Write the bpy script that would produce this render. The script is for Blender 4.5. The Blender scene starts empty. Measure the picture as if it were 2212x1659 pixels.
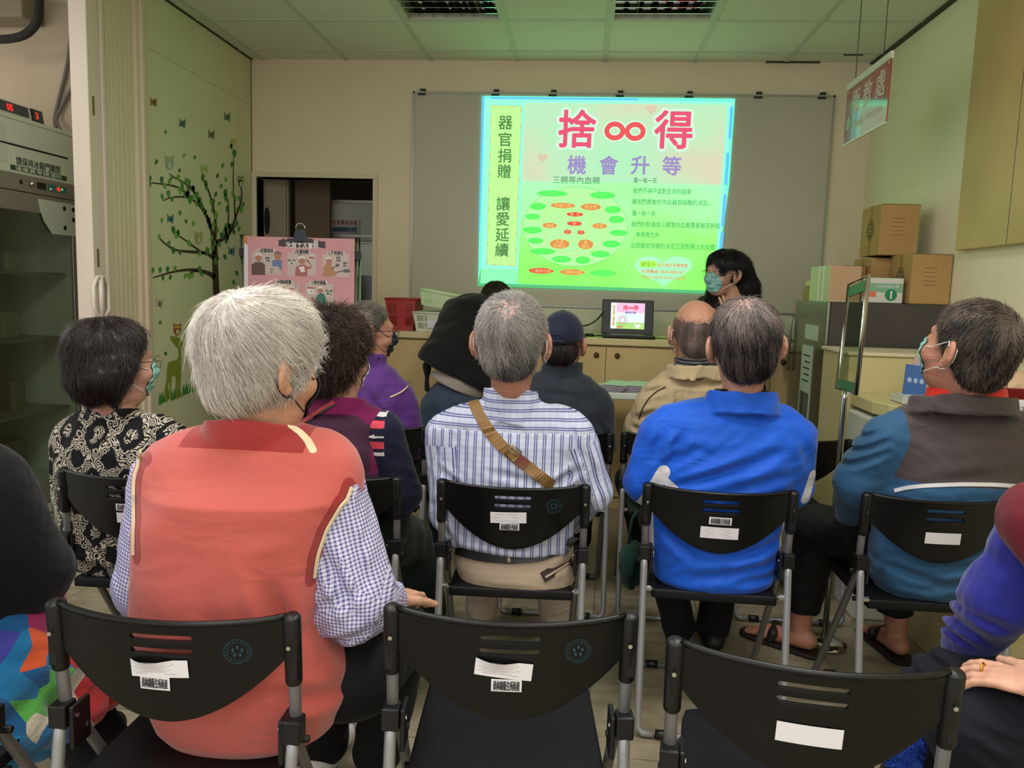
import bpy, math, random
import numpy as np
from mathutils import Vector, Matrix

# ------------------------------------------------------------------ camera, world, light, exposure
SC = bpy.context.scene
COL = SC.collection
PX_W, PX_H, FPX = 2212.0, 1659.0, 1714.0
YAW, PITCH, ROLL = 0.0860, 0.1191, 0.0308
CAM = np.array([0.0, 0.0, 1.38])
_f = np.array([-math.sin(YAW)*math.cos(PITCH), math.cos(YAW)*math.cos(PITCH), -math.sin(PITCH)])
_r0 = np.array([math.cos(YAW), math.sin(YAW), 0.0]); _u0 = np.cross(_r0, _f)
_r = _r0*math.cos(ROLL) + _u0*math.sin(ROLL); _u = -_r0*math.sin(ROLL) + _u0*math.cos(ROLL)
cd = bpy.data.cameras.new('camera'); cam = bpy.data.objects.new('camera', cd); COL.objects.link(cam)
cam.matrix_world = Matrix(((_r[0], _u[0], -_f[0], CAM[0]), (_r[1], _u[1], -_f[1], CAM[1]), (_r[2], _u[2], -_f[2], CAM[2]), (0, 0, 0, 1)))
cd.sensor_fit = 'HORIZONTAL'; cd.sensor_width = 36.0; cd.lens = 36.0*FPX/PX_W
cd.clip_start = 0.05
SC.camera = cam
wd = bpy.data.worlds.new('world'); SC.world = wd; wd.use_nodes = True
wd.node_tree.nodes['Background'].inputs[0].default_value = (0.93, 0.92, 0.92, 1)
wd.node_tree.nodes['Background'].inputs[1].default_value = 1.15
SC.view_settings.view_transform = 'Standard'; SC.view_settings.look = 'None'
SC.view_settings.exposure = 0.22; SC.view_settings.gamma = 1.0
try: SC.view_settings.use_curve_mapping = False
except Exception: pass
SC.cycles.max_bounces = 6; SC.cycles.diffuse_bounces = 3; SC.cycles.glossy_bounces = 3
SC.cycles.transmission_bounces = 4; SC.cycles.transparent_max_bounces = 6
SC.cycles.use_denoising = True
SLIDE_GAIN = 1.65
def area_light(name, loc, sx, sy, power, col, rot=(0, 0, 0)):
    l = bpy.data.lights.new(name, 'AREA'); l.shape = 'RECTANGLE'; l.size = sx; l.size_y = sy; l.energy = power; l.color = col
    o = bpy.data.objects.new(name, l); COL.objects.link(o); o.location = loc; o.rotation_euler = rot
    return o
# fluorescent troffers that are switched on, in the ceiling over and behind the camera; last entry is an unseen fill added to brighten the left store room
LAMPS = [(-1.0, 1.75, 25), (0.65, 1.75, 25), (-1.0, -0.25, 17), (0.65, -0.25, 17), (-1.0, -2.2, 20), (0.65, -2.2, 20), (-3.7, 2.2, 24)]
for lx, ly, lp in LAMPS:
    area_light('troffer_and_fill_light', (lx, ly, 2.915), 0.54, 1.1, lp, (1.0, 0.98, 0.965))

def ray(x, y): return _f + _r*(x-PX_W/2)/FPX - _u*(y-PX_H/2)/FPX
def at(x, y, Y):                       # the point at depth Y that a pixel of the photograph shows
    d = ray(x, y); return CAM + d*(Y/d[1])
def atz(x, y, z):
    d = ray(x, y); return CAM + d*((z-CAM[2])/d[2])
def atx(x, y, X):
    d = ray(x, y); return CAM + d*(X/d[0])

# ------------------------------------------------------------------ materials
def lin(c):
    return tuple(((v/255.0)/12.92 if v/255.0 <= 0.04045 else ((v/255.0+0.055)/1.055)**2.4) for v in c)
MATS = {}
def mat(name, c, rough=0.6, metal=0.0, var=0.0, vscale=6.0, bump=0.0, bscale=40.0, sheen=0.0, wrinkle=0.0, spec=0.5, emit=None, es=1.0, alpha=1.0, coords='Object', coat=0.0):
    if name in MATS: return MATS[name]
    m = bpy.data.materials.new(name); m.use_nodes = True; nt = m.node_tree; b = nt.nodes['Principled BSDF']
    col = lin(c) + (1,)
    b.inputs['Base Color'].default_value = col
    b.inputs['Roughness'].default_value = rough; b.inputs['Metallic'].default_value = metal
    b.inputs['Specular IOR Level'].default_value = spec
    if sheen: b.inputs['Sheen Weight'].default_value = sheen; b.inputs['Sheen Roughness'].default_value = 0.5
    if coat: b.inputs['Coat Weight'].default_value = coat
    tc = nt.nodes.new('ShaderNodeTexCoord')
    if var:
        n = nt.nodes.new('ShaderNodeTexNoise'); n.inputs['Scale'].default_value = vscale; n.inputs['Detail'].default_value = 4
        nt.links.new(tc.outputs[coords], n.inputs['Vector'])
        r = nt.nodes.new('ShaderNodeValToRGB'); r.color_ramp.elements[0].position = 0.3; r.color_ramp.elements[1].position = 0.7
        r.color_ramp.elements[0].color = tuple(v*(1-var) for v in col[:3])+(1,); r.color_ramp.elements[1].color = tuple(min(1, v*(1+var)) for v in col[:3])+(1,)
        nt.links.new(n.outputs['Fac'], r.inputs[0]); nt.links.new(r.outputs[0], b.inputs['Base Color'])
    if bump:
        n = nt.nodes.new('ShaderNodeTexNoise'); n.inputs['Scale'].default_value = bscale; n.inputs['Detail'].default_value = 5
        nt.links.new(tc.outputs[coords], n.inputs['Vector'])
        bn = nt.nodes.new('ShaderNodeBump'); bn.inputs['Strength'].default_value = bump; bn.inputs['Distance'].default_value = 0.01
        nt.links.new(n.outputs['Fac'], bn.inputs['Height']); nt.links.new(bn.outputs[0], b.inputs['Normal'])
        if wrinkle:
            mp = nt.nodes.new('ShaderNodeMapping'); mp.inputs['Scale'].default_value = (5.0, 5.0, 11.0); mp.inputs['Rotation'].default_value = (0, 0.5, 0); nt.links.new(tc.outputs[coords], mp.inputs[0])
            n2 = nt.nodes.new('ShaderNodeTexNoise'); n2.inputs['Scale'].default_value = 1.0; n2.inputs['Detail'].default_value = 2.5; n2.inputs['Distortion'].default_value = 1.2; nt.links.new(mp.outputs[0], n2.inputs['Vector'])
            b2 = nt.nodes.new('ShaderNodeBump'); b2.inputs['Strength'].default_value = wrinkle; b2.inputs['Distance'].default_value = 0.03; nt.links.new(n2.outputs['Fac'], b2.inputs['Height']); nt.links.new(b2.outputs[0], bn.inputs['Normal'])
    if emit:
        b.inputs['Emission Color'].default_value = lin(emit)+(1,); b.inputs['Emission Strength'].default_value = es
    if alpha < 1: b.inputs['Alpha'].default_value = alpha
    MATS[name] = m; return m
def emis(name, c, gain=1.0, lc=None):
    if name in MATS: return MATS[name]
    m = bpy.data.materials.new(name); m.use_nodes = True; nt = m.node_tree; nt.nodes.clear()
    o = nt.nodes.new('ShaderNodeOutputMaterial'); e = nt.nodes.new('ShaderNodeEmission')
    e.inputs[0].default_value = (lc or lin(c))+(1,); e.inputs[1].default_value = gain
    nt.links.new(e.outputs[0], o.inputs[0]); MATS[name] = m; return m
def N(nt, t, **kw):
    n = nt.nodes.new(t)
    for k, v in kw.items():
        if k in n.inputs.keys() if hasattr(n.inputs, 'keys') else False: n.inputs[k].default_value = v
        else: setattr(n, k, v)
    return n
def mth(nt, op, a, b=None):
    n = nt.nodes.new('ShaderNodeMath'); n.operation = op
    for i, v in enumerate((a, b)):
        if v is None: continue
        if isinstance(v, (int, float)): n.inputs[i].default_value = v
        else: nt.links.new(v, n.inputs[i])
    return n.outputs[0]

# ------------------------------------------------------------------ objects
def tag(o, label=None, cat=None, group=None, kind=None):
    if label: o['label'] = label
    if cat: o['category'] = cat
    if group: o['group'] = group
    if kind: o['kind'] = kind
    return o
def thing(name, label, cat, loc=(0, 0, 0), rz=0.0, group=None):
    o = bpy.data.objects.new(name, None); COL.objects.link(o); o.location = loc; o.rotation_euler = (0, 0, rz); o.empty_display_size = 0.05
    return tag(o, label, cat, group)
def copy_tree(o, parent=None):
    c = o.copy(); COL.objects.link(c); c.parent = parent
    if parent is not None: c.matrix_parent_inverse = o.matrix_parent_inverse.copy()
    for ch in list(o.children): copy_tree(ch, c)
    return c
def link(name, me, parent=None, world=True):
    o = bpy.data.objects.new(name, me); COL.objects.link(o)
    if parent is not None:
        o.parent = parent
        if world:      # the mesh is in world coordinates: undo the parent's placement
            o.matrix_parent_inverse = parent_matrix(parent).inverted()
    return o
def parent_matrix(p):
    m = Matrix.LocRotScale(p.location, p.rotation_euler, p.scale)
    return m if p.parent is None else parent_matrix(p.parent) @ p.matrix_parent_inverse @ m
class MB:
    def __init__(s): s.v = []; s.f = []; s.m = []; s.sm = []
    def add(s, vs, fs, mi=0, smooth=False):
        k = len(s.v); s.v.extend([tuple(float(q) for q in v) for v in vs]); s.f.extend([tuple(i+k for i in f) for f in fs])
        s.m.extend([mi]*len(fs)); s.sm.extend([smooth]*len(fs)); return s
    def box(s, lo, hi, mi=0, M=None):
        x0, y0, z0 = lo; x1, y1, z1 = hi
        vs = [(x0,y0,z0),(x1,y0,z0),(x1,y1,z0),(x0,y1,z0),(x0,y0,z1),(x1,y0,z1),(x1,y1,z1),(x0,y1,z1)]
        if M is not None: vs = [tuple(M @ Vector(v)) for v in vs]
        return s.add(vs, [(0,3,2,1),(4,5,6,7),(0,1,5,4),(1,2,6,5),(2,3,7,6),(3,0,4,7)], mi)
    def quad(s, a, b, c, d, mi=0): return s.add([a, b, c, d], [(0, 1, 2, 3)], mi)
    def tube(s, pts, r, n=10, mi=0, closed=False, smooth=True, flat=1.0):
        P = [np.array(p, float) for p in pts]; m = len(P); R = r if hasattr(r, '__len__') else [r]*m
        ref = None; vs = []
        for i in range(m):
            a = P[(i-1) % m] if (closed or i > 0) else P[i]; b = P[(i+1) % m] if (closed or i < m-1) else P[i]
            t = b-a; t /= (np.linalg.norm(t)+1e-12)
            if ref is None:
                ref = np.array([0, 0, 1.0]) if abs(t[2]) < 0.9 else np.array([1.0, 0, 0])
            u = ref-t*(ref@t); u /= (np.linalg.norm(u)+1e-12); w = np.cross(t, u); ref = u
            for k in range(n):
                an = 2*math.pi*k/n; vs.append(P[i]+R[i]*(math.cos(an)*u*flat+math.sin(an)*w))
        fs = [];
        for i in range(m if closed else m-1):
            j = (i+1) % m
            for k in range(n):
                l = (k+1) % n; fs.append((i*n+k, i*n+l, j*n+l, j*n+k))
        if not closed: fs.append(tuple(range(n))[::-1]); fs.append(tuple((m-1)*n+k for k in range(n)))
        return s.add(vs, fs, mi, smooth)
    def disc(s, c, n_, r, n=24, mi=0, th=0.0, sx=1.0, up=None):
        c = np.array(c, float); t = np.array(n_, float); t /= np.linalg.norm(t)
        ref = np.array(up if up is not None else ([0, 0, 1.0] if abs(t[2]) < 0.9 else [1.0, 0, 0])); u = ref-t*(ref@t); u /= np.linalg.norm(u); w = np.cross(u, t)
        ring = [c+r*(math.cos(2*math.pi*k/n)*w*sx+math.sin(2*math.pi*k/n)*u) for k in range(n)]
        if th:
            r2 = [p+t*th for p in ring]
            fs = [tuple(range(n))[::-1], tuple(range(n, 2*n))]+[(k, (k+1) % n, n+(k+1) % n, n+k) for k in range(n)]
            return s.add(ring+r2, fs, mi)
        return s.add(ring, [tuple(range(n))], mi)
    def lathe(s, c, prof, n=24, mi=0, axis=(0, 0, 1), smooth=True):
        c = np.array(c, float); t = np.array(axis, float); t /= np.linalg.norm(t)
        ref = np.array([0, 0, 1.0]) if abs(t[2]) < 0.9 else np.array([1.0, 0, 0]); u = ref-t*(ref@t); u /= np.linalg.norm(u); w = np.cross(t, u)
        vs = []; fs = []
        for r, h in prof:
            for k in range(n):
                a = 2*math.pi*k/n; vs.append(c+t*h+max(r, 1e-5)*(math.cos(a)*u+math.sin(a)*w))
        for i in range(len(prof)-1):
            for k in range(n):
                l = (k+1) % n; fs.append((i*n+k, i*n+l, (i+1)*n+l, (i+1)*n+k))
        fs.append(tuple(range(n))[::-1]); fs.append(tuple((len(prof)-1)*n+k for k in range(n)))
        return s.add(vs, fs, mi, smooth)
    def poly(s, pts, mi=0): return s.add(pts, [tuple(range(len(pts)))], mi)
    def mesh(s, name, mats):
        me = bpy.data.meshes.new(name); me.from_pydata(s.v, [], s.f)
        for m in (mats if isinstance(mats, (list, tuple)) else [mats]): me.materials.append(m)
        me.polygons.foreach_set('material_index', s.m); me.polygons.foreach_set('use_smooth', s.sm); me.update(); return me
    def obj(s, name, mats, parent=None, world=True, bevel=0.0, seg=2):
        o = link(name, s.mesh(name, mats), parent, world)
        if bevel:
            b = o.modifiers.new('bevel', 'BEVEL'); b.width = bevel; b.segments = seg; b.limit_method = 'ANGLE'; b.angle_limit = 0.7
        return o
def struct(o): o['kind'] = 'structure'; return o

# ------------------------------------------------------------------ lettering
def text_geo(body, size, bold=0.0, aspect=1.0, space=1.0, vertical=False, line=1.1):
    """glyph triangles in the plane, centred on the origin: (verts Nx2, faces)"""
    cu = bpy.data.curves.new('t', 'FONT'); cu.body = '\n'.join(body) if vertical else body
    cu.size = size; cu.align_x = 'CENTER'; cu.align_y = 'CENTER'; cu.offset = bold; cu.space_character = space
    cu.space_line = line; cu.resolution_u = 3; cu.fill_mode = 'FRONT'
    o = bpy.data.objects.new('t', cu); COL.objects.link(o)
    dg = bpy.context.evaluated_depsgraph_get(); me = bpy.data.meshes.new_from_object(o.evaluated_get(dg))
    vs = [(v.co.x, v.co.y) for v in me.vertices]; fs = [tuple(p.vertices) for p in me.polygons]
    bpy.data.objects.remove(o); bpy.data.curves.remove(cu); bpy.data.meshes.remove(me)
    if vs:
        a = np.array(vs); c = (a.max(0)+a.min(0))/2; a -= c; a[:, 0] *= aspect; vs = a
    return vs, fs
def put_text(mb, body, size, o, ux, uy, mi, bold=0.0, width=None, lift=(0, 0, 0), anchor='c', **kw):
    vs, fs = text_geo(body, size, 0.0, **kw)
    if len(vs) == 0: return
    vs = np.array(vs)
    if width:
        w = vs[:, 0].max()-vs[:, 0].min(); vs[:, 0] *= width/w
    if anchor == 'l': vs[:, 0] -= vs[:, 0].min()
    o = np.array(o, float)+np.array(lift); ux = np.array(ux, float); uy = np.array(uy, float)
    nz = np.cross(ux, uy); shifts = [(0, 0)]
    if bold > 0: shifts += [(bold*math.cos(a), bold*math.sin(a)) for a in (np.arange(12)*math.pi/6 if bold > 0.004 else np.arange(4)*math.pi/2+0.4)]
    for k_, (a, b_) in enumerate(shifts):
        oo = o+ux*a+uy*b_+nz*(0.00001*k_); mb.add([oo+ux*v[0]+uy*v[1] for v in vs], fs, mi)
# ------------------------------------------------------------------ distance-field modelling
Q = 1.0          # grid coarseness
def smin(a, b, k):
    if k <= 0: return np.minimum(a, b)
    h = np.maximum(k-np.abs(a-b), 0)/k
    return np.minimum(a, b)-h*h*k*0.25
def smax(a, b, k): return -smin(-a, -b, k)
def cap(a, b, ra, rb=None):
    a = np.array(a, float); b = np.array(b, float); rb = ra if rb is None else rb; ab = b-a; L = ab@ab+1e-12
    def f(P):
        t = np.clip(((P-a)@ab)/L, 0, 1)
        return np.linalg.norm(P-a-t[:, None]*ab, axis=1)-(ra+(rb-ra)*t)
    m = max(ra, rb); f.lo = np.minimum(a, b)-m; f.hi = np.maximum(a, b)+m
    return f
def ell(c, r, R=None):
    c = np.array(c, float); r = np.array(r, float); R = None if R is None else np.array(R, float)
    def f(P):
        q = P-c
        if R is not None: q = q@R           # R columns = local axes in world
        k0 = np.linalg.norm(q/r, axis=1); k1 = np.linalg.norm(q/(r*r), axis=1)+1e-9
        return k0*(k0-1)/k1
    m = r.max(); f.lo = c-m; f.hi = c+m
    return f
def loft(secs, p=2.3, yaw=0.0, rnd=0.02):
    """secs: (z, cx, cy, half_width, half_depth), z rising"""
    S = np.array(sorted(secs), float); cy, sy = math.cos(yaw), math.sin(yaw)
    z = S[:, 0]
    def f(P):
        zz = np.clip(P[:, 2], z[0], z[-1])
        cx, cyy, a, b = (np.interp(zz, z, S[:, i]) for i in (1, 2, 3, 4))
        dx = P[:, 0]-cx; dy = P[:, 1]-cyy
        x = dx*cy+dy*sy; y = -dx*sy+dy*cy
        k = (np.abs(x/a)**p+np.abs(y/b)**p)**(1/p)
        g = np.sqrt((x/(a*a))**2+(y/(b*b))**2)/np.maximum(np.sqrt((x/a)**2+(y/b)**2), 1e-6)
        d = (k-1)/np.maximum(g, 1e-6)
        e = np.maximum(z[0]-P[:, 2], P[:, 2]-z[-1])
        return smax(d, e, rnd)
    m = max(S[:, 3].max(), S[:, 4].max())
    f.lo = np.array([S[:, 1].min()-m, S[:, 2].min()-m, z[0]]); f.hi = np.array([S[:, 1].max()+m, S[:, 2].max()+m, z[-1]])
    return f
def chain(pts, rs, k=0.01):
    fs = [cap(pts[i], pts[i+1], rs[i], rs[i+1]) for i in range(len(pts)-1)]
    def f(P):
        d = fs[0](P)
        for g in fs[1:]: d = smin(d, g(P), k)
        return d
    f.lo = np.min([g.lo for g in fs], 0); f.hi = np.max([g.hi for g in fs], 0)
    return f
def union(*items):
    """items: prim or (prim, k); ('-', prim, k) carves; ('&', fn, k) intersects"""
    its = []
    for it in items:
        if callable(it): its.append(('+', it, 0.02))
        elif it[0] in ('-', '&', '~'): its.append(it if len(it) == 3 else (it[0], it[1], 0.005))
        else: its.append(('+', it[0], it[1]))
    def f(P):
        d = None
        for op, g, k in its:
            v = g(P)
            if d is None: d = v
            elif op == '+': d = smin(d, v, k)
            elif op == '-': d = smax(d, -v, k)
            elif op == '&': d = smax(d, v, k)
            elif op == '~': d = d+v
        return d
    ps = [g for op, g, k in its if op == '+' and hasattr(g, 'lo')]
    f.lo = np.min([g.lo for g in ps], 0); f.hi = np.max([g.hi for g in ps], 0)
    return f
def off(g, o):
    def f(P): return g(P)-o
    f.lo = g.lo-o; f.hi = g.hi+o
    return f
def plane(pt, n):            # negative on the side the normal points away from
    pt = np.array(pt, float); n = np.array(n, float); n = n/np.linalg.norm(n)
    return lambda P: (P-pt)@n
def wob(amp, fr, seed=0, st=(1, 1, 1)):
    rg = np.random.RandomState(seed); A = rg.normal(size=(5, 3)); ph = rg.uniform(0, 6.28, 10); B = rg.normal(size=(5, 3))
    A = A/np.linalg.norm(A, axis=1)[:, None]; st = np.array(st, float)
    def f(P):
        q = P*st*fr; s = 0
        for i in range(5):
            s = s+np.sin(q@A[i]*(1+0.35*i)*6.28+ph[i]+1.6*np.sin(q@B[i]*2.2+ph[5+i]))
        return s*amp/3.0
    return f
def folds(segs, ymax=None):
    """segs: (a, b, width, depth): creases pressed into cloth, distance measured in x,z"""
    segs = [(np.array(a, float)[[0, 2]], np.array(b, float)[[0, 2]], w, d) for a, b, w, d in segs]
    def f(P):
        s = np.zeros(len(P)); q = P[:, [0, 2]]
        for a, b, w, dp in segs:
            ab = b-a; t = np.clip(((q-a)@ab)/(ab@ab+1e-9), 0, 1); r = np.linalg.norm(q-a-t[:, None]*ab, axis=1)
            e = np.sin(np.pi*np.clip(t*0.9+0.05, 0, 1))
            s = s+dp*e*(np.exp(-(r/w)**2)-0.6*np.exp(-((r-1.9*w)/w)**2))
        if ymax is not None: s = np.where(P[:, 1] < ymax, s, 0)
        return s
    return f
def net(f, vox, lo=None, hi=None, pad=3):
    vox = vox*Q
    lo = np.array(f.lo if lo is None else lo, float)-vox*pad; hi = np.array(f.hi if hi is None else hi, float)+vox*pad
    B = 6; n = np.ceil((hi-lo)/vox/B).astype(int)*B; nb = n//B
    # coarse pass
    gx, gy, gz = [lo[i]+vox*B*(np.arange(nb[i])+0.5) for i in range(3)]
    C = np.stack(np.meshgrid(gx, gy, gz, indexing='ij'), -1).reshape(-1, 3)
    dc = f(C).reshape(nb); act = np.abs(dc) < vox*B*1.5
    D = np.repeat(np.repeat(np.repeat(np.where(dc > 0, 1e3, -1e3).astype(np.float32), B, 0), B, 1), B, 2)
    idx = np.argwhere(act)
    if len(idx) == 0: return np.zeros((0, 3)), np.zeros((0, 4), int)
    o = np.stack(np.meshgrid(*[np.arange(B)]*3, indexing='ij'), -1).reshape(-1, 3)
    for s in range(0, len(idx), 4000):
        G = (idx[s:s+4000, None, :]*B+o[None]).reshape(-1, 3)
        D[G[:, 0], G[:, 1], G[:, 2]] = f(lo+G*vox)
    ins = D < 0
    # cells with a sign change
    cs = ins[:-1, :-1, :-1].astype(np.int8)
    tot = np.zeros_like(cs)
    for a in (0, 1):
        for b in (0, 1):
            for c in (0, 1): tot += ins[a:ins.shape[0]-1+a, b:ins.shape[1]-1+b, c:ins.shape[2]-1+c]
    cell = (tot > 0) & (tot < 8); ci = np.argwhere(cell); vid = -np.ones(cell.shape, np.int32); vid[cell] = np.arange(len(ci))
    acc = np.zeros((len(ci), 3)); cnt = np.zeros(len(ci))
    cor = [np.array(c) for c in ((0,0,0),(1,0,0),(0,1,0),(1,1,0),(0,0,1),(1,0,1),(0,1,1),(1,1,1))]
    val = [D[ci[:, 0]+c[0], ci[:, 1]+c[1], ci[:, 2]+c[2]].astype(float) for c in cor]
    for i, j in ((0,1),(2,3),(4,5),(6,7),(0,2),(1,3),(4,6),(5,7),(0,4),(1,5),(2,6),(3,7)):
        a, b = val[i], val[j]; m = (a < 0) != (b < 0)
        t = np.where(m, a/np.where(m, a-b, 1), 0)
        t = np.where((np.abs(a) > 100) | (np.abs(b) > 100), 0.5, t)
        acc += m[:, None]*(cor[i]+t[:, None]*(cor[j]-cor[i])); cnt += m
    V = lo+vox*(ci+acc/cnt[:, None])
    Fs = []
    for ax in range(3):
        u, w = (ax+1) % 3, (ax+2) % 3
        a = ins.take(range(ins.shape[ax]-1), ax); b = ins.take(range(1, ins.shape[ax]), ax)
        e = np.argwhere(a != b)
        e = e[(e[:, u] > 0) & (e[:, w] > 0) & (e[:, u] < cell.shape[u]) & (e[:, w] < cell.shape[w])]
        fl = ins[e[:, 0], e[:, 1], e[:, 2]]
        q = []
        for du, dw in ((0, 0), (-1, 0), (-1, -1), (0, -1)):
            k = e.copy(); k[:, u] += du; k[:, w] += dw; q.append(vid[k[:, 0], k[:, 1], k[:, 2]])
        q = np.stack(q, 1); q[~fl] = q[~fl][:, ::-1]
        Fs.append(q)
    F = np.concatenate(Fs); F = F[(F >= 0).all(1)]
    return V, F
def keep_big(V, F, frac=0.02):
    """drop stray islands smaller than frac of the biggest"""
    n = len(V); lab = np.arange(n)
    for _ in range(200):
        m = lab[F].min(1); new = lab.copy()
        for c in range(4): np.minimum.at(new, F[:, c], m)
        new = new[new]
        if (new == lab).all(): break
        lab = new
    cn = np.bincount(lab, minlength=n); ok = cn[lab] >= frac*cn.max()
    F = F[ok[F[:, 0]]]; mp = -np.ones(n, int); mp[ok] = np.arange(ok.sum()); return V[ok], mp[F]
def vmesh(name, V, F, mats, lab=None, uv=None, col=None, attrs=None):
    me = bpy.data.meshes.new(name); me.vertices.add(len(V)); me.vertices.foreach_set('co', np.asarray(V, np.float32).ravel())
    k = F.shape[1]; me.loops.add(len(F)*k); me.loops.foreach_set('vertex_index', F.astype(np.int32).ravel())
    me.polygons.add(len(F)); me.polygons.foreach_set('loop_start', np.arange(0, len(F)*k, k, dtype=np.int32))
    try: me.polygons.foreach_set('loop_total', np.full(len(F), k, np.int32))
    except Exception: pass
    for m in (mats if isinstance(mats, (list, tuple)) else [mats]): me.materials.append(m)
    C = V[F].mean(1)
    if lab is not None: me.polygons.foreach_set('material_index', np.asarray(lab(C), np.int32))
    me.polygons.foreach_set('use_smooth', np.ones(len(F), bool))
    if uv is not None:
        U = uv(V, F, C); l = me.uv_layers.new(name='UVMap'); l.data.foreach_set('uv', np.asarray(U, np.float32).reshape(-1))
    me.update(calc_edges=True)
    if col is not None:
        a = me.attributes.new('rnd', 'FLOAT', 'POINT'); a.data.foreach_set('value', np.asarray(col, np.float32))
    for k_, fn in (attrs or {}).items():
        a = me.attributes.new(k_, 'FLOAT', 'POINT'); a.data.foreach_set('value', np.asarray(fn(V), np.float32))
    return me
def sdf_obj(name, f, vox, mats, parent=None, lab=None, uv=None, lo=None, hi=None, attrs=None):
    V, F = net(f, vox, lo, hi); V, F = keep_big(V, F)
    return link(name, vmesh(name, V, F, mats, lab, uv, attrs=attrs), parent)
def panelled(name, base, panels):
    """cloth sewn from panels: where a mesh attribute is positive the cloth has that panel's colour"""
    m = base.copy(); m.name = name; nt = m.node_tree; b = nt.nodes['Principled BSDF']; L = nt.links
    src = b.inputs['Base Color'].links[0].from_socket if b.inputs['Base Color'].links else None
    for at_, c in panels:
        a = nt.nodes.new('ShaderNodeAttribute'); a.attribute_name = at_; g = nt.nodes.new('ShaderNodeMath'); g.operation = 'GREATER_THAN'; g.inputs[1].default_value = 0.0; L.new(a.outputs['Fac'], g.inputs[0])
        x = nt.nodes.new('ShaderNodeMixRGB'); L.new(g.outputs[0], x.inputs[0]); x.inputs[2].default_value = lin(c)+(1,)
        if src is not None: L.new(src, x.inputs[1])
        else: x.inputs[1].default_value = b.inputs['Base Color'].default_value
        src = x.outputs[0]
    L.new(src, b.inputs['Base Color']); return m
# ------------------------------------------------------------------ the room
XL, XR, YB, ZC = -2.415, 1.858, 5.66, 2.94
M_cream = mat('cream_wall_paint', (232, 216, 186), 0.85, var=0.03, vscale=3)
M_rwall = mat('right_wall_paint', (234, 228, 190), 0.8, var=0.02, vscale=2)
M_green = mat('pale_green_wall_paint', (216, 216, 178), 0.75, var=0.02, vscale=3)
M_brownwall = mat('store_wall_paint', (190, 172, 146), 0.9, var=0.08, vscale=3)
M_tile = mat('ceiling_tile', (222, 222, 206), 0.9, var=0.02, vscale=5, bump=0.15, bscale=300)
M_tbar = mat('ceiling_bar_white', (196, 200, 184), 0.55)
M_dark = mat('black_gap', (22, 20, 16), 0.9)
M_trim = mat('cream_trim', (220, 205, 180), 0.55)
M_gap = mat('seam_shadow_gap', (70, 66, 50), 0.9)
M_chrome = mat('chrome', (210, 210, 208), 0.18, 1.0)
M_steelgrey = mat('grey_paint_tube', (150, 150, 152), 0.38, 0.55)
M_black = mat('black_plastic', (8, 8, 9), 0.42, var=0.15, vscale=20, bump=0.04, bscale=500)
M_paper = mat('white_paper', (232, 228, 232), 0.75)
M_ink = mat('dark_ink', (52, 52, 56), 0.8)
# floor: vinyl tiles, worn
def floor_mat():
    m = bpy.data.materials.new('vinyl_floor_tile'); m.use_nodes = True; nt = m.node_tree; b = nt.nodes['Principled BSDF']
    tc = nt.nodes.new('ShaderNodeTexCoord'); L = nt.links.new
    mp = nt.nodes.new('ShaderNodeMapping'); mp.inputs['Rotation'].default_value = (0, 0, 0.03); L(tc.outputs['Object'], mp.inputs[0])
    br = nt.nodes.new('ShaderNodeTexBrick'); br.offset = 0.0; br.inputs['Scale'].default_value = 1.0; br.inputs['Brick Width'].default_value = 0.45; br.inputs['Row Height'].default_value = 0.45
    br.inputs['Mortar Size'].default_value = 0.0022; br.inputs['Mortar Smooth'].default_value = 0.3; br.inputs['Bias'].default_value = 0
    br.inputs['Color1'].default_value = lin((158, 148, 124))+(1,); br.inputs['Color2'].default_value = lin((148, 139, 116))+(1,); br.inputs['Mortar'].default_value = lin((96, 88, 70))+(1,)
    L(mp.outputs[0], br.inputs[0])
    n1 = nt.nodes.new('ShaderNodeTexNoise'); n1.inputs['Scale'].default_value = 5; n1.inputs['Detail'].default_value = 8; n1.inputs['Roughness'].default_value = 0.65
    mp2 = nt.nodes.new('ShaderNodeMapping'); mp2.inputs['Scale'].default_value = (1.0, 2.6, 1); L(tc.outputs['Object'], mp2.inputs[0]); L(mp2.outputs[0], n1.inputs[0])
    r = nt.nodes.new('ShaderNodeValToRGB'); r.color_ramp.elements[0].position = 0.36; r.color_ramp.elements[0].color = (0.62, 0.56, 0.48, 1); r.color_ramp.elements[1].position = 0.6; r.color_ramp.elements[1].color = (1.04, 1.04, 1.04, 1)
    L(n1.outputs['Fac'], r.inputs[0])
    mx = nt.nodes.new('ShaderNodeMixRGB'); mx.blend_type = 'MULTIPLY'; mx.inputs[0].default_value = 0.8; L(br.outputs[0], mx.inputs[1]); L(r.outputs[0], mx.inputs[2]); L(mx.outputs[0], b.inputs['Base Color'])
    b.inputs['Roughness'].default_value = 0.32; b.inputs['Specular IOR Level'].default_value = 0.4
    bn = nt.nodes.new('ShaderNodeBump'); bn.inputs['Strength'].default_value = 0.12; bn.inputs['Distance'].default_value = 0.01; L(n1.outputs['Fac'], bn.inputs['Height']); L(bn.outputs[0], b.inputs['Normal'])
    return m
M_floor = floor_mat()
mb = MB(); mb.box((-5.0, -3.2, -0.05), (XR+0.1, 7.6, 0.0)); struct(mb.obj('floor', M_floor))
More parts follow.
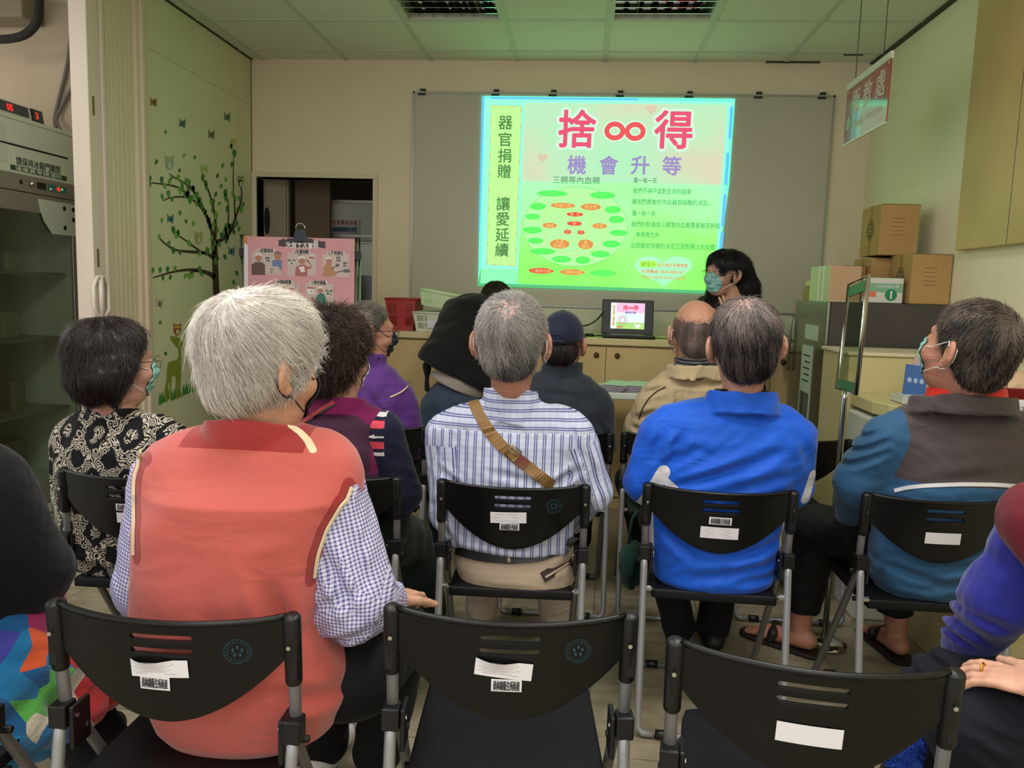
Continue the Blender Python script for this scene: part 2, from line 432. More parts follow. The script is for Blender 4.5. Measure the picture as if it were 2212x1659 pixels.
# back wall with the doorway
DX0, DX1, DZ = -2.377, -1.522, 2.125
mb = MB()
mb.box((DX1, YB, 0), (XR+0.1, YB+0.12, 3.0)); mb.box((XL-0.1, YB, DZ), (DX1, YB+0.12, 3.0)); mb.box((XL-0.1, YB, 0), (DX0, YB+0.12, DZ))
struct(mb.obj('wall_back', M_cream))
mb = MB()
mb.box((-1.55, YB-0.011, 2.7), (-0.9, YB-0.0095, 2.94))
mb = MB()
for a, b_ in (((DX0-0.035, 0, DZ), (DX1+0.035, 0, DZ+0.035)), ((DX0-0.035, 0, 0), (DX0, 0, DZ)), ((DX1, 0, 0), (DX1+0.035, 0, DZ))):
    mb.box((a[0], YB-0.018, a[2]), (b_[0], YB+0.13, b_[2]))
struct(mb.obj('trim_1', M_trim, bevel=0.004))
mb = MB(); mb.box((DX1+0.32, YB-0.012, 1.1), (-1.23, YB, 2.9)); 
# left wall with the mural
mb = MB(); mb.box((XL-0.1, 4.27, 0), (XL, YB, 3.0)); struct(mb.obj('wall_left', M_green))
mb = MB(); mb.box((XL, 4.30, 2.62), (XL+0.0006, YB, 2.6215)); mb.box((XL, YB-0.004, 0), (XL+0.004, YB-0.0005, ZC)); struct(mb.obj('trim_2', M_gap))
# jamb trim at the folding door
mb = MB()
for k, (ya, yb, dx) in enumerate(((4.15, 4.185, 0.02), (4.185, 4.215, 0.035), (4.215, 4.27, 0.012))):
    mb.box((XL-0.1, ya, 0), (XL+dx, yb, 3.0))
struct(mb.obj('trim_3', M_trim, bevel=0.003))
mb = MB(); mb.box((-5.0, 4.55, 0), (XL-0.1, 4.65, 3.0)); struct(mb.obj('wall_store', M_brownwall))
# right wall
mb = MB(); mb.box((XR, -3.2, 0), (XR+0.1, YB, 3.0)); struct(mb.obj('wall_right', M_rwall))
mb = MB(); mb.box((XR-0.03, -3.2, ZC-0.012), (XR, YB, ZC)); mb.box((XL, 3.0, ZC-0.008), (XL+0.014, YB, ZC)); mb.box((1.15, YB-0.03, ZC-0.006), (1.5, YB, ZC)); mb.box((1.6, YB-0.2, ZC-0.004), (1.72, YB-0.17, ZC)); struct(mb.obj('trim_4', M_gap))
# ceiling: tiles with openings where the louvre lights sit, and the bars
GX = [-2.321+0.6*i for i in range(8)]; GY = [5.438-0.6*j for j in range(15)]
FIX = [(1, 2, 2, 0), (1+2-0, 2, 2, 0)]
openings = []
def fx(i): return GX[i]
LOUV = [(GX[2], GX[3]), (GX[4], GX[5])]
mb = MB()
ymid = 4.838; y2 = 4.838-1.2
xs = [-5.0, LOUV[0][0], LOUV[0][1], LOUV[1][0], LOUV[1][1], XR+0.1]
mb.box((-5.0, ymid, ZC), (XR+0.1, YB, ZC+0.02)); mb.box((-5.0, -3.2, ZC), (XR+0.1, y2, ZC+0.02))
for a, b_ in ((xs[0], xs[1]), (xs[2], xs[3]), (xs[4], xs[5])): mb.box((a, y2, ZC), (b_, ymid, ZC+0.02))
struct(mb.obj('ceiling', M_tile))
mb = MB()
for x in GX[:7]:
    mb.box((x-0.012, -3.2, ZC-0.006), (x+0.012, YB, ZC+0.001))
for y in GY:
    mb.box((-5.0, y-0.012, ZC-0.005), (XR, y+0.012, ZC+0.001)) if y > 4.6 else mb.box((-5.0, y-0.012, ZC-0.0045), (XR, y+0.012, ZC+0.001))
struct(mb.obj('trim_5', M_tbar))
mb = MB()
for y in GY[:3]: mb.box((XL, y+0.0125, ZC-0.002), (XR, y+0.016, ZC+0.0005))
struct(mb.obj('trim_6', M_gap))
# louvre ceiling lights, switched off over the front of the room
M_mirror = mat('mirror_louvre', (215, 215, 212), 0.07, 1.0)
def louvre(x0, x1, y0, y1, label):
    t = thing('louvre_light', label, 'ceiling light', ((x0+x1)/2, (y0+y1)/2, ZC), 0, 'louvre lights in the suspended ceiling')
    a, b, c, d = x0+0.02, x1-0.02, y0+0.02, y1-0.02
    m = MB(); m.box((a, c, ZC+0.085), (b, d, ZC+0.09)); m.obj('reflector', M_mirror, t)
    m = MB()
    for q in (((x0+.004, y0+.004), (x1-.004, y0+.03)), ((x0+.004, y1-.03), (x1-.004, y1-.004)), ((x0+.004, y0+.03), (x0+.03, y1-.03)), ((x1-.03, y0+.03), (x1-.004, y1-.03))):
        m.box((q[0][0], q[0][1], ZC-0.008), (q[1][0], q[1][1], ZC+0.09))
    m.obj('frame', M_tbar, t)
    m = MB(); n = int(round((d-c)/0.095))
    for i in range(1, n):
        y = c+(d-c)*i/n; m.box((a, y-0.004, ZC-0.001), (b, y+0.004, ZC+0.05))
    for i in range(1, 7):
        x = a+(b-a)*i/7; m.add([(x-0.012, c, ZC+0.05), (x+0.012, c, ZC+0.05), (x, c, ZC+0.002), (x-0.012, d, ZC+0.05), (x+0.012, d, ZC+0.05), (x, d, ZC+0.002)], [(0, 1, 2), (3, 5, 4), (0, 2, 5, 3), (1, 4, 5, 2), (0, 3, 4, 1)])
    m.obj('louvre_blades', M_mirror, t)
    for s in (-1, 1):
        m = MB(); m.tube([((x0+x1)/2+s*0.13, c+0.02, ZC+0.068), ((x0+x1)/2+s*0.13, d-0.02, ZC+0.068)], 0.013); m.obj('fluorescent_tube', mat('tube_glass_off', (230, 230, 226), 0.2), t)
louvre(LOUV[0][0], LOUV[0][1], y2, ymid, 'unlit mirrored louvre ceiling light, the left one above the projected slide')
louvre(LOUV[1][0], LOUV[1][1], y2, ymid, 'unlit mirrored louvre ceiling light, the right one nearer the hanging sign')

# ------------------------------------------------------------------ folding door at the left wall
t = thing('folding_door', 'cream ribbed PVC folding door pushed back beside the mural wall', 'door', (XL-0.04, 3.95, 0))
mb = MB(); n = 13
for i in range(n):
    y0 = 3.885+i*(4.15-3.885)/n; mb.box((XL-0.07, y0+0.001, 0.01), (XL+(0.004 if i % 2 else 0.0), y0+0.0195, 2.96))
mb.obj('folded_panels', mat('ribbed_cream_pvc', (214, 206, 172), 0.5, var=0.03, vscale=30), t)
mb = MB(); mb.box((XL-0.08, 3.745, 0.01), (XL+0.01, 3.815, 2.96)); mb.box((XL-0.08, 3.818, 0.01), (XL+0.0, 3.855, 2.96)); mb.box((XL-0.08, 3.858, 0.01), (XL+0.012, 3.883, 2.96))
mb.obj('leading_post', mat('cream_post_pvc', (222, 208, 190), 0.45), t, bevel=0.004)
mb = MB()
hx = XL+0.025
pts = [(hx, 3.715, 1.33), (hx, 3.745, 1.375), (hx, 3.80, 1.38), (hx, 3.835, 1.345), (hx, 3.835, 1.215), (hx, 3.80, 1.18), (hx, 3.745, 1.185), (hx, 3.715, 1.225)]
mb.tube(pts, 0.009, 8, closed=True); mb.tube([(hx, 3.775, 1.18), (hx, 3.775, 1.38)], 0.012, 8)
mb.obj('handle', mat('white_handle_plastic', (232, 222, 205), 0.4), t)
mb = MB()
for z in (2.20, 1.47): mb.box((XL+0.0102, 3.772, z-0.045), (XL+0.012, 3.79, z+0.045))
mb.obj('latch_plate', mat('old_brass_plate', (128, 112, 78), 0.5, 0.4), t, bevel=0.003)

# ------------------------------------------------------------------ mural of wall stickers on the left wall
XM = XL+0.002
def W3(px, py, x=XM): return atx(px, py, x)
M_leafs = [mat('leaf_sticker_%s' % n, c, 0.6) for n, c in (('mid', (84, 146, 66)), ('dark', (62, 118, 62)), ('light', (118, 172, 62)))]
M_bark = mat('bark_sticker', (74, 50, 36), 0.6)
leaf_n = [0]
def sticker(name, pts3, m, parent, k=0):
    q = MB(); q.poly([tuple(p+np.array([0.0004*k, 0, 0])) for p in pts3], 0); q.obj(name, m, parent)
tree = thing('tree_wall_sticker', 'brown tree wall sticker with curved branches and green leaves', 'wall sticker', (XM, 5.2, 0))
def branch(pl, w, mbb):
    P = [np.array(p, float) for p in pl]; pts = []
    for i in range(len(P)-1):
        a = P[max(i-1, 0)]; b = P[i]; c = P[i+1]; d = P[min(i+2, len(P)-1)]
        for s in range(5):
            t_ = s/5.0; pts.append(0.5*((2*b)+(-a+c)*t_+(2*a-5*b+4*c-d)*t_**2+(-a+3*b-3*c+d)*t_**3))
    pts.append(P[-1]); n_ = len(pts); L_, R_ = [], []
    for i, p in enumerate(pts):
        tg = pts[min(i+1, n_-1)]-pts[max(i-1, 0)]; tg = tg/(np.linalg.norm(tg)+1e-9); nn = np.array([-tg[1], tg[0]]); ww = w[0]+(w[1]-w[0])*i/(n_-1)
        L_.append(p+nn*ww/2); R_.append(p-nn*ww/2)
    for i in range(n_-1):
        mbb.quad(*[tuple(W3(*q)) for q in (L_[i], L_[i+1], R_[i+1], R_[i])])
    return pts
mbt = MB()
BR = [([(475, 842), (471, 700), (466, 600), (464, 520)], (17, 11)), ([(464, 600), (450, 590), (420, 583), (380, 586), (330, 600)], (11, 2.5)),
      ([(463, 560), (445, 547), (400, 543), (375, 538), (350, 520), (342, 508)], (8, 2)), ([(440, 548), (418, 532), (395, 515), (374, 503)], (5, 2)),
      ([(462, 550), (458, 500), (440, 455), (415, 430), (385, 405), (345, 397), (318, 394)], (8, 2)), ([(412, 428), (395, 425), (368, 427), (352, 434)], (5, 2)),
      ([(440, 455), (430, 430), (405, 400), (380, 385), (366, 375)], (5, 2)), ([(455, 490), (440, 450), (420, 415), (400, 385)], (4, 1.6)),
      ([(465, 520), (465, 470), (456, 430), (446, 400), (436, 384)], (6, 2)), ([(466, 524), (488, 512), (500, 495), (512, 460), (522, 430), (520, 392)], (9, 1.6)),
      ([(485, 512), (492, 490), (494, 450), (490, 420)], (4, 1.4)), ([(508, 470), (506, 430), (504, 390), (505, 350), (504, 325)], (3, 1.2)), ([(484, 512), (500, 495), (515, 486)], (4, 1.5)),
      ([(440, 587), (420, 586), (404, 594)], (5, 2))]
lp = []
for pl, w in BR:
    p = branch(pl, w, mbt)
    if w[1] < 4: lp.append((p, pl))
mbt.obj('trunk_and_branches', M_bark, tree)
rng = random.Random(5)
def leaf_pts(cx, cy, h, w, ang):
    out = []
    for k in range(8):
        a = 2*math.pi*k/8; u, v = w*math.cos(a), h*math.sin(a); s = 1-0.25*(v/h)
        out.append((cx+u*s*math.cos(ang)-v*math.sin(ang), cy+u*s*math.sin(ang)+v*math.cos(ang)))
    return out
LEAVES = []
for p, pl in lp[1:]:
    n_ = max(3, int(sum(math.hypot(*(np.array(p[k_+1])-p[k_])) for k_ in range(len(p)-1))/15))
    for i in range(n_):
        for s in (-1, 1):
            q = p[min(len(p)-1, int((i+0.6)*len(p)/n_))]; LEAVES.append((q[0]+s*rng.uniform(2, 5), q[1]+s*rng.uniform(4, 9)-1, rng.uniform(6, 9)))
for i in range(7): LEAVES.append((330+i*16, 588-i*1.2-4, 7)); LEAVES.append((336+i*16, 598-i*1.5+4, 6))
rng.shuffle(LEAVES); LEAVES = LEAVES[:98]
for (x, y, h) in LEAVES:
    sticker('leaf', [W3(*q) for q in leaf_pts(x, y, h, h*0.5, rng.uniform(-0.25, 0.25))], M_leafs[rng.choice((0, 0, 1, 1, 2))], tree, 1)
# falling leaves, each its own sticker
FALL = [(358, 285), (338, 350), (397, 336), (421, 340), (388, 368), (350, 476), (389, 460), (402, 478), (418, 483), (481, 358), (470, 380), (488, 388), (478, 402), (466, 420), (474, 440),
        (346, 697), (358, 764), (408, 762), (414, 768), (414, 776), (422, 786), (428, 800), (442, 812), (450, 806), (405, 745), (411, 740), (496, 700), (503, 690), (510, 660), (514, 640), (505, 610), (512, 590), (497, 720), (500, 735), (486, 741), (478, 690),
        (428, 838), (440, 834), (418, 842), (470, 560), (486, 555)]
for i, (x, y) in enumerate(FALL):
    q = MB(); q.poly([tuple(W3(*p)) for p in leaf_pts(x, y, rng.uniform(4.5, 6.5), 3.2, rng.uniform(-0.4, 0.4))])
    o = q.obj('leaf_sticker', M_leafs[i % 3]); tag(o, 'small green leaf wall sticker drifting loose on the mural wall', 'wall sticker', 'loose leaf stickers on the mural wall')
def flat(name, shapes, label, cat='wall sticker', group=None, t_loc=None):
    c = W3(*shapes[0][1][0]); t_ = thing(name, label, cat, tuple(c), 0, group)
    for k, (pn, pts, m) in enumerate(shapes): sticker(pn, [W3(*p) for p in pts], m, t_, k+1)
    return t_
def oval(cx, cy, rx, ry, n=14): return [(cx+rx*math.cos(2*math.pi*k/n), cy+ry*math.sin(2*math.pi*k/n)) for k in range(n)]
Mst = lambda n, c: mat(n+'_sticker', c, 0.6)
BUT = [(332, 220, (150, 110, 50), 'brown', 'at the top left of the mural'), (394, 266, (70, 120, 126), 'teal', 'between the two upper butterflies of the mural'), (457, 290, (104, 126, 84), 'olive green', 'above the tallest branch'),
       (491, 252, (90, 140, 96), 'grey green', 'nearest the room corner, high on the mural'), (368, 472, (50, 118, 122), 'dark teal', 'between the long left branches of the tree'), (345, 655, (190, 170, 150), 'pinkish grey', 'above the deer'),
       (430, 693, (140, 90, 60), 'rust brown', 'left of the tree trunk foot'), (500, 542, (70, 140, 150), 'small blue', 'right of the trunk beside the pink poster')]
for x, y, c, cn, w in BUT:
    m = Mst('butterfly_'+cn.replace(' ', '_'), c)
    flat('butterfly_sticker', [('left_wing', [(x-1, y), (x-7, y-12), (x-6, y-2), (x-7, y+8), (x-1, y+5)], m), ('right_wing', [(x+1, y-2), (x+6, y-10), (x+7, y), (x+5, y+12), (x+1, y+6)], m), ('wing_body', oval(x, y+1, 1.4, 7), M_bark)],
         '%s butterfly wall sticker %s' % (cn, w), group='butterfly stickers')
OWL = [(366, 352, 9, 17, (140, 176, 178), 'pale blue', 'perched above the upper left branch'), (504, 311, 6, 14, (196, 196, 120), 'yellow brown', 'on top of the tallest twig'), (441, 368, 7, 12, (150, 186, 110), 'green', 'on the middle twig of the tree'),
       (520, 392, 6, 14, (110, 140, 130), 'dusty blue', 'at the right edge of the tree'), (429, 514, 8, 15, (170, 168, 118), 'tan', 'sitting on the lower left branch'), (383, 712, 8, 14, (168, 74, 46), 'red brown', 'standing on the head of the deer')]
for x, y, rx, ry, c, cn, w in OWL:
    m = Mst('owl_'+cn.replace(' ', '_'), c)
    flat('owl_sticker', [('owl_body', [(x-rx, y-ry), (x-rx*0.4, y-ry*0.75), (x+rx*0.4, y-ry*0.75), (x+rx, y-ry)]+[(x+rx*math.cos(a), y+ry*0.9*math.sin(a)) for a in np.linspace(0, math.pi, 8)], m),
                         ('eye', oval(x-rx*0.42, y-ry*0.4, rx*0.36, ry*0.22), mat('owl_eye_yellow', (226, 214, 96), 0.6)), ('eye', oval(x+rx*0.42, y-ry*0.4, rx*0.36, ry*0.22), mat('owl_eye_yellow', (226, 214, 96), 0.6)),
                         ('pupil', oval(x-rx*0.42, y-ry*0.4, rx*0.13, ry*0.09, 8), M_ink), ('pupil', oval(x+rx*0.42, y-ry*0.4, rx*0.13, ry*0.09, 8), M_ink), ('breast', oval(x, y+ry*0.35, rx*0.5, ry*0.4), Mst('owl_breast', (206, 206, 160)))],
         '%s owl wall sticker %s' % (cn, w), group='owl stickers')
md = Mst('deer', (138, 150, 44))
flat('deer_sticker', [('deer_body', [(362, 790), (364, 783), (372, 780), (382, 778), (386, 768), (385, 752), (380, 748), (369, 734), (368, 725), (376, 727), (383, 727), (390, 733), (395, 742), (394, 748), (390, 752), (391, 768), (391, 800), (386, 812), (372, 813), (366, 812), (361, 820), (360, 806)], md),
     ('deer_leg', [(361, 812), (367, 812), (360, 846), (362, 868), (356, 868), (355, 846)], md), ('deer_leg', [(366, 811), (371, 811), (369, 842), (372, 862), (367, 864), (366, 842)], md),
     ('deer_leg', [(380, 810), (385, 811), (383, 840), (386, 860), (381, 862), (379, 840)], md), ('deer_leg', [(385, 808), (391, 805), (389, 838), (393, 856), (389, 858), (385, 838)], md), ('eye', oval(391, 743, 1.2, 1.6, 8), M_ink)],
     'olive green young deer wall sticker standing in grass on the mural')
mg = Mst('grass', (66, 140, 52))
gs = []
for (x0, x1, y0, y1) in ((343, 365, 876, 862), (369, 391, 866, 855), (394, 414, 855, 846)):
    top = []
    for i in range(9):
        f_ = i/8.0; x = x1+(x0-x1)*f_; y = y1+(y0-y1)*f_; top.append((x, y-(24 if i % 2 else 10)+rng.uniform(-5, 3)))
    gs.append(('grass_tuft', [(x0, y0), (x1, y1)]+top, mg))
flat('grass_sticker', gs, 'green grass tufts wall sticker at the feet of the deer')
# ------------------------------------------------------------------ whiteboard and projected slide
t = thing('whiteboard', 'wide grey whiteboard on the back wall behind the projected slide', 'whiteboard', (0.2, YB-0.01, 1.26))
WB = (-1.24, 1.615, 1.262, 2.725)
M_board = mat('grey_board_enamel', (192, 184, 164), 0.5)
M_alu = mat('dull_aluminium', (170, 168, 158), 0.4, 0.7)
mb = MB(); mb.box((WB[0]+0.01, YB-0.018, WB[2]+0.01), (WB[1]-0.01, YB, WB[3]-0.01)); mb.obj('board_surface', M_board, t)
mb = MB(); mb.box((WB[0], YB-0.024, WB[3]-0.012), (WB[1], YB, WB[3])); mb.box((WB[0], YB-0.024, WB[2]), (WB[1], YB, WB[2]+0.012)); mb.box((WB[0], YB-0.024, WB[2]), (WB[0]+0.012, YB, WB[3])); mb.box((WB[1]-0.012, YB-0.024, WB[2]), (WB[1], YB, WB[3]))
mb.obj('board_frame', M_alu, t)
for px in (912, 1071, 1195, 1340, 1490, 1640, 1778):
    p = at(px, 201, YB-0.03); mb = MB(); mb.box((p[0]-0.03, YB-0.034, 2.70), (p[0]+0.022, YB-0.019, 2.712)); mb.box((p[0]-0.015, YB-0.03, 2.728), (p[0]+0.02, YB-0.005, 2.742)); mb.box((p[0]-0.004, YB-0.028, 2.706), (p[0]+0.004, YB-0.024, 2.735), 1); mb.obj('mounting_clip', [mat('black_clip', (25, 25, 25), 0.5), M_alu], t)
YS = YB-0.027
def S(px, py, k=0): return at(px, py, YS-0.0006*k)
sl = thing('projected_slide', 'bright green projected slide with Chinese title, lit on the whiteboard', 'projected image', (0.1, YS, 1.39))
# quantities: displayed colour -> emission, green runs past white as it did in the camera
def E_(n, c, g=1.0):
    r_, g_, b_ = lin(c); g = g*0.86; return emis('light_'+n, c, g, (r_, g_*(SLIDE_GAIN if g_ > 0.85 else 1.0), b_))
def slide_bg():
    m = bpy.data.materials.new('light_slide_ground'); m.use_nodes = True; nt = m.node_tree; nt.nodes.clear(); L = nt.links.new
    o = nt.nodes.new('ShaderNodeOutputMaterial'); e = nt.nodes.new('ShaderNodeEmission'); e.inputs[1].default_value = 0.86; L(e.outputs[0], o.inputs[0])
    uv = nt.nodes.new('ShaderNodeUVMap'); uv.uv_map = 'UVMap'; n = nt.nodes.new('ShaderNodeTexNoise'); n.inputs['Scale'].default_value = 2.3; n.inputs['Detail'].default_value = 1.5; L(uv.outputs[0], n.inputs[0])
    sp = nt.nodes.new('ShaderNodeSeparateXYZ'); L(uv.outputs[0], sp.inputs[0])
    def ramp(v, els):
        r = nt.nodes.new('ShaderNodeValToRGB'); L(v, r.inputs[0]); E = r.color_ramp.elements
        E[0].position, E[0].color = els[0][0], lin(els[0][1])+(1,); E[1].position, E[1].color = els[-1][0], lin(els[-1][1])+(1,)
        for p, c in els[1:-1]:
            q = E.new(p); q.color = lin(c)+(1,)
        return r.outputs[0]
    top = ramp(n.outputs[0], [(0.35, (186, 246, 196)), (0.5, (200, 240, 196)), (0.68, (226, 222, 190))])
    low = ramp(mth(nt, 'ADD', mth(nt, 'MULTIPLY', n.outputs[0], 0.9), mth(nt, 'MULTIPLY', sp.outputs[1], 0.8)), [(0.42, (150, 252, 112)), (0.62, (166, 255, 138)), (0.78, (178, 255, 176)), (0.95, (182, 255, 194))])
    st = nt.nodes.new('ShaderNodeMath'); st.operation = 'GREATER_THAN'; L(sp.outputs[1], st.inputs[0]); st.inputs[1].default_value = 0.575
    mx = nt.nodes.new('ShaderNodeMixRGB'); L(st.outputs[0], mx.inputs[0]); L(low, mx.inputs[1]); L(top, mx.inputs[2]); vm = nt.nodes.new('ShaderNodeVectorMath'); vm.operation = 'MULTIPLY'; vm.inputs[1].default_value = (1.0, SLIDE_GAIN, 1.0); L(low, vm.inputs[0]); L(vm.outputs[0], mx.inputs[1]); L(mx.outputs[0], e.inputs[0]); return m
def quadS(mb, pts, k, mi=0): mb.add([tuple(S(x, y, k)) for x, y in pts], [(0, 1, 2, 3)][:1] if len(pts) == 4 else [tuple(range(len(pts)))], mi)
mb = MB(); quadS(mb, [(1033, 613), (1041, 207), (1588, 213), (1575, 400), (1543, 634)], 0)
mb.obj('lit_border', E_('cyan_border', (120, 240, 232)), sl)
mb = MB(); quadS(mb, [(1039, 598), (1046, 214), (1052, 213), (1584, 220), (1568, 400), (1560, 470), (1548, 600), (1480, 606)], 1); mb.obj('lit_panel', E_('pale_panel', (160, 255, 226)), sl)
# shades of blue strip and the darker bottom strip
mb = MB(); quadS(mb, [(1032, 618), (1033, 611), (1543, 627), (1542, 635)], 2); quadS(mb, [(1033, 612), (1038, 580), (1041, 580), (1038, 612)], 2); mb.obj('bottom_strip', E_('strip_green', (96, 200, 128)), sl)
mb = MB()
for a, b_ in (((1576, 230), (1572, 300)), ((1568, 330), (1563, 400)), ((1562, 420), (1556, 490)), ((1556, 500), (1550, 560))): mb = MB(); quadS(mb, [(a[0]+1, a[1]), (a[0]+8, a[1]), (b_[0]+8, b_[1]), (b_[0]+1, b_[1])], 2); mb.obj('blue_edge', E_('edge_blue', (106, 206, 250)), sl)
mb = MB()
quadS(mb, [(1041, 207), (1047, 207), (1037, 500), (1034, 500)], 2); quadS(mb, [(1060, 209), (1380, 212), (1380, 217), (1060, 214)], 2)
mb.obj('blue_edge', E_('edge_blue', (106, 206, 250)), sl)
# picture ground
q = MB(); P4 = [(1118, 613), (1134, 222), (1571, 226), (1540, 628)]
nx, nz = 1, 1; q.add([tuple(S(x, y, 3)) for x, y in P4], [(0, 3, 2, 1)], 0); me = q.mesh('slide_ground', slide_bg())
uvl = me.uv_layers.new(name='UVMap'); uvs = {0: (0, 0), 1: (0, 1), 2: (1, 1), 3: (1, 0)}
for lp_ in me.loops: uvl.data[lp_.index].uv = uvs[lp_.vertex_index]
link('slide_ground', me, sl)
mb = MB(); quadS(mb, [(1038, 612), (1039, 580), (1118, 582), (1117, 612)], 3); mb.obj('pale_block', E_('pale_block', (150, 244, 190)), sl)
# yellow-green column with the vertical heading
mb = MB(); quadS(mb, [(1052, 571), (1061, 228), (1126, 230), (1114, 574)], 4); mb.obj('heading_column', E_('column', (200, 255, 158)), sl)
mb = MB(); cor = [(1052, 571), (1061, 228), (1126, 230), (1114, 574)]
for i in range(4):
    a, b_ = np.array(cor[i], float), np.array(cor[(i+1) % 4], float); L_ = np.linalg.norm(b_-a); d = (b_-a)/L_; nn = np.array([-d[1], d[0]]); s = 0
    while s < L_:
        for (st, ln) in ((0, 14), (20, 2.4), (26, 2.4), (32, 2.4)):
            if s+st+ln > L_: continue
            p0 = a+d*(s+st); p1 = a+d*(s+st+ln); mb.add([tuple(S(*p, 5)) for p in (p0-nn*0.8, p1-nn*0.8, p1+nn*0.8, p0+nn*0.8)], [(0, 1, 2, 3)], 0)
        s += 38
mb.obj('dashed_border', E_('dash_orange', (216, 150, 84)), sl)
UX = np.array([1, 0, 0.0]); UZ = np.array([0, 0, 1.0])
pm = FPX/(YS*1.0)       # photograph pixels to a metre on the wall, near enough
def T(mbx, s, px, py, hpx, k, mi=0, bold=0.0, wpx=None, **kw):
    size = hpx/315.0
    put_text(mbx, s, size, S(px, py, k), UX, UZ, mi, bold*size, width=(wpx/315.0 if wpx else None), **kw)
mb = MB()
for ch, x, y in zip('器官捐贈讓愛延續', (1092, 1091, 1090, 1089, 1087, 1086, 1085, 1084), (265, 301, 336, 370, 440, 473, 507, 540)): mb = MB(); T(mb, ch, x, y, 32, 5, bold=0.022); mb.obj('heading_character', E_('heading_green', (98, 142, 88)), sl)
# big title with white halo
M_pink = E_('title_pink', (240, 92, 124)); M_halo = E_('title_halo', (216, 255, 232)); M_shade = E_('title_shade', (170, 206, 176))
mb = MB()
for ch, x, y, h in (('捨', 1247, 278, 84), ('得', 1455, 280, 84)): T(mb, ch, x+2, y+6, h, 4, bold=0.075)
mb = MB()
for ch, x, y, h in (('捨', 1247, 278, 84), ('得', 1455, 280, 84)): T(mb, ch, x, y, h, 5, bold=0.085)
def ring(mbx, cx, cz, rx, rz, w, k, mi=0, n=40):
    c = S(cx, cz, k); vs = []
    for i in range(n):
        a = 2*math.pi*i/n
        for s in (1, -1): vs.append(c+UX*math.cos(a)*(rx+s*w/2)/315+UZ*math.sin(a)*(rz+s*w/2)/315)
    mbx.add(vs, [(2*i, 2*((i+1) % n), 2*((i+1) % n)+1, 2*i+1) for i in range(n)], mi)
ring(mb, 1328, 283, 17, 14.5, 17, 5); ring(mb, 1372, 284, 17, 14.5, 17, 5)
mb.obj('title_halo', M_halo, sl)
mb = MB()
for ch, x, y, h in (('捨', 1247, 278, 84), ('得', 1455, 280, 84)):
    mb = MB(); T(mb, ch, x, y, h, 6, bold=0.024); mb.obj('title_character', M_pink, sl)
mb = MB(); ring(mb, 1328, 283, 17, 14.5, 11, 6); ring(mb, 1372, 284, 17, 14.5, 11, 6.3); mb.obj('infinity_sign', E_('infinity_red', (240, 96, 98)), sl)
mb = MB()
for ch, x, y in (('機', 1246, 356), ('會', 1315, 357), ('升', 1383, 357), ('等', 1451, 358)): mb = MB(); T(mb, ch, x, y, 42, 5, bold=0.024); mb.obj('subtitle_character', E_('subtitle_lilac', (164, 148, 204)), sl)
# small text
mb = MB(); T(mb, '三親等內血親', 1245, 389, 17, 4, bold=0.01, wpx=102); mb.obj('chart_title', E_('text_green', (88, 160, 104)), sl)
for s, x, y, w in (('萬一有一天', 1394, 390, 50), ('我們不得不面對生命的結束', 1430, 413, 124), ('讓我們勇敢的作出器官捐贈的決定。', 1448, 437, 166), ('萬一有一天', 1391, 461, 50), ('我們的配偶或三親等內血親需要器官移植', 1459, 486, 190), ('來挽救生命', 1399, 507, 50), ('這個器官捐贈的決定正是對親人的庇蔭！', 1455, 532, 185)):
    mb = MB(); T(mb, s, x, y, 13, 4, bold=0.012, wpx=w); mb.obj('body_text_line', E_('text_green', (88, 160, 104)), sl)
# kinship chart
def Eo(mbx, cx, cy, rx, ry, k, mi=0, n=28): mbx.add([tuple(S(cx, cy, k)+UX*math.cos(2*math.pi*i/n)*rx/315+UZ*math.sin(2*math.pi*i/n)*ry/315) for i in range(n)], [tuple(range(n))], mi)
def outl(mbx, cx, cy, rx, ry, k, w=0.9, n=60): 
    c = S(cx, cy, k); vs = []
    for i in range(n):
        a = 2*math.pi*i/n
        for s in (1, -1): vs.append(c+UX*math.cos(a)*(rx+s*w)/315+UZ*math.sin(a)*(ry+s*w)/315)
    mbx.add(vs, [(2*i, 2*((i+1) % n), 2*((i+1) % n)+1, 2*i+1) for i in range(n)], 0)
mb = MB(); Eo(mb, 1242, 490, 114, 86, 4, n=60); mb.obj('chart_disc', E_('chart_ground', (190, 255, 172)), sl)
mb = MB(); outl(mb, 1242, 490, 114, 86, 5, 0.5); mb.obj('chart_outer_ring', E_('ring_green', (110, 190, 96)), sl)
mb = MB(); outl(mb, 1242, 487, 70, 66, 5, 0.5); outl(mb, 1242, 486, 34, 36, 5, 0.5)
for (a, b_) in (((1188, 471), (1296, 474)), ((1188, 471), (1188, 481)), ((1296, 474), (1296, 482)), ((1229, 493), (1256, 493)), ((1166, 468), (1215, 453)), ((1178, 452), (1222, 452)), ((1290, 452), (1312, 454)), ((1270, 455), (1312, 473))):
    a, b_ = np.array(a, float), np.array(b_, float); d = (b_-a)/np.linalg.norm(b_-a); nn = np.array([-d[1], d[0]])*0.4
    mb.add([tuple(S(*p, 5)) for p in (a-nn, b_-nn, b_+nn, a+nn)], [(0, 1, 2, 3)], 0)
mb.obj('chart_lines', E_('ring_orange', (206, 176, 104)), sl)
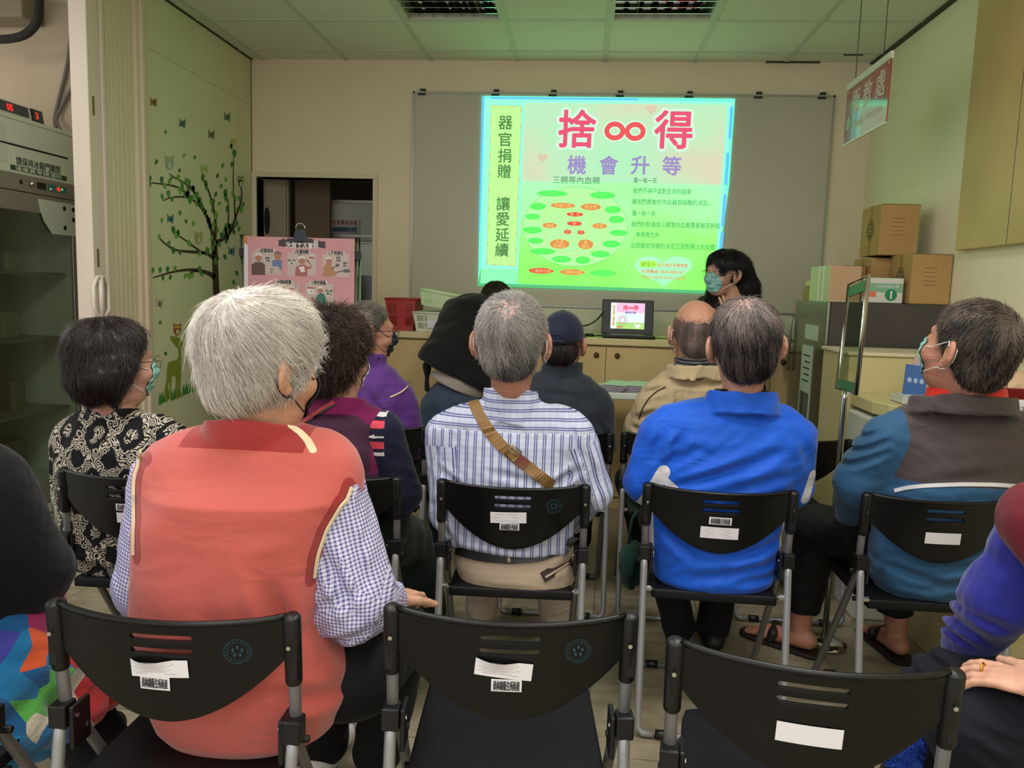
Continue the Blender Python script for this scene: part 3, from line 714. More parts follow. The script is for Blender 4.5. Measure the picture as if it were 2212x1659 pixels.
GO = [(1193, 418, 33, 6.5, '外曾祖父母'), (1302, 422, 27, 7.5, '曾祖父母'), (1162, 446, 17, 7.5, '舅舅'), (1151, 468, 16, 6.5, '阿姨'), (1150, 497, 21, 7.2, '外甥女'), (1157, 520, 17, 6.5, '外孫'), (1172, 543, 28, 7, '外曾孫子女'), (1213, 560, 21, 7.2, '曾孫子'), (1259, 562, 16, 8, '曾孫'), (1297, 549, 21, 7.2, '姪兒女'), (1321, 527, 19, 7.5, '姪子'), (1336, 503, 19, 6.4, '姑姑'), (1332, 474, 17, 7.6, '伯伯'), (1324, 453, 17, 7.6, '叔叔'), (1303, 590, 28, 6.6, '三親等血親')]
OO = [(1216, 444, 27, 6.2, '外祖父母'), (1276, 447, 22, 7.4, '祖父母'), (1188, 487, 16, 6.2, '姊妹'), (1295, 488, 16, 6.2, '兄弟'), (1209, 527, 21.5, 10.5, '外孫\n外孫女'), (1265, 528, 17, 10.8, '孫\n孫女'), (1236, 588, 28, 6.6, '二親等血親')]
RO = [(1242, 463, 18.5, 5.2, '母  父'), (1241, 483, 16.5, 5.2, '我'), (1226, 501, 8.3, 5.2, '女'), (1255, 502, 8.3, 5.0, '子'), (1169, 585, 28, 6.6, '一親等血親')]
for nm, LST, c, tc_ in (('green_oval', GO, (92, 238, 100), (120, 232, 118)), ('orange_oval', OO, (232, 152, 84), (244, 214, 120)), ('red_oval', RO, (234, 96, 74), (248, 190, 130))):
    for x, y, rx, ry, s in LST:
        mb = MB(); Eo(mb, x, y, rx, ry, 6, 0)
        lines = s.split('\n')
        for i, l_ in enumerate(lines): T(mb, l_, x, y+(i-(len(lines)-1)/2)*9, 9, 7, mi=1, bold=0.012)
        mb.obj(nm, [E_('oval_'+nm, c), E_('oval_text_'+nm, tc_)], sl)
# heart
mb = MB(); hp = []
for i in range(48):
    a = 2*math.pi*i/48; x = 16*math.sin(a)**3; y = 13*math.cos(a)-5*math.cos(2*a)-2*math.cos(3*a)-math.cos(4*a); hp.append((1433+x*3.9, 582-y*(2.4 if y > 0 else 2.35)))
mb.add([tuple(S(x, y, 4)) for x, y in hp], [tuple(range(48))], 0); mb.obj('heart', E_('heart', (180, 255, 204)), sl)
mb = MB(); quadS(mb, [(1382, 577), (1382, 564), (1419, 564), (1419, 577)], 5); mb.obj('highlight_block', E_('highlight', (196, 252, 84)), sl)
mb = MB(); T(mb, '健保卡', 1400, 571, 12, 6, bold=0.02, wpx=32); mb.obj('highlight_text', E_('highlight_text', (136, 196, 84)), sl)
mb = MB(); T(mb, '註記器官捐贈意願', 1453, 573, 9, 6, bold=0.02, wpx=64); T(mb, '申請專線  0800-888-067', 1432, 587, 9.5, 6, bold=0.02, wpx=92); T(mb, 'http://www.torsc.org.tw', 1434, 600, 10, 6, bold=0.02, wpx=92); mb.obj('heart_text', E_('heart_text', (226, 120, 112)), sl)
mb = MB()
for cx, cy, s in ((1407, 236, 0.75), (1172, 340, 0.7)):
    hp = []
    for i in range(28):
        a = 2*math.pi*i/28; x = 16*math.sin(a)**3; y = 13*math.cos(a)-5*math.cos(2*a)-2*math.cos(3*a)-math.cos(4*a); hp.append((cx+x*s, cy-y*s))
    mb.add([tuple(S(x, y, 4)) for x, y in hp], [tuple(range(28))], 0)
mb.obj('faint_heart', E_('faint_heart', (226, 208, 180)), sl)

# ------------------------------------------------------------------ front counter
CT, CF = 1.092, 5.0
M_ply = mat('pale_birch_laminate', (206, 178, 122), 0.45, var=0.06, vscale=2.5)
M_plytop = mat('worktop_laminate', (214, 196, 142), 0.4, var=0.03, vscale=4)
t = thing('worktop', 'cream worktop running under the whiteboard along the front wall', 'worktop', (0.0, 5.3, CT))
mb = MB(); mb.box((-1.30, CF-0.03, CT-0.042), (1.30, YB-0.002, CT)); mb.obj('slab', M_plytop, t, bevel=0.006)
mb = MB(); mb.box((-1.24, YB-0.045, CT), (1.70, YB-0.002, CT+0.165)); mb.obj('back_ledge', mat('cream_ledge', (206, 204, 178), 0.6), t)
seams = [-1.28, -0.865, -0.355, 0.155, 0.66, 1.17, 1.30]
names = ['leftmost, beside the doorway', 'behind the person bending over', 'left of the laptop', 'below the laptop', 'behind the beige jacket man', 'right end, beside the steel fridge']
knob_side = [None, -1, 1, -1, 1, -1]
for i in range(6):
    x0, x1 = seams[i], seams[i+1]
    t = thing('cabinet', 'pale wooden base cabinet under the front worktop, %s' % names[i], 'cabinet', ((x0+x1)/2, CF+0.3, 0))
    mb = MB(); mb.box((x0, CF+0.02, 0.0), (x1, YB-0.002, CT-0.045)); mb.obj('carcass', M_ply, t)
    mb = MB(); mb.box((x0+0.0015, CF, 0.08), (x1-0.0015, CF+0.018, CT-0.052)); d = mb.obj('door', M_ply, t, bevel=0.002)
    if knob_side[i]:
        kx = x0+0.07 if knob_side[i] < 0 else x1-0.06
        mb = MB(); mb.lathe((kx, CF, 0.985), [(0.017, 0), (0.017, -0.004), (0.008, -0.006), (0.008, -0.014), (0.015, -0.02), (0.014, -0.026), (0.0, -0.028)], 16, axis=(0, 1, 0))
        o = mb.obj('knob', mat('dark_bronze_knob', (92, 62, 36), 0.4, 0.5), d)
# laptop
LX, LY = 0.293, 5.12
t = thing('laptop', 'open black laptop showing the pink slide, standing on the worktop', 'laptop', (LX, LY, CT))
mb = MB(); mb.box((LX-0.165, LY-0.10, CT+0.001), (LX+0.165, LY+0.125, CT+0.022)); mb.obj('base', M_black, t, bevel=0.006)
mb = MB(); mb.box((LX-0.145, LY-0.01, CT+0.0222), (LX+0.145, LY+0.10, CT+0.024)); mb.box((LX-0.04, LY-0.085, CT+0.0222), (LX+0.04, LY-0.03, CT+0.0235)); mb.obj('keyboard', mat('key_black', (34, 34, 36), 0.5), t)
R = Matrix.Translation((LX, LY+0.125, CT+0.02)) @ Matrix.Rotation(math.radians(-10), 4, 'X')
mb = MB(); mb.box((-0.168, 0, 0.0), (0.168, 0.012, 0.225), 0, R); sc = mb.obj('screen_lid', M_black, t, bevel=0.004)
mb = MB(); mb.box((-0.11, -0.0015, 0.032), (0.11, -0.0005, 0.203), 0, R)
def LS(u, v, k): return R @ Vector((-0.11+0.22*u, -0.002-0.0004*k, 0.032+0.171*v))
mb.v = []; mb.f = []; mb.m = []; mb.sm = []
def lq(u0, v0, u1, v1, k, mi): mb.add([tuple(LS(*p, k)) for p in ((u0, v0), (u1, v0), (u1, v1), (u0, v1))], [(0, 1, 2, 3)], mi)
lq(0, 0, 1, 1, 0, 0); lq(0.17, 0.62, 1, 1, 1, 1); lq(0.17, 0, 1, 0.25, 1, 2); lq(0.03, 0.08, 0.14, 0.92, 1, 3)
uxl = np.array(R.to_3x3() @ Vector((1, 0, 0))); uzl = np.array(R.to_3x3() @ Vector((0, 0, 1)))
for s, u, v, h, mi in (('捨∞得', 0.58, 0.82, 0.034, 4), ('機 會 升 等', 0.58, 0.63, 0.014, 5)): put_text(mb, s, h, LS(u, v, 2), uxl, uzl, mi, 0.001)
put_text(mb, list('器官捐贈 讓愛延續'), 0.0135, LS(0.09, 0.5, 2), uxl, uzl, 6, 0.0005, vertical=True)
for i in range(14):
    a = 2*math.pi*i/14
    for rr, mi in ((1.0, 7), (0.6, 4)):
        u = 0.35+0.14*rr*math.cos(a); v = 0.33+0.2*rr*math.sin(a); lq(u-0.02, v-0.012, u+0.02, v+0.012, 3, mi)
lq(0.2, 0.05, 0.36, 0.09, 3, 4)
hp = [(0.8+16*math.sin(a)**3*0.006, 0.12+(13*math.cos(a)-5*math.cos(2*a)-2*math.cos(3*a)-math.cos(4*a))*0.006) for a in np.linspace(0, 6.28, 24, endpoint=False)]
mb.add([tuple(LS(u, v, 2)) for u, v in hp], [tuple(range(24))], 8)
G = 0.95
mb.obj('display', [emis('lcd_white', (232, 244, 250), G), emis('lcd_pink', (244, 196, 226), G), emis('lcd_green', (176, 226, 130), G), emis('lcd_cream', (250, 240, 206), G), emis('lcd_red', (226, 70, 100), G), emis('lcd_blue', (90, 110, 180), G), emis('lcd_tan', (196, 150, 96), G), emis('lcd_teal', (110, 180, 120), G), emis('lcd_heart', (250, 236, 250), G)], sc)
# cables
M_cable = mat('black_cable', (14, 14, 14), 0.5)
def cable(name, pts, r, m, label, cat='cable'):
    mb = MB(); P = [np.array(p, float) for p in pts]; out = []
    for i in range(len(P)-1):
        a, b_, c, d = P[max(i-1, 0)], P[i], P[i+1], P[min(i+2, len(P)-1)]
        for s in range(6):
            u = s/6; out.append(0.5*((2*b_)+(-a+c)*u+(2*a-5*b_+4*c-d)*u*u+(-a+3*b_-3*c+d)*u**3))
    out.append(P[-1]); mb.tube(out, r, 8); return tag(mb.obj(name, m), label, cat)
cable('video_cable', [at(1304, 673, 5.2), at(1290, 690, 5.3), at(1270, 702, 5.5), at(1245, 705, 5.58)], 0.0055, M_cable, 'black video cable rising from the back of the laptop to the ledge')
c_ = cable('power_cable', [(LX-0.16, LY, CT+0.012), (LX-0.2, LY, CT+0.008), (LX-0.26, LY+0.02, CT+0.008), (LX-0.4, LY+0.06, CT+0.007)], 0.005, M_cable, 'black power cable with adapter plug lying left of the laptop')
mb = MB(); mb.tube([(LX-0.27, LY+0.02, CT+0.010), (LX-0.22, LY+0.005, CT+0.010)], 0.010, 8); o = mb.obj('plug', M_cable); o.parent = c_
cable('mouse_cable', [(LX+0.17, LY, CT+0.006), (LX+0.25, LY-0.03, CT+0.006), (LX+0.34, LY+0.02, CT+0.006), (LX+0.40, LY+0.1, CT+0.006)], 0.003, M_cable, 'thin black cable lying on the worktop right of the laptop')
t = thing('power_strip', 'white power strip with red switch and plugs at the right end of the worktop', 'power strip', (1.2, 5.3, CT))
p0 = at(1714, 718, 5.35); mb = MB(); mb.box((1.16, 5.22, CT+0.001), (1.34, 5.28, CT+0.03)); mb.obj('strip_body', mat('off_white_plastic', (200, 196, 172), 0.5), t, bevel=0.006)
mb = MB(); mb.box((1.25, 5.235, CT+0.03), (1.29, 5.265, CT+0.055)); mb.obj('switch', mat('red_switch', (206, 74, 40), 0.4), t, bevel=0.003)
mb = MB(); mb.tube([(1.21, 5.25, CT+0.03), (1.205, 5.25, CT+0.075), (1.19, 5.25, CT+0.1)], [0.014, 0.012, 0.006], 8); mb.obj('plug', M_black, t)
cable('adapter_cable', [(1.19, 5.25, CT+0.1), (1.14, 5.27, CT+0.16), (1.04, 5.3, CT+0.165), (0.9, 5.35, CT+0.15), (0.8, 5.4, CT+0.02)], 0.005, M_cable, 'thick black cable looping above the power strip')
cable('thin_cable', [(1.1, 5.2, CT+0.006), (1.06, 5.22, CT+0.05), (1.12, 5.25, CT+0.12), (1.24, 5.3, CT+0.11), (1.32, 5.3, CT+0.05), (1.36, 5.32, CT+0.01)], 0.0025, mat('grey_cable', (90, 90, 84), 0.5), 'thin grey cable curled behind the power strip')
# baskets
def basket(name, c, w, d, h, m, label, lipm=None, rz=0.0, tilt=0.0, slots=5, flare=0.02, note=None, group=None):
    t = thing(name, label, 'basket', c, rz, group); t.rotation_euler = (0, tilt, rz)
    mb = MB(); th = 0.004
    def wall(p0, p1, q0, q1, ns):
        # panel with slot openings: split in bars
        p0, p1, q0, q1 = [np.array(v, float) for v in (p0, p1, q0, q1)]
        nrm = np.cross(p1-p0, q0-p0); nrm = nrm/np.linalg.norm(nrm)*th
        def pt(u, v): return (p0+(p1-p0)*u)*(1-v)+(q0+(q1-q0)*u)*v
        def pan(u0, u1, v0, v1):
            a = [pt(u0, v0), pt(u1, v0), pt(u1, v1), pt(u0, v1)]; b_ = [v-nrm for v in a]
            mb.add(a+b_, [(0, 1, 2, 3), (7, 6, 5, 4), (0, 4, 5, 1), (1, 5, 6, 2), (2, 6, 7, 3), (3, 7, 4, 0)])
        rows = [(0.0, 0.14), (0.46, 0.54), (0.86, 1.0)]
        for a, b_ in rows: pan(0, 1, a, b_)
        for v0, v1 in ((0.14, 0.46), (0.54, 0.86)):
            us = [0.0, 0.07]
            for g0, g1 in ((0.07, 0.34), (0.66, 0.93)):
                st = (g1-g0)/ns
                for i in range(ns): pan(g0+i*st, g0+i*st+st*0.45, v0, v1)
            pan(0, 0.07, v0, v1); pan(0.34, 0.66, v0, v1); pan(0.93, 1, v0, v1)
    b0 = [(-w/2, -d/2), (w/2, -d/2), (w/2, d/2), (-w/2, d/2)]; b1 = [(x*(1+flare/w*2), y*(1+flare/d*2)) for x, y in b0]
    for i in range(4):
        j = (i+1) % 4; wall((*b0[i], 0.002), (*b0[j], 0.002), (*b1[i], h), (*b1[j], h), slots)
    mb.box((-w/2, -d/2, 0.0), (w/2, d/2, 0.004)); mb.obj('basket_body', m, t, world=False)
    mb = MB(); q = [(x, y, h) for x, y in b1]; mb.tube(q, 0.007, 8, closed=True); mb.obj('rim', m, t, world=False)
    if note: mb = MB(); mb.box((-w*0.15, -d/2-0.012, h*0.2), (w*0.15, -d/2-0.010, h*0.85)); mb.obj('paper_label', M_paper, t, world=False)
    return t
M_redb = mat('red_basket_plastic', (178, 58, 58), 0.45); M_whb = mat('white_basket_plastic', (222, 222, 196), 0.5); M_grb = mat('pale_green_basket', (214, 232, 186), 0.5)
basket('plastic_basket', (-1.175, 5.2, CT+0.001), 0.16, 0.24, 0.2, M_redb, 'tall red plastic basket with slots standing at the left end of the worktop')
basket('plastic_basket', (-0.95, 5.14, CT+0.001), 0.215, 0.26, 0.12, M_whb, 'white slotted plastic basket next to the red basket, under the tilted one', note=True)
basket('plastic_basket', (-0.935, 5.16, CT+0.155), 0.20, 0.24, 0.095, M_grb, 'pale green basket tipped on top of the white baskets', tilt=0.16)
basket('plastic_basket', (-0.74, 5.16, CT+0.001), 0.17, 0.26, 0.12, M_whb, 'white slotted plastic basket half hidden behind the bending person')
mb = MB(); mb.box((-0.86, 5.05, CT+0.15), (-0.78, 5.25, CT+0.16)); mb.add([(-0.855, 5.03, CT+0.135), (-0.80, 5.03, CT+0.145), (-0.79, 5.03, CT+0.215), (-0.815, 5.03, CT+0.225), (-0.855, 5.035, CT+0.135), (-0.80, 5.035, CT+0.145), (-0.79, 5.035, CT+0.215), (-0.815, 5.035, CT+0.225)], [(0, 1, 2, 3), (7, 6, 5, 4), (0, 4, 5, 1), (1, 5, 6, 2), (2, 6, 7, 3), (3, 7, 4, 0)])
tag(mb.obj('envelope', mat('yellow_envelope', (214, 196, 84), 0.7)), 'yellow envelope sticking out beside the tipped green basket', 'envelope')
mb = MB(); mb.box((-0.80, 5.06, CT+0.133), (-0.64, 5.24, CT+0.142)); tag(mb.obj('folder', mat('red_folder', (150, 44, 44), 0.6)), 'dark red folder lying across the white basket behind the bending person', 'folder')

# white folding table with leaflets
t = thing('folding_table', 'white topped table with leaflets in front of the pale cabinets', 'table', (0.35, 4.45, 0))
tz = 0.845
mb = MB(); mb.box((-0.1, 4.25, tz-0.035), (0.62, 4.7, tz)); mb.obj('table_top', mat('white_table_laminate', (206, 214, 200), 0.4), t, bevel=0.006)
for x in (-0.06, 0.58):
    for y in (4.29, 4.66): mb = MB(); mb.tube([(x, y, 0.0), (x, y, tz-0.035)], 0.013, 10); mb.obj('leg', M_steelgrey, t)
rng = random.Random(3)
k = 0
for sx, n_, cx in ((0, 5, 0.19), (1, 5, 0.31), (2, 4, 0.43)):
    for i in range(n_):
        a = 0.3*(sx-1)+rng.uniform(-0.12, 0.12); t_ = thing('leaflet', 'pale folded leaflet in the %s stack on the white table' % ('left', 'middle', 'right')[sx], 'leaflet', (cx+rng.uniform(-.01, .01)+0.006*i, 4.38+rng.uniform(-.01, .01), tz+0.002+0.008*i), -0.25+a*0.4, 'leaflets in the %s stack on the table' % ('left', 'middle', 'right')[sx])
        q = MB(); q.add([(-0.07, -0.1, 0), (0.07, -0.1, 0), (0.07, 0.1, 0), (-0.07, 0.1, 0), (-0.07, -0.098, 0.004), (0.07, -0.1, 0.003), (0.07, 0.1, 0.0065), (-0.07, 0.1, 0.0075)], [(0, 3, 2, 1), (4, 5, 6, 7), (0, 1, 5, 4), (1, 2, 6, 5), (2, 3, 7, 6), (3, 0, 4, 7)]); q.obj('folded_sheet', M_paper if i < n_-1 else mat('mint_paper', (190, 222, 190), 0.7), t_, world=False)
        q = MB(); q.box((-0.071, -0.1015, 0.0), (0.071, -0.1, 0.0025)); q.obj('printed_edge', mat('lilac_print', (150, 138, 158), 0.7), t_, world=False)
# ------------------------------------------------------------------ the room behind the doorway
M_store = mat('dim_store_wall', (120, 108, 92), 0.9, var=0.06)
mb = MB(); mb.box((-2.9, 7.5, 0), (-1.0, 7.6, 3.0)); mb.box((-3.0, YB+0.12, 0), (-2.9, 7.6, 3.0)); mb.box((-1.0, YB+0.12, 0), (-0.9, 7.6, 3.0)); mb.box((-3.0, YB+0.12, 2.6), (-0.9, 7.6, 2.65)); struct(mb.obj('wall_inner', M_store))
t = thing('sliding_door', 'brown grey sliding door panel standing half open inside the doorway', 'door', (-2.1, 5.9, 0))
mb = MB(); mb.box((-2.50, 5.84, 0.0), (-2.23, 5.88, 2.35)); mb.obj('door_panel', mat('taupe_door', (150, 138, 116), 0.6), t)
mb = MB(); mb.box((-2.23, 5.86, 0.0), (-2.22, 5.90, 2.35)); mb.obj('door_edge', M_alu, t)
mb = MB(); mb.disc((-2.375, 5.838, 1.83), (0, -1, 0), 0.1, 20, th=0.003, sx=0.22); mb.obj('recessed_pull', M_dark, t)
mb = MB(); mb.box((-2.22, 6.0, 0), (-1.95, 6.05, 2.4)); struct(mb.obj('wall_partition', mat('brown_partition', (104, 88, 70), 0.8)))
t = thing('vaccine_refrigerator', 'tall stainless refrigerator with a paper notice seen through the doorway', 'refrigerator', (-1.6, 6.6, 0))
M_ss = mat('brushed_stainless', (150, 150, 142), 0.32, 0.85, var=0.05, vscale=3)
fy = 6.2
mb = MB(); mb.box((-2.05, fy, 0.0), (-1.2, fy+0.7, 1.72)); mb.obj('body', M_ss, t, bevel=0.006)
mb = MB(); mb.box((-2.05, fy-0.02, 1.76), (-2.03, fy, 2.03)); mb.box((-2.05, fy-0.02, 2.01), (-1.2, fy, 2.03)); mb.box((-2.05, fy-0.02, 1.745), (-1.2, fy, 1.765)); mb.obj('header_frame', M_alu, t)
mb = MB(); mb.box((-2.03, fy, 1.72), (-1.2, fy+0.5, 2.03)); mb.obj('header', mat('header_grey_panel', (176, 176, 164), 0.35), t)
mb = MB(); mb.box((-2.0, fy-0.025, 1.775), (-1.77, fy-0.018, 1.885)); mb.box((-1.99, fy-0.0262, 1.78), (-1.78, fy-0.0252, 1.825), 1)
put_text(mb, '疫苗專用冰箱', 0.045, (-1.885, fy-0.0265, 1.855), UX, UZ, 2, 0.001, width=0.2); put_text(mb, '溫度請控制在2～8℃', 0.032, (-1.885, fy-0.0275, 1.803), UX, UZ, 3, 0.001, width=0.185)
mb.obj('paper_notice', [mat('notice_grey_paper', (190, 176, 168), 0.7), mat('notice_blue', (96, 116, 132), 0.7), mat('notice_brown_ink', (120, 58, 48), 0.7), mat('notice_black_ink', (30, 34, 50), 0.7)], t)
mb = MB(); mb.box((-2.04, fy-0.012, 0.1), (-1.22, fy-0.001, 1.70)); d = mb.obj('door', M_ss, t, bevel=0.004)
mb = MB(); mb.box((-1.9, fy-0.014, 0.4), (-1.45, fy-0.0122, 1.45)); mb.obj('window_pane', mat('dark_glass', (60, 62, 60), 0.1), d)

# ------------------------------------------------------------------ poster easel in front of the doorway
EY = 4.5
t = thing('poster_easel', 'chrome poster stand with a black clip and a pink health poster', 'poster stand', (at(650, 520, EY)[0], EY, 0))
pl, pr = at(524, 508, EY), at(773, 518, EY); zt = (pl[2]+pr[2])/2; zb = 0.70; xl, xr = pl[0], pr[0]
mb = MB()
for x in (xl-0.008, xl+0.014, xr-0.010, xr+0.012): mb.tube([(x, EY, 0.03), (x, EY, zt+0.0)], 0.0075, 10)
for z in (zb-0.02, ): mb.tube([(xl, EY, z), (xr, EY, z)], 0.008, 8)
mb.obj('frame_tube', M_chrome, t)
mb = MB()
for x in (xl+0.002, xr+0.0): mb.box((x-0.016, EY-0.02, zt-0.12), (x+0.020, EY+0.012, zt-0.07)); mb.box((x-0.016, EY-0.02, zt+0.001), (x+0.018, EY+0.012, zt+0.008))
mb.obj('clamp', M_black, t, bevel=0.003)
for sx in (xl, xr):
    mb = MB(); mb.tube([(sx, EY-0.26, 0.012), (sx, EY+0.26, 0.012)], 0.012, 8); mb.obj('foot', M_chrome, t)
M_pinkp = mat('pink_poster_paper', (204, 142, 144), 0.28, var=0.06, vscale=5)
PY = EY-0.024
mb = MB(); mb.box((xl+0.026, PY, zb), (xr-0.012, PY+0.006, zt-0.002)); po = mb.obj('poster', M_pinkp, t)
def PP(px, py, k=1): return at(px, py, PY-0.0008*k)
def pq(mbx, x0, y0, x1, y1, k, mi=0, r=0):
    mbx.add([tuple(PP(*p, k)) for p in ((x0, y1), (x1, y1), (x1, y0), (x0, y0))], [(0, 1, 2, 3)], mi)
def pp(mbx, pts, k, mi=0): mbx.add([tuple(PP(*p, k)) for p in pts], [tuple(range(len(pts)))], mi)
def C(x, y): return (510+x*290/2212, 490+y*200/1526)      # crop coordinates of the close view of the poster
def CP(l): return [C(*p) for p in l]
def po_(mbx, cx, cy, rx, ry, k, mi=0, n=18): pp(mbx, [C(cx+rx*math.cos(2*math.pi*i/n), cy+ry*math.sin(2*math.pi*i/n)) for i in range(n)], k, mi)
pc = dict(panel=(196, 176, 166), cream=(214, 200, 192), skin=(176, 118, 96), white=(226, 216, 210), brown=(92, 66, 60), blue=(96, 116, 152), rose=(170, 92, 88), tan=(178, 128, 92), grey=(96, 92, 88), green=(34, 110, 92), orange=(206, 122, 40), navy=(74, 98, 132), dark=(52, 44, 44), red=(170, 48, 40), plant=(60, 66, 56), hair=(120, 104, 98), strip=(222, 216, 224), band=(62, 40, 44))
pcm = {k_: mat('poster_'+k_, v, 0.4) for k_, v in pc.items()}; pk = list(pc); PM = [pcm[k_] for k_ in pk]; I = {k_: i for i, k_ in enumerate(pk)}
mb = MB(); pp(mb, CP([(195, 140), (130, 140), (135, 1410), (200, 1410)]), 1, I['strip']); pp(mb, CP([(190, 140), (132, 140), (134, 260), (190, 300)]), 2, I['orange']); mb.obj('poster_edge_strip', PM, po)
mb = MB(); pts = []
rg = random.Random(2)
for i in range(25): pts.append((700+i*32, 205+i*1.7+rg.uniform(-12, 12)))
for i in range(25): pts.append((1468-i*32, 350-i*1.4+rg.uniform(-12, 12)))
for i in range(24): pp(mb, CP([pts[i], pts[i+1], pts[48-i], pts[49-i]]), 2, I['band'])
put_text(mb, '失智十大警訊', 0.05, PP(*C(1090, 288), 3), UX, UZ, I['white'], 0.0012, width=0.19); mb.obj('poster_heading', PM, po)
def cap_(s, x, y, w=250):
    q = MB(); pp(q, CP([(x-w/2-20, y-34), (x+w/2+20, y-30), (x+w/2+20, y+34), (x-w/2-20, y+32)]), 3, I['cream']); c_ = C(x, y); put_text(q, s, 0.024, PP(*c_, 4), UX, UZ, I['dark'], 0.0008, width=w*290/2212/381); q.obj('caption', PM, po)
for s, x, y in (('1.記憶減退', 492, 388), ('2.計畫困難', 1075, 408), ('3.不再勝任', 1645, 432), ('4.地點錯置', 788, 905), ('5.時空錯亂', 1362, 918), ('6.理解困難', 500, 1395)): cap_(s, x, y)
def panel(x0, y0, x1, y1):
    q = MB(); r = 22; pts = []
    for cx, cy, a0 in ((x1-r, y0+r, -90), (x1-r, y1-r, 0), (x0+r, y1-r, 90), (x0+r, y0+r, 180)):
        for i in range(4): a = math.radians(a0+i*30); pts.append((cx+r*math.cos(a), cy+r*math.sin(a)))
    pp(q, CP(pts[::-1]), 2, I['panel']); return q
def fig(q, hx, hy, hr, sh, body, c, hair='white'):
    pp(q, CP(body), 3, I[c]); po_(q, hx, hy, hr, hr*1.25, 4, I['skin']); pp(q, CP([(hx-hr*1.05, hy-hr*0.3), (hx-hr, hy-hr*1.1), (hx, hy-hr*1.5), (hx+hr, hy-hr*1.1), (hx+hr*1.05, hy-hr*0.3), (hx, hy-hr*0.8)]), 5, I[hair])
def bub(q, x, y, r, s='', c='dark'):
    po_(q, x, y, r, r*0.95, 5, I['cream'])
    if s: cc = C(x, y); put_text(q, s, 0.014, PP(*cc, 6), UX, UZ, I[c], 0.0004)
q = panel(255, 405, 755, 790); fig(q, 368, 505, 52, 0, [(255, 780), (255, 620), (320, 580), (420, 580), (475, 620), (478, 790), (275, 792)], 'brown')
fig(q, 685, 480, 55, 0, [(595, 650), (600, 550), (750, 545), (750, 740), (690, 650)], 'blue', 'hair'); bub(q, 515, 535, 60, '剛剛\n去哪'); bub(q, 595, 725, 62, '昨天\n吃了'); q.obj('illustration_panel', PM, po)
q = panel(845, 430, 1325, 812); fig(q, 1085, 555, 52, 0, [(970, 810), (985, 660), (1050, 625), (1130, 625), (1180, 660), (1240, 650), (1150, 540), (1180, 530), (1248, 650), (1225, 690), (1170, 690), (1172, 812)], 'rose'); pp(q, CP([(1030, 660), (1120, 650), (1140, 740), (1070, 750)]), 6, I['white']); bub(q, 915, 575, 60, '接下來\n呢'); bub(q, 1245, 510, 55, '糟糕', 'red'); put_text(q, '<?', 0.02, PP(*C(1045, 462), 6), UX, UZ, I['dark']); q.obj('illustration_panel', PM, po)
q = panel(1425, 450, 1870, 830); fig(q, 1530, 560, 48, 0, [(1425, 820), (1440, 660), (1480, 610), (1560, 610), (1600, 700), (1660, 790), (1600, 820)], 'tan'); po_(q, 1815, 725, 58, 30, 5, I['grey']); pp(q, CP([(1640, 745), (1760, 715), (1765, 728), (1645, 760)]), 5, I['grey']); po_(q, 1670, 630, 28, 26, 5, I['grey']); pp(q, CP([(1565, 690), (1655, 635), (1662, 642), (1572, 700)]), 5, I['dark']); bub(q, 1680, 530, 60, '這要\n怎麼'); bub(q, 1800, 620, 55, '順序\n是什'); put_text(q, '?', 0.02, PP(*C(1550, 485), 6), UX, UZ, I['dark']); q.obj('illustration_panel', PM, po)
q = panel(550, 920, 1045, 1300); fig(q, 910, 1035, 48, 0, [(850, 1285), (870, 1200), (800, 1250), (785, 1230), (840, 1150), (870, 1095), (960, 1090), (1020, 1120), (1045, 1180), (1040, 1285)], 'navy', 'white'); po_(q, 790, 1010, 55, 52, 4, I['cream']); po_(q, 795, 1010, 36, 30, 5, I['orange']); pp(q, CP([(760, 1010), (735, 995), (735, 1030)]), 5, I['orange'])
pp(q, CP([(555, 1192), (795, 1197), (795, 1208), (555, 1204)]), 4, I['brown']); pp(q, CP([(555, 1206), (795, 1210), (795, 1285), (555, 1285)]), 3, I['white'])
for x, c in ((648, 'orange'), (722, 'green')): pp(q, CP([(x-34, 1150), (x+34, 1150), (x+24, 1195), (x-24, 1195)]), 5, I[c]); [pp(q, CP([(x-8, 1150), (x+dx, 1065+abs(dx)*0.5), (x+8, 1150)]), 6, I['plant']) for dx in (-42, -22, 0, 22, 42)]
put_text(q, '?', 0.02, PP(*C(985, 975), 6), UX, UZ, I['dark']); q.obj('illustration_panel', PM, po)
q = panel(1140, 935, 1610, 1290); fig(q, 1385, 1045, 45, 0, [(1310, 1285), (1305, 1200), (1340, 1120), (1400, 1095), (1450, 1110), (1490, 1200), (1480, 1285)], 'green', 'white'); pp(q, CP([(1170, 995), (1295, 1000), (1293, 1020), (1170, 1016)]), 5, I['red']); pp(q, CP([(1172, 1016), (1293, 1020), (1300, 1110), (1180, 1105)]), 4, I['white']); put_text(q, '21', 0.018, PP(*C(1240, 1060), 6), UX, UZ, I['dark']); bub(q, 1530, 1080, 60, '現在是\n幾月'); pp(q, CP([(1230, 1190), (1250, 1150), (1275, 1180), (1320, 1230), (1310, 1260)]), 5, I['skin']); q.obj('illustration_panel', PM, po)
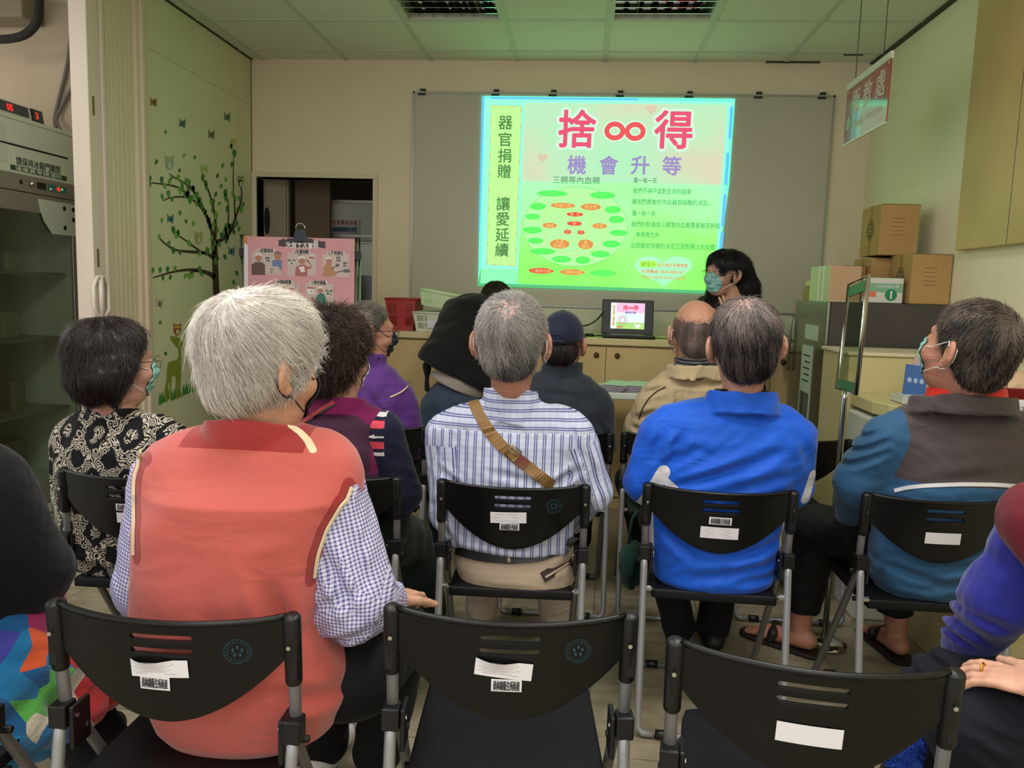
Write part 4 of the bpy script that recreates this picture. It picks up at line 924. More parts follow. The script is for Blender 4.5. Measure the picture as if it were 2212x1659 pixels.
# bulldog clip
cx = at(652, 515, EY)[0]; zt += 0.014
mb = MB(); mb.add([(cx-0.04, PY-0.02, zt-0.04), (cx+0.04, PY-0.02, zt-0.04), (cx+0.026, PY-0.012, zt+0.03), (cx-0.026, PY-0.012, zt+0.03), (cx-0.04, PY+0.012, zt-0.04), (cx+0.04, PY+0.012, zt-0.04), (cx+0.026, PY+0.008, zt+0.03), (cx-0.026, PY+0.008, zt+0.03)], [(0, 1, 2, 3), (7, 6, 5, 4), (0, 4, 5, 1), (1, 5, 6, 2), (2, 6, 7, 3), (3, 7, 4, 0)])
mb.box((cx-0.075, PY-0.016, zt-0.042), (cx+0.075, PY-0.005, zt-0.022)); mb.obj('bulldog_clip', mat('blue_black_clip', (34, 40, 56), 0.35), t, bevel=0.003)
mb = MB(); mb.tube([(cx-0.024, PY, zt+0.025), (cx-0.026, PY, zt+0.045), (cx-0.014, PY, zt+0.062), (cx+0.014, PY, zt+0.062), (cx+0.026, PY, zt+0.045), (cx+0.024, PY, zt+0.025)], 0.003, 8); mb.obj('clip_handle', M_chrome, t)

# ------------------------------------------------------------------ display refrigerator on the left
FX = -2.89
t = thing('display_refrigerator', 'tall white glass door refrigerator at the left edge behind the floral shirt person', 'refrigerator', (FX-0.3, 3.9, 0))
M_frw = mat('refrigerator_white_enamel', (204, 214, 194), 0.4, var=0.03)
M_frg = mat('refrigerator_grey_trim', (150, 146, 134), 0.35, 0.4)
y0, y1 = 3.30, 4.385
mb = MB(); mb.box((FX-0.6, y0, 0.02), (FX-0.03, y0+0.03, 2.16)); mb.box((FX-0.6, y1-0.03, 0.02), (FX-0.03, y1, 2.16)); mb.box((FX-0.6, y0, 0.02), (FX-0.57, y1, 2.16)); mb.box((FX-0.6, y0, 1.86), (FX-0.03, y1, 2.16)); mb.box((FX-0.6, y0, 0.02), (FX-0.03, y1, 0.24)); mb.obj('cabinet_body', M_frw, t)
mb = MB(); mb.box((FX-0.03, y0, 1.885), (FX, y1-0.012, 2.15)); mb.box((FX-0.03, y0, 2.15), (FX+0.004, y1, 2.172)); mb.obj('header_panel', M_frw, t, bevel=0.004)
mb = MB(); mb.box((FX-0.03, y1-0.05, 1.88), (FX+0.004, y1, 2.15)); mb.box((FX-0.03, y0, 1.80), (FX+0.008, y1, 1.885)); mb.box((FX-0.03, y0, 2.02), (FX+0.003, y1-0.09, 2.03), 1); mb.obj('header_trim', [M_frg, M_dark], t, bevel=0.003)
mb = MB(); mb.tube([(FX+0.006, y1-0.022, 1.90), (FX+0.006, y1-0.022, 2.14)], 0.004, 8); mb.obj('chrome_strip', M_chrome, t)
CPM = [M_chrome, mat('panel_black', (20, 18, 18), 0.3), mat('panel_teal', (52, 120, 116), 0.4), emis('led_red', (255, 50, 40), 1.3), emis('led_green', (90, 255, 160), 1.0), emis('led_amber', (250, 220, 150), 1.0)]
mb = MB()
for k_, (py0, py1, mi) in enumerate(((4.02, 4.09, 1), (4.105, 4.26, 2))): mb.box((FX+0.008, py0, 1.828), (FX+0.010, py1, 1.862), mi)
mb.obj('panel_window', CPM, t); mb = MB(); mb.disc((FX+0.0085, 3.90, 1.845), (1, 0, 0), 0.012, 14, 1, th=0.001); mb.obj('keyhole', CPM, t); mb = MB(); mb.lathe((FX+0.008, 3.97, 1.845), [(0.015, 0), (0.013, 0.02), (0, 0.021)], 14, 0, axis=(1, 0, 0)); mb.obj('key_knob', CPM, t); mb = MB()
put_text(mb, '05', 0.03, (FX+0.011, 4.19, 1.845), (0, 1, 0), (0, 0, 1), 3, 0.001); mb.box((FX+0.0102, 4.215, 1.842), (FX+0.0112, 4.225, 1.852), 4); mb.box((FX+0.0102, 4.12, 1.835), (FX+0.0112, 4.13, 1.841), 5)
mb.obj('led_readout', CPM, t)
mb = MB(); mb.box((FX+0.0002, 3.86, 1.925), (FX+0.002, 4.27, 1.975), 0); mb.box((FX+0.0002, 3.84, 1.90), (FX+0.0022, 4.275, 1.924), 1)
put_text(mb, '請保持冰箱門關閉', 0.045, (FX+0.003, 4.05, 1.95), (0, 1, 0), (0, 0, 1), 2, 0.0008, width=0.34); put_text(mb, '溫度異常請通知', 0.022, (FX+0.003, 4.05, 1.912), (0, 1, 0), (0, 0, 1), 0, 0.0006, width=0.36)
mb.obj('notice_strip', [mat('notice_pale_green', (206, 222, 190), 0.6), mat('notice_dark_green', (40, 62, 50), 0.6), M_ink], t)
mb = MB(); mb.box((FX+0.0002, 3.5, 1.93), (FX+0.0015, 3.82, 2.12)); mb.obj('paper_note', mat('faded_paper', (196, 204, 184), 0.7), t)
# door
M_glass = bpy.data.materials.new('refrigerator_glass'); M_glass.use_nodes = True; nt = M_glass.node_tree; nt.nodes.clear()
o_ = nt.nodes.new('ShaderNodeOutputMaterial'); a_ = nt.nodes.new('ShaderNodeBsdfTransparent'); a_.inputs[0].default_value = (0.82, 0.86, 0.80, 1); g_ = nt.nodes.new('ShaderNodeBsdfGlossy'); g_.inputs['Roughness'].default_value = 0.03; x_ = nt.nodes.new('ShaderNodeMixShader'); x_.inputs[0].default_value = 0.13
nt.links.new(a_.outputs[0], x_.inputs[1]); nt.links.new(g_.outputs[0], x_.inputs[2]); nt.links.new(x_.outputs[0], o_.inputs[0])
mb = MB(); mb.box((FX-0.005, y0, 1.70), (FX+0.012, y1-0.02, 1.795)); mb.box((FX-0.005, y0, 0.14), (FX+0.012, y1-0.02, 0.26)); mb.box((FX-0.005, y1-0.09, 0.26), (FX+0.012, y1-0.02, 1.70)); mb.box((FX-0.005, y0, 0.26), (FX+0.012, y0+0.07, 1.70)); d = mb.obj('door', M_frg, t, bevel=0.003)
mb = MB(); mb.box((FX+0.0, y0+0.07, 0.26), (FX+0.005, y1-0.09, 1.70)); mb.obj('glass_pane', M_glass, d)
mb = MB(); pts = [(4.36, 1.775), (4.36, 1.60), (4.12, 1.60), (4.06, 1.66), (4.03, 1.72), (4.02, 1.775)]
mb.add([(FX+0.0125, a, b_) for a, b_ in pts]+[(FX+0.016, a, b_) for a, b_ in pts], [tuple(range(6)), tuple(range(11, 5, -1))]+[(i, (i+1) % 6, 6+(i+1) % 6, 6+i) for i in range(6)])
for a, b_ in ((4.225, 1.745), (4.30, 1.745), (4.30, 1.69), (4.225, 1.64)): mb.disc((FX+0.0165, a, b_), (1, 0, 0), 0.013, 14, 1, th=0.001)
mb.obj('hinge_plate', [M_frw, M_dark], t)
M_shelf = mat('shelf_wire', (120, 120, 110), 0.5)
for z in (0.62, 1.02, 1.38): mb = MB(); mb.box((FX-0.5, y0+0.05, z), (FX-0.06, y1-0.06, z+0.012)); mb.obj('shelf', M_shelf, t)
mb = MB(); mb.box((FX-0.56, y0+0.032, 0.245), (FX-0.552, y1-0.032, 1.855)); mb.obj('inner_lining', mat('dull_lining', (186, 186, 168), 0.7), t)
mb = MB(); mb.box((FX-0.02, y0, 0.01), (FX+0.004, y1-0.01, 0.135)); mb.box((FX+0.0042, y0, 0.07), (FX+0.005, y1-0.01, 0.078), 1); mb.obj('kick_panel', [M_frw, M_gap], t)
for i, (yy, zz, w, h, c) in enumerate(((3.9, 0.632, .12, .22, (90, 70, 62)), (4.05, 0.632, .10, .16, (120, 122, 96)), (3.8, 1.032, .14, .18, (110, 80, 70)), (4.0, 1.032, .12, .14, (140, 150, 120)), (3.85, 1.392, .16, .14, (100, 118, 96)), (4.05, 1.392, .1, .1, (170, 160, 140)), (3.95, 0.26, .2, .2, (96, 90, 78)))):
    mb = MB(); mb.box((FX-0.35, yy, zz), (FX-0.2, yy+w, zz+h)); tag(mb.obj('medicine_box', mat('vaccine_box_%d' % i, c, 0.6), bevel=0.004), 'dim cardboard medicine box behind the refrigerator glass, %s' % ('brown, on the lowest shelf', 'olive, on the lowest shelf', 'reddish, on the middle shelf', 'pale green, on the middle shelf', 'greenish, on the top shelf', 'small cream, on the top shelf', 'large, on the refrigerator floor')[i], 'box')
# thermometers on top
def thermo(y, c, name, scr, w=0.17):
    t_ = thing('temperature_display', name, 'thermometer', (FX-0.03, y, 2.173))
    mb = MB(); mb.add([(FX-0.08, y-w/2, 2.173), (FX-0.01, y-w/2, 2.173), (FX-0.01, y+w/2, 2.173), (FX-0.08, y+w/2, 2.173), (FX-0.07, y-w/2, 2.24), (FX-0.02, y-w/2, 2.24), (FX-0.02, y+w/2, 2.24), (FX-0.07, y+w/2, 2.24)], [(0, 3, 2, 1), (4, 5, 6, 7), (0, 1, 5, 4), (1, 2, 6, 5), (2, 3, 7, 6), (3, 0, 4, 7)]); mb.obj('case', c, t_, bevel=0.004)
    mb = MB(); n_ = np.array([0.067, 0, 0.01]); mb.add([(FX-0.0102+0.0, y-w*.42, 2.182), (FX-0.0102, y+w*.42, 2.182), (FX-0.0175, y+w*.42, 2.233), (FX-0.0175, y-w*.42, 2.233)], [(0, 1, 2, 3)]);
    put_text(mb, scr, 0.045, (FX-0.011, y-w*0.12, 2.207), (0, 1, 0), (-0.14, 0, 0.99), 1, 0.0015); mb.obj('display', [mat('display_slate', (52, 66, 72), 0.3), emis('led_red', (255, 50, 40), 1.3)], t_)
thermo(3.90, mat('thermo_silver', (190, 190, 180), 0.4), 'silver temperature display with red digits on top of the refrigerator', '05', 0.26)
thermo(4.08, M_black, 'small black temperature display with red digits beside the silver one', '3', 0.09)
# cables and the air conditioner hose
cable('wall_cable', [(-2.95, 4.50, 2.95), (-2.98, 4.52, 2.85), (-3.03, 4.53, 2.60), (-3.09, 4.53, 2.40), (-3.10, 4.5, 2.28), (-3.0, 4.36, 2.18)], 0.011, mat('grey_cable_sheath', (112, 106, 94), 0.6), 'grey cable bundle hanging down the store wall, left strand')
cable('wall_cable', [(-2.90, 4.50, 2.95), (-2.91, 4.52, 2.80), (-2.97, 4.53, 2.55), (-3.06, 4.53, 2.38), (-3.09, 4.5, 2.28), (-2.97, 4.37, 2.18)], 0.010, MATS['grey_cable_sheath'], 'grey cable hanging down the store wall, right strand')
cable('hose', [at(84, -30, 4.3), at(84, 20, 4.3), at(78, 50, 4.3), at(55, 74, 4.3), at(20, 84, 4.3), at(-30, 85, 4.3)], 0.024, mat('black_foam_hose', (38, 34, 30), 0.8, var=0.5, vscale=60), 'black foam covered hose bending at the top left corner', 'hose')
mb = MB(); a = at(60, 60, 4.40); mb.box((a[0]-0.5, 4.36, 2.80), (a[0]-0.0, 4.545, 3.2)); tag(mb.obj('wall_box', mat('tan_box', (140, 128, 106), 0.7), bevel=0.01), 'tan metal box fixed high on the store wall above the hose', 'box')

# ------------------------------------------------------------------ right side
# hanging sign
SX = 1.35; a = atx(1833, 182, SX); b_ = atx(1928, 110, SX); c = atx(1823, 316, SX); yf, yn = a[1], b_[1]; z0, z1 = 2.192, 2.506
t = thing('hanging_sign', 'dark red hanging sign for health education on two thin wires', 'sign', (SX, (yf+yn)/2, z0))
M_signr = mat('glossy_sign_red', (150, 52, 60), 0.13, coat=0.6, spec=0.8); M_signw = mat('sign_white', (214, 218, 196), 0.3)
mb = MB(); mb.box((SX-0.003, yn, z0), (SX+0.003, yf, z1-0.03)); mb.obj('sign_panel', M_signr, t)
mb = MB(); mb.box((SX-0.007, yn-0.004, z1-0.032), (SX+0.007, yf+0.004, z1)); mb.box((SX-0.005, yn, z0-0.004), (SX+0.005, yf, z0+0.006)); mb.obj('rail', M_signw, t)
for y in (yn+0.11, yf-0.11):
    mb = MB(); mb.tube([(SX, y, z1), (SX, y+0.0, ZC)], 0.0022, 6); mb.obj('hanging_wire', mat('dark_wire', (70, 66, 40), 0.5), t)
mb = MB(); my = (yf+yn)/2; ux_ = (0, -1, 0); xs_ = SX-0.0035
ML_ = [mat('sign_letter', (206, 190, 176), 0.3), mat('sign_emblem_green', (120, 160, 110), 0.3)]
for ch, k_ in (('衛', 1), ('教', 0), ('處', -1)): mb = MB(); put_text(mb, ch, 0.13, (xs_, my+k_*0.17-0.02, z1-0.115), ux_, UZ, 0, 0.002); mb.obj('character', ML_, t)
mb = MB(); put_text(mb, 'Health Education', 0.062, (xs_, my-0.03, z0+0.085), ux_, UZ, 0, 0.001, width=0.4); mb.obj('english_line', ML_, t); mb = MB()
for y, z in ((yf-0.02, z1-0.045), (yn+0.02, z1-0.045), (yf-0.02, z0+0.02), (yn+0.02, z0+0.02)): mb.disc((xs_, y, z), (-1, 0, 0), 0.008, 8)
mb.disc((xs_, yf-0.06, z0+0.10), (-1, 0, 0), 0.035, 24, 1); mb.disc((xs_-0.0003, yf-0.06, z0+0.10), (-1, 0, 0), 0.026, 24, 0); mb.disc((xs_-0.0006, yf-0.06, z0+0.10), (-1, 0, 0), 0.018, 24, 1)
mb.obj('emblem_and_corner_dots', ML_, t)
# tan board on the right wall
t = thing('wall_board', 'tan wooden board fixed high on the right wall', 'board', (XR, 3.4, 1.64))
mb = MB(); mb.box((XR-0.045, 1.2, 1.636), (XR, 4.145, ZC)); mb.obj('panel', mat('tan_wood_veneer', (196, 172, 112), 0.5, var=0.12, vscale=2.2), t, bevel=0.004)
mb = MB(); mb.box((XR-0.0455, 3.66, 1.64), (XR-0.0448, 3.664, ZC)); mb.obj('joint', M_gap, t)
# steel refrigerator
t = thing('steel_refrigerator', 'stainless refrigerator with paper notices beside the right end of the worktop', 'refrigerator', (1.55, 4.55, 0))
M_steel2 = mat('satin_steel', (150, 154, 140), 0.24, 0.9, var=0.05, vscale=2)
M_darkpan = mat('dark_grey_side_panel', (66, 60, 56), 0.55, var=0.06)
mb = MB(); mb.box((1.268, 4.22, 0.06), (1.853, 4.85, 1.366)); mb.obj('body', M_darkpan, t, bevel=0.004)
mb = MB(); mb.box((1.252, 4.23, 0.09), (1.268, 4.845, 1.366)); d = mb.obj('door', M_steel2, t, bevel=0.004)
mb = MB(); mb.box((1.2495, 4.36, 1.155), (1.2515, 4.60, 1.235)); mb.obj('paper_notice', mat('pale_notice', (196, 206, 184), 0.6), d)
mb = MB(); mb.box((1.2485, 4.42, 0.70), (1.2505, 4.63, 1.12)); mb.box((1.2478, 4.44, 0.72), (1.2484, 4.61, 0.86), 1)
for k_ in range(5): mb.box((1.2478, 4.46, 1.06-k_*0.035), (1.2484, 4.59-0.03*(k_ % 2), 1.068-k_*0.035), 2)
mb.box((1.2474, 4.55, 0.725), (1.2477, 4.575, 0.855), 2)
mb.obj('paper_notice', [MATS['pale_notice'], mat('notice_photo_grey', (104, 104, 92), 0.6), M_ink], d)
mb = MB(); mb.tube([(1.245, 4.90, 0.95), (1.235, 4.86, 0.95), (1.235, 4.86, 1.25), (1.25, 4.86, 1.27)], 0.008, 8); mb.obj('handle', M_alu, d)
# cartons
M_card = mat('kraft_cardboard', (176, 140, 84), 0.8, var=0.05, vscale=8); M_card2 = mat('kraft_cardboard_dark', (158, 116, 66), 0.8, var=0.05); M_stamp = mat('carton_stamp_ink', (98, 78, 56), 0.8)
def carton(x, y, w, d, z, h, label, m=M_card, m2=M_card2, rz=0.0, stamp=True, name='cardboard_box', text=None):
    t_ = thing(name, label, 'box', (x, y, z), rz)
    mb = MB(); mb.box((0, 0, 0), (w, d, h)); mb.obj('carton', m, t_, world=False, bevel=0.004)
    mb = MB(); mb.box((-0.0006, d/2-0.02, 0.0), (w+0.0006, d/2+0.02, h+0.0008), 0); mb.box((0.0, -0.0008, h*0.985), (w, 0.0, h*0.995), 1); mb.obj('tape_and_flap', [m2, M_stamp], t_, world=False)
    if stamp:
        mb = MB()
        for r_, mi in ((0.058, 0), (0.05, 1), (0.045, 0)): mb.disc((-0.0009-0.0003*(0.06-r_)*20, d*0.5, h*0.52), (-1, 0, 0), r_, 24, mi, sx=0.92)
        put_text(mb, 'INSURE', 0.02, (-0.0022, d*0.5, h*0.52+0.02), (0, -1, 0), UZ, 1) if False else None
        for k_ in range(4): mb.box((-0.0024, d*0.5-0.028, h*0.52-0.022+k_*0.013), (-0.002, d*0.5+0.028, h*0.52-0.016+k_*0.013), 1)
        mb.obj('printed_stamp', [M_stamp, m], t_, world=False); mb = MB()
        for k_ in range(5): mb.box((w*0.3, -0.0016, h*0.72-k_*0.022), (w*0.62, -0.001, h*0.726-k_*0.022), 0)
        mb.obj('printed_lines', [M_stamp, m], t_, world=False)
    return t_
ft = 1.367
carton(1.655, 4.235, 0.195, 0.29, ft, 0.255, 'kraft cardboard box with round stamp, rightmost on the steel refrigerator')
carton(1.56, 4.545, 0.22, 0.28, ft, 0.245, 'kraft cardboard box under the topmost box, behind the white and green box')
carton(1.565, 4.47, 0.20, 0.30, ft+0.247, 0.27, 'kraft cardboard box with round stamp, topmost of the stack by the right wall').location.z = ft+0.2555
carton(1.43, 4.60, 0.125, 0.22, ft, 0.20, 'plain brown cardboard box between the cream carton and the stamped boxes', M_card2, stamp=False)
t_ = carton(1.435, 4.27, 0.2, 0.2, ft, 0.13, 'white and green box marked with the number 1 on the steel refrigerator', mat('white_carton', (214, 214, 200), 0.6), mat('white_carton_tape', (200, 204, 190), 0.6), stamp=False)
mb = MB(); mb.box((0.002, -0.0012, 0.055), (0.198, -0.0006, 0.1), 0); mb.box((0.0, -0.0016, 0.03), (0.065, -0.0012, 0.058), 1); mb.disc((0.14, -0.0018, 0.042), (0, -1, 0), 0.030, 24, 2); put_text(mb, '1', 0.055, (0.14, -0.0026, 0.042), UX, UZ, 3, 0.002); put_text(mb, '外科手術用口罩', 0.016, (0.12, -0.0016, 0.085), UX, UZ, 3); mb.obj('printing', [mat('mint_band', (130, 176, 146), 0.6), mat('orange_label', (220, 122, 84), 0.6), mat('green_disc', (30, 134, 84), 0.6), M_paper], t_, world=False)
t_ = thing('cream_carton', 'tall cream and pinkish carton at the left on the steel refrigerator', 'box', (1.27, 4.28, ft))
mb = MB(); mb.box((0.0, 0.0, 0), (0.155, 0.36, 0.185)); mb.obj('carton', mat('pinkish_board', (190, 156, 118), 0.7), t_, world=False, bevel=0.003)
mb = MB(); mb.box((-0.002, 0.0, 0.0), (-0.0005, 0.36, 0.186)); mb.box((-0.004, 0.11, 0.0), (-0.002, 0.12, 0.186), 1); mb.box((-0.004, 0.19, 0.0), (-0.002, 0.2, 0.186), 1); mb.box((-0.002, -0.0015, 0.0), (0.155, -0.0005, 0.004)); mb.obj('side_panel', [mat('pale_cream_panel', (206, 212, 160), 0.6), M_paper], t_, world=False)
mb = MB(); mb.box((1.275, 4.66, ft), (1.33, 4.80, ft+0.065)); tag(mb.obj('small_box', M_card, bevel=0.002), 'small open brown box at the left corner of the steel refrigerator top', 'box')
t_ = thing('plastic_container', 'pale plastic container with a dark slot behind the small brown box', 'container', (1.37, 4.75, ft))
mb = MB(); mb.box((1.345, 4.70, ft), (1.42, 4.82, ft+0.17)); mb.obj('container_body', mat('pale_container', (190, 194, 162), 0.5), t_, bevel=0.012); mb = MB(); mb.box((1.358, 4.698, ft+0.09), (1.37, 4.70, ft+0.14)); mb.obj('slot', M_dark, t_, bevel=0.001)
o = sdf_obj('plastic_bag', union(ell((1.30, 4.74, ft+0.09), (0.03, 0.05, 0.024)), ('~', wob(0.004, 18, 3))), 0.004, mat('yellowish_bag', (206, 206, 120), 0.35)); tag(o, 'crumpled yellowish plastic bag on the small brown box', 'bag')
# cream reception cabinets along the right wall
M_cream2 = mat('cream_laminate', (208, 196, 142), 0.5, var=0.02)
t = thing('reception_cabinet', 'cream cabinet between the tilted notice stand and the right wall', 'cabinet', (1.55, 3.95, 0))
mb = MB(); mb.box((1.225, 3.75, 0.0), (1.855, 4.15, 1.125)); mb.obj('carcass', M_cream2, t, bevel=0.004)
mb = MB(); mb.box((1.215, 3.74, 1.126), (1.855, 4.16, 1.142)); mb.obj('top_panel', mat('cream_top', (220, 212, 176), 0.45), t, bevel=0.003)
t = thing('reception_desk', 'lower cream desk with rounded front beside the grey vest person', 'desk', (1.55, 3.4, 0))
mb = MB(); pts = [(1.24, 3.74), (1.24, 3.46), (1.27, 3.36), (1.35, 3.29), (1.45, 3.26), (1.853, 3.26), (1.853, 3.74)]
def prism(mb, pts, z0, z1, mi=0):
    n = len(pts); mb.add([(x, y, z0) for x, y in pts]+[(x, y, z1) for x, y in pts], [tuple(range(n))[::-1], tuple(range(n, 2*n))]+[(i, (i+1) % n, n+(i+1) % n, n+i) for i in range(n)], mi)
prism(mb, pts, 0.90, 0.955); mb.obj('desk_top', M_cream2, t, bevel=0.006)
mb = MB(); mb.box((1.40, 3.32, 0.0), (1.853, 3.73, 0.898)); mb.obj('desk_body', M_cream2, t)
t = thing('white_appliance', 'white appliance with a small framed label below the cream desk', 'appliance', (1.27, 3.42, 0))
mb = MB(); mb.box((1.22, 3.42, 0.0), (1.39, 3.70, 0.885)); mb.obj('housing', mat('appliance_white', (208, 208, 196), 0.4), t, bevel=0.01)
mb = MB(); mb.box((1.245, 3.4185, 0.73), (1.275, 3.4195, 0.80), 0); mb.box((1.2485, 3.4178, 0.735), (1.2715, 3.4184, 0.795), 1); put_text(mb, '小心', 0.02, (1.26, 3.4172, 0.765), UX, UZ, 0); mb.obj('label', [M_ink, M_paper], t)
cable('black_hose', [(1.235, 3.40, 0.89), (1.27, 3.35, 0.86), (1.33, 3.27, 0.835), (1.42, 3.22, 0.83)], 0.006, M_cable, 'black cable curving under the edge of the cream desk')
# notice stand, seen nearly edge-on
t = thing('notice_stand', 'tilted chrome notice frame with green bands on a chrome pole', 'notice stand', (1.05, 3.15, 0))
A_, B_, C__, D_ = at(1835, 615, 3.32), at(1876, 595, 2.97), at(1850, 851, 2.97), at(1808, 838, 3.32)
mb = MB(); mb.tube([tuple(A_), tuple(B_), tuple(C__), tuple(D_)], 0.0085, 10, closed=True); mb.obj('frame', M_chrome, t)
M_ac = bpy.data.materials.new('clear_acrylic'); M_ac.use_nodes = True; nt = M_ac.node_tree; nt.nodes.clear()
o_ = nt.nodes.new('ShaderNodeOutputMaterial'); a_ = nt.nodes.new('ShaderNodeBsdfTransparent'); a_.inputs[0].default_value = (0.82, 0.88, 0.78, 1); g_ = nt.nodes.new('ShaderNodeBsdfGlossy'); g_.inputs['Roughness'].default_value = 0.06; x_ = nt.nodes.new('ShaderNodeMixShader'); x_.inputs[0].default_value = 0.16
nt.links.new(a_.outputs[0], x_.inputs[1]); nt.links.new(g_.outputs[0], x_.inputs[2]); nt.links.new(x_.outputs[0], o_.inputs[0])
def band(v0, v1, name, m, th=0.003, k=0):
    q = MB(); nrm = np.cross(B_-A_, D_-A_); nrm /= np.linalg.norm(nrm)
    def P_(u, v): return (A_*(1-u)+B_*u)*(1-v)+(D_*(1-u)+C__*u)*v
    a4 = [P_(0.03, v0), P_(0.97, v0), P_(0.97, v1), P_(0.03, v1)]
    q.add([tuple(p+nrm*(k*0.002)) for p in a4]+[tuple(p+nrm*(k*0.002+th)) for p in a4], [(0, 1, 2, 3), (7, 6, 5, 4), (0, 4, 5, 1), (1, 5, 6, 2), (2, 6, 7, 3), (3, 7, 4, 0)]); q.obj(name, m, t)
band(0.02, 0.98, 'acrylic_sheet', M_ac, 0.002); M_gb = mat('green_band', (52, 124, 84), 0.35)
for v0, v1 in ((0.03, 0.12), (0.91, 0.985)): band(v0, v1, 'green_band', M_gb, 0.002, 1); band(v0, v1, 'green_band', M_gb, 0.002, -1.5)
mid = (C__+D_)/2; mb = MB(); mb.tube([tuple(mid), tuple(mid+np.array([-0.004, 0, -0.03])), (mid[0]-0.006, mid[1], 0.02)], 0.012, 12); mb.obj('pole', M_chrome, t)
mb = MB(); mb.lathe((mid[0]-0.006, mid[1], 0.0), [(0.085, 0), (0.085, 0.012), (0.04, 0.022), (0.015, 0.03)], 28); mb.obj('base', M_chrome, t)
# things on the desk
t = thing('brochure_holder', 'blue brochure standing in a holder with leaflets on the cream desk', 'brochure', (1.40, 3.5, 0.957))
a = at(1978, 805, 3.45)
mb = MB(); Rm = Matrix.Translation((a[0], 3.45, 0.99)) @ Matrix.Rotation(0.12, 4, 'Y') @ Matrix.Rotation(-0.2, 4, 'X')
mb.box((-0.045, 0, -0.03), (0.045, 0.006, 0.125), 0, Rm)
for k_ in (-0.025, 0, 0.025): c3 = Rm @ Vector((k_, -0.001, 0.06)); mb.disc(tuple(c3), tuple(Rm.to_3x3() @ Vector((0, -1, 0))), 0.011, 16, 1, sx=0.8)
mb.obj('brochure_cover', [mat('brochure_blue', (58, 104, 170), 0.4), mat('pale_blue_print', (170, 190, 220), 0.4)], t)
mb = MB(); mb.box((-0.01, 0.012, 0.0), (0.06, 0.016, 0.17), 0, Rm); mb.obj('leaflet_pink', mat('pinkish_print', (196, 170, 176), 0.5), t)
mb = MB(); mb.box((0.04, 0.03, 0.05), (0.075, 0.034, 0.24), 0, Rm); mb.obj('leaflet_green', mat('pale_green_print', (176, 196, 170), 0.5), t)
mb = MB(); mb.box((a[0]-0.07, 3.38, 0.957), (a[0]+0.07, 3.52, 0.985)); mb.box((a[0]-0.06, 3.40, 0.985), (a[0]+0.06, 3.50, 0.992)); mb.obj('holder', mat('clear_white_holder', (206, 208, 206), 0.2), t, bevel=0.004)
o = sdf_obj('paper_bag', union(ell((1.72, 3.45, 1.02), (0.2, 0.14, 0.10)), ('&', plane((0, 0, 0.958), (0, 0, -1)), 0.01), ('~', wob(0.008, 7, 4))), 0.007, mat('peach_paper_bag', (224, 188, 156), 0.7)); tag(o, 'crumpled peach paper bag on the cream desk behind the grey vest person', 'bag')
t = thing('red_tray', 'dark red desk tray holding white forms at the right edge', 'tray', (1.66, 3.0, 0.0))
t.location = (1.58, 2.95, 0.94)
mb = MB(); mb.box((1.42, 2.86, 0.94), (1.80, 3.2, 0.955)); mb.box((1.42, 2.86, 0.955), (1.80, 2.875, 1.03)); mb.box((1.42, 2.86, 0.955), (1.435, 3.2, 1.03)); mb.box((1.42, 3.185, 0.955), (1.80, 3.2, 1.06)); mb.box((1.785, 2.86, 0.955), (1.80, 3.2, 1.03)); mb.obj('tray_body', mat('dark_red_lacquer', (120, 24, 22), 0.3), t, bevel=0.003)
mb = MB(); mb.box((1.425, 2.852, 0.985), (1.78, 2.859, 1.055)); put_text(mb, '請填寫', 0.03, (1.5, 2.851, 1.02), UX, UZ, 1); mb.obj('white_form', [M_paper, M_ink], t)
mb = MB(); mb.box((1.40, 2.84, 0.0), (1.853, 3.25, 0.939)); tag(mb.obj('side_table', M_cream2, bevel=0.005), 'cream side cabinet under the dark red tray by the right wall', 'cabinet')
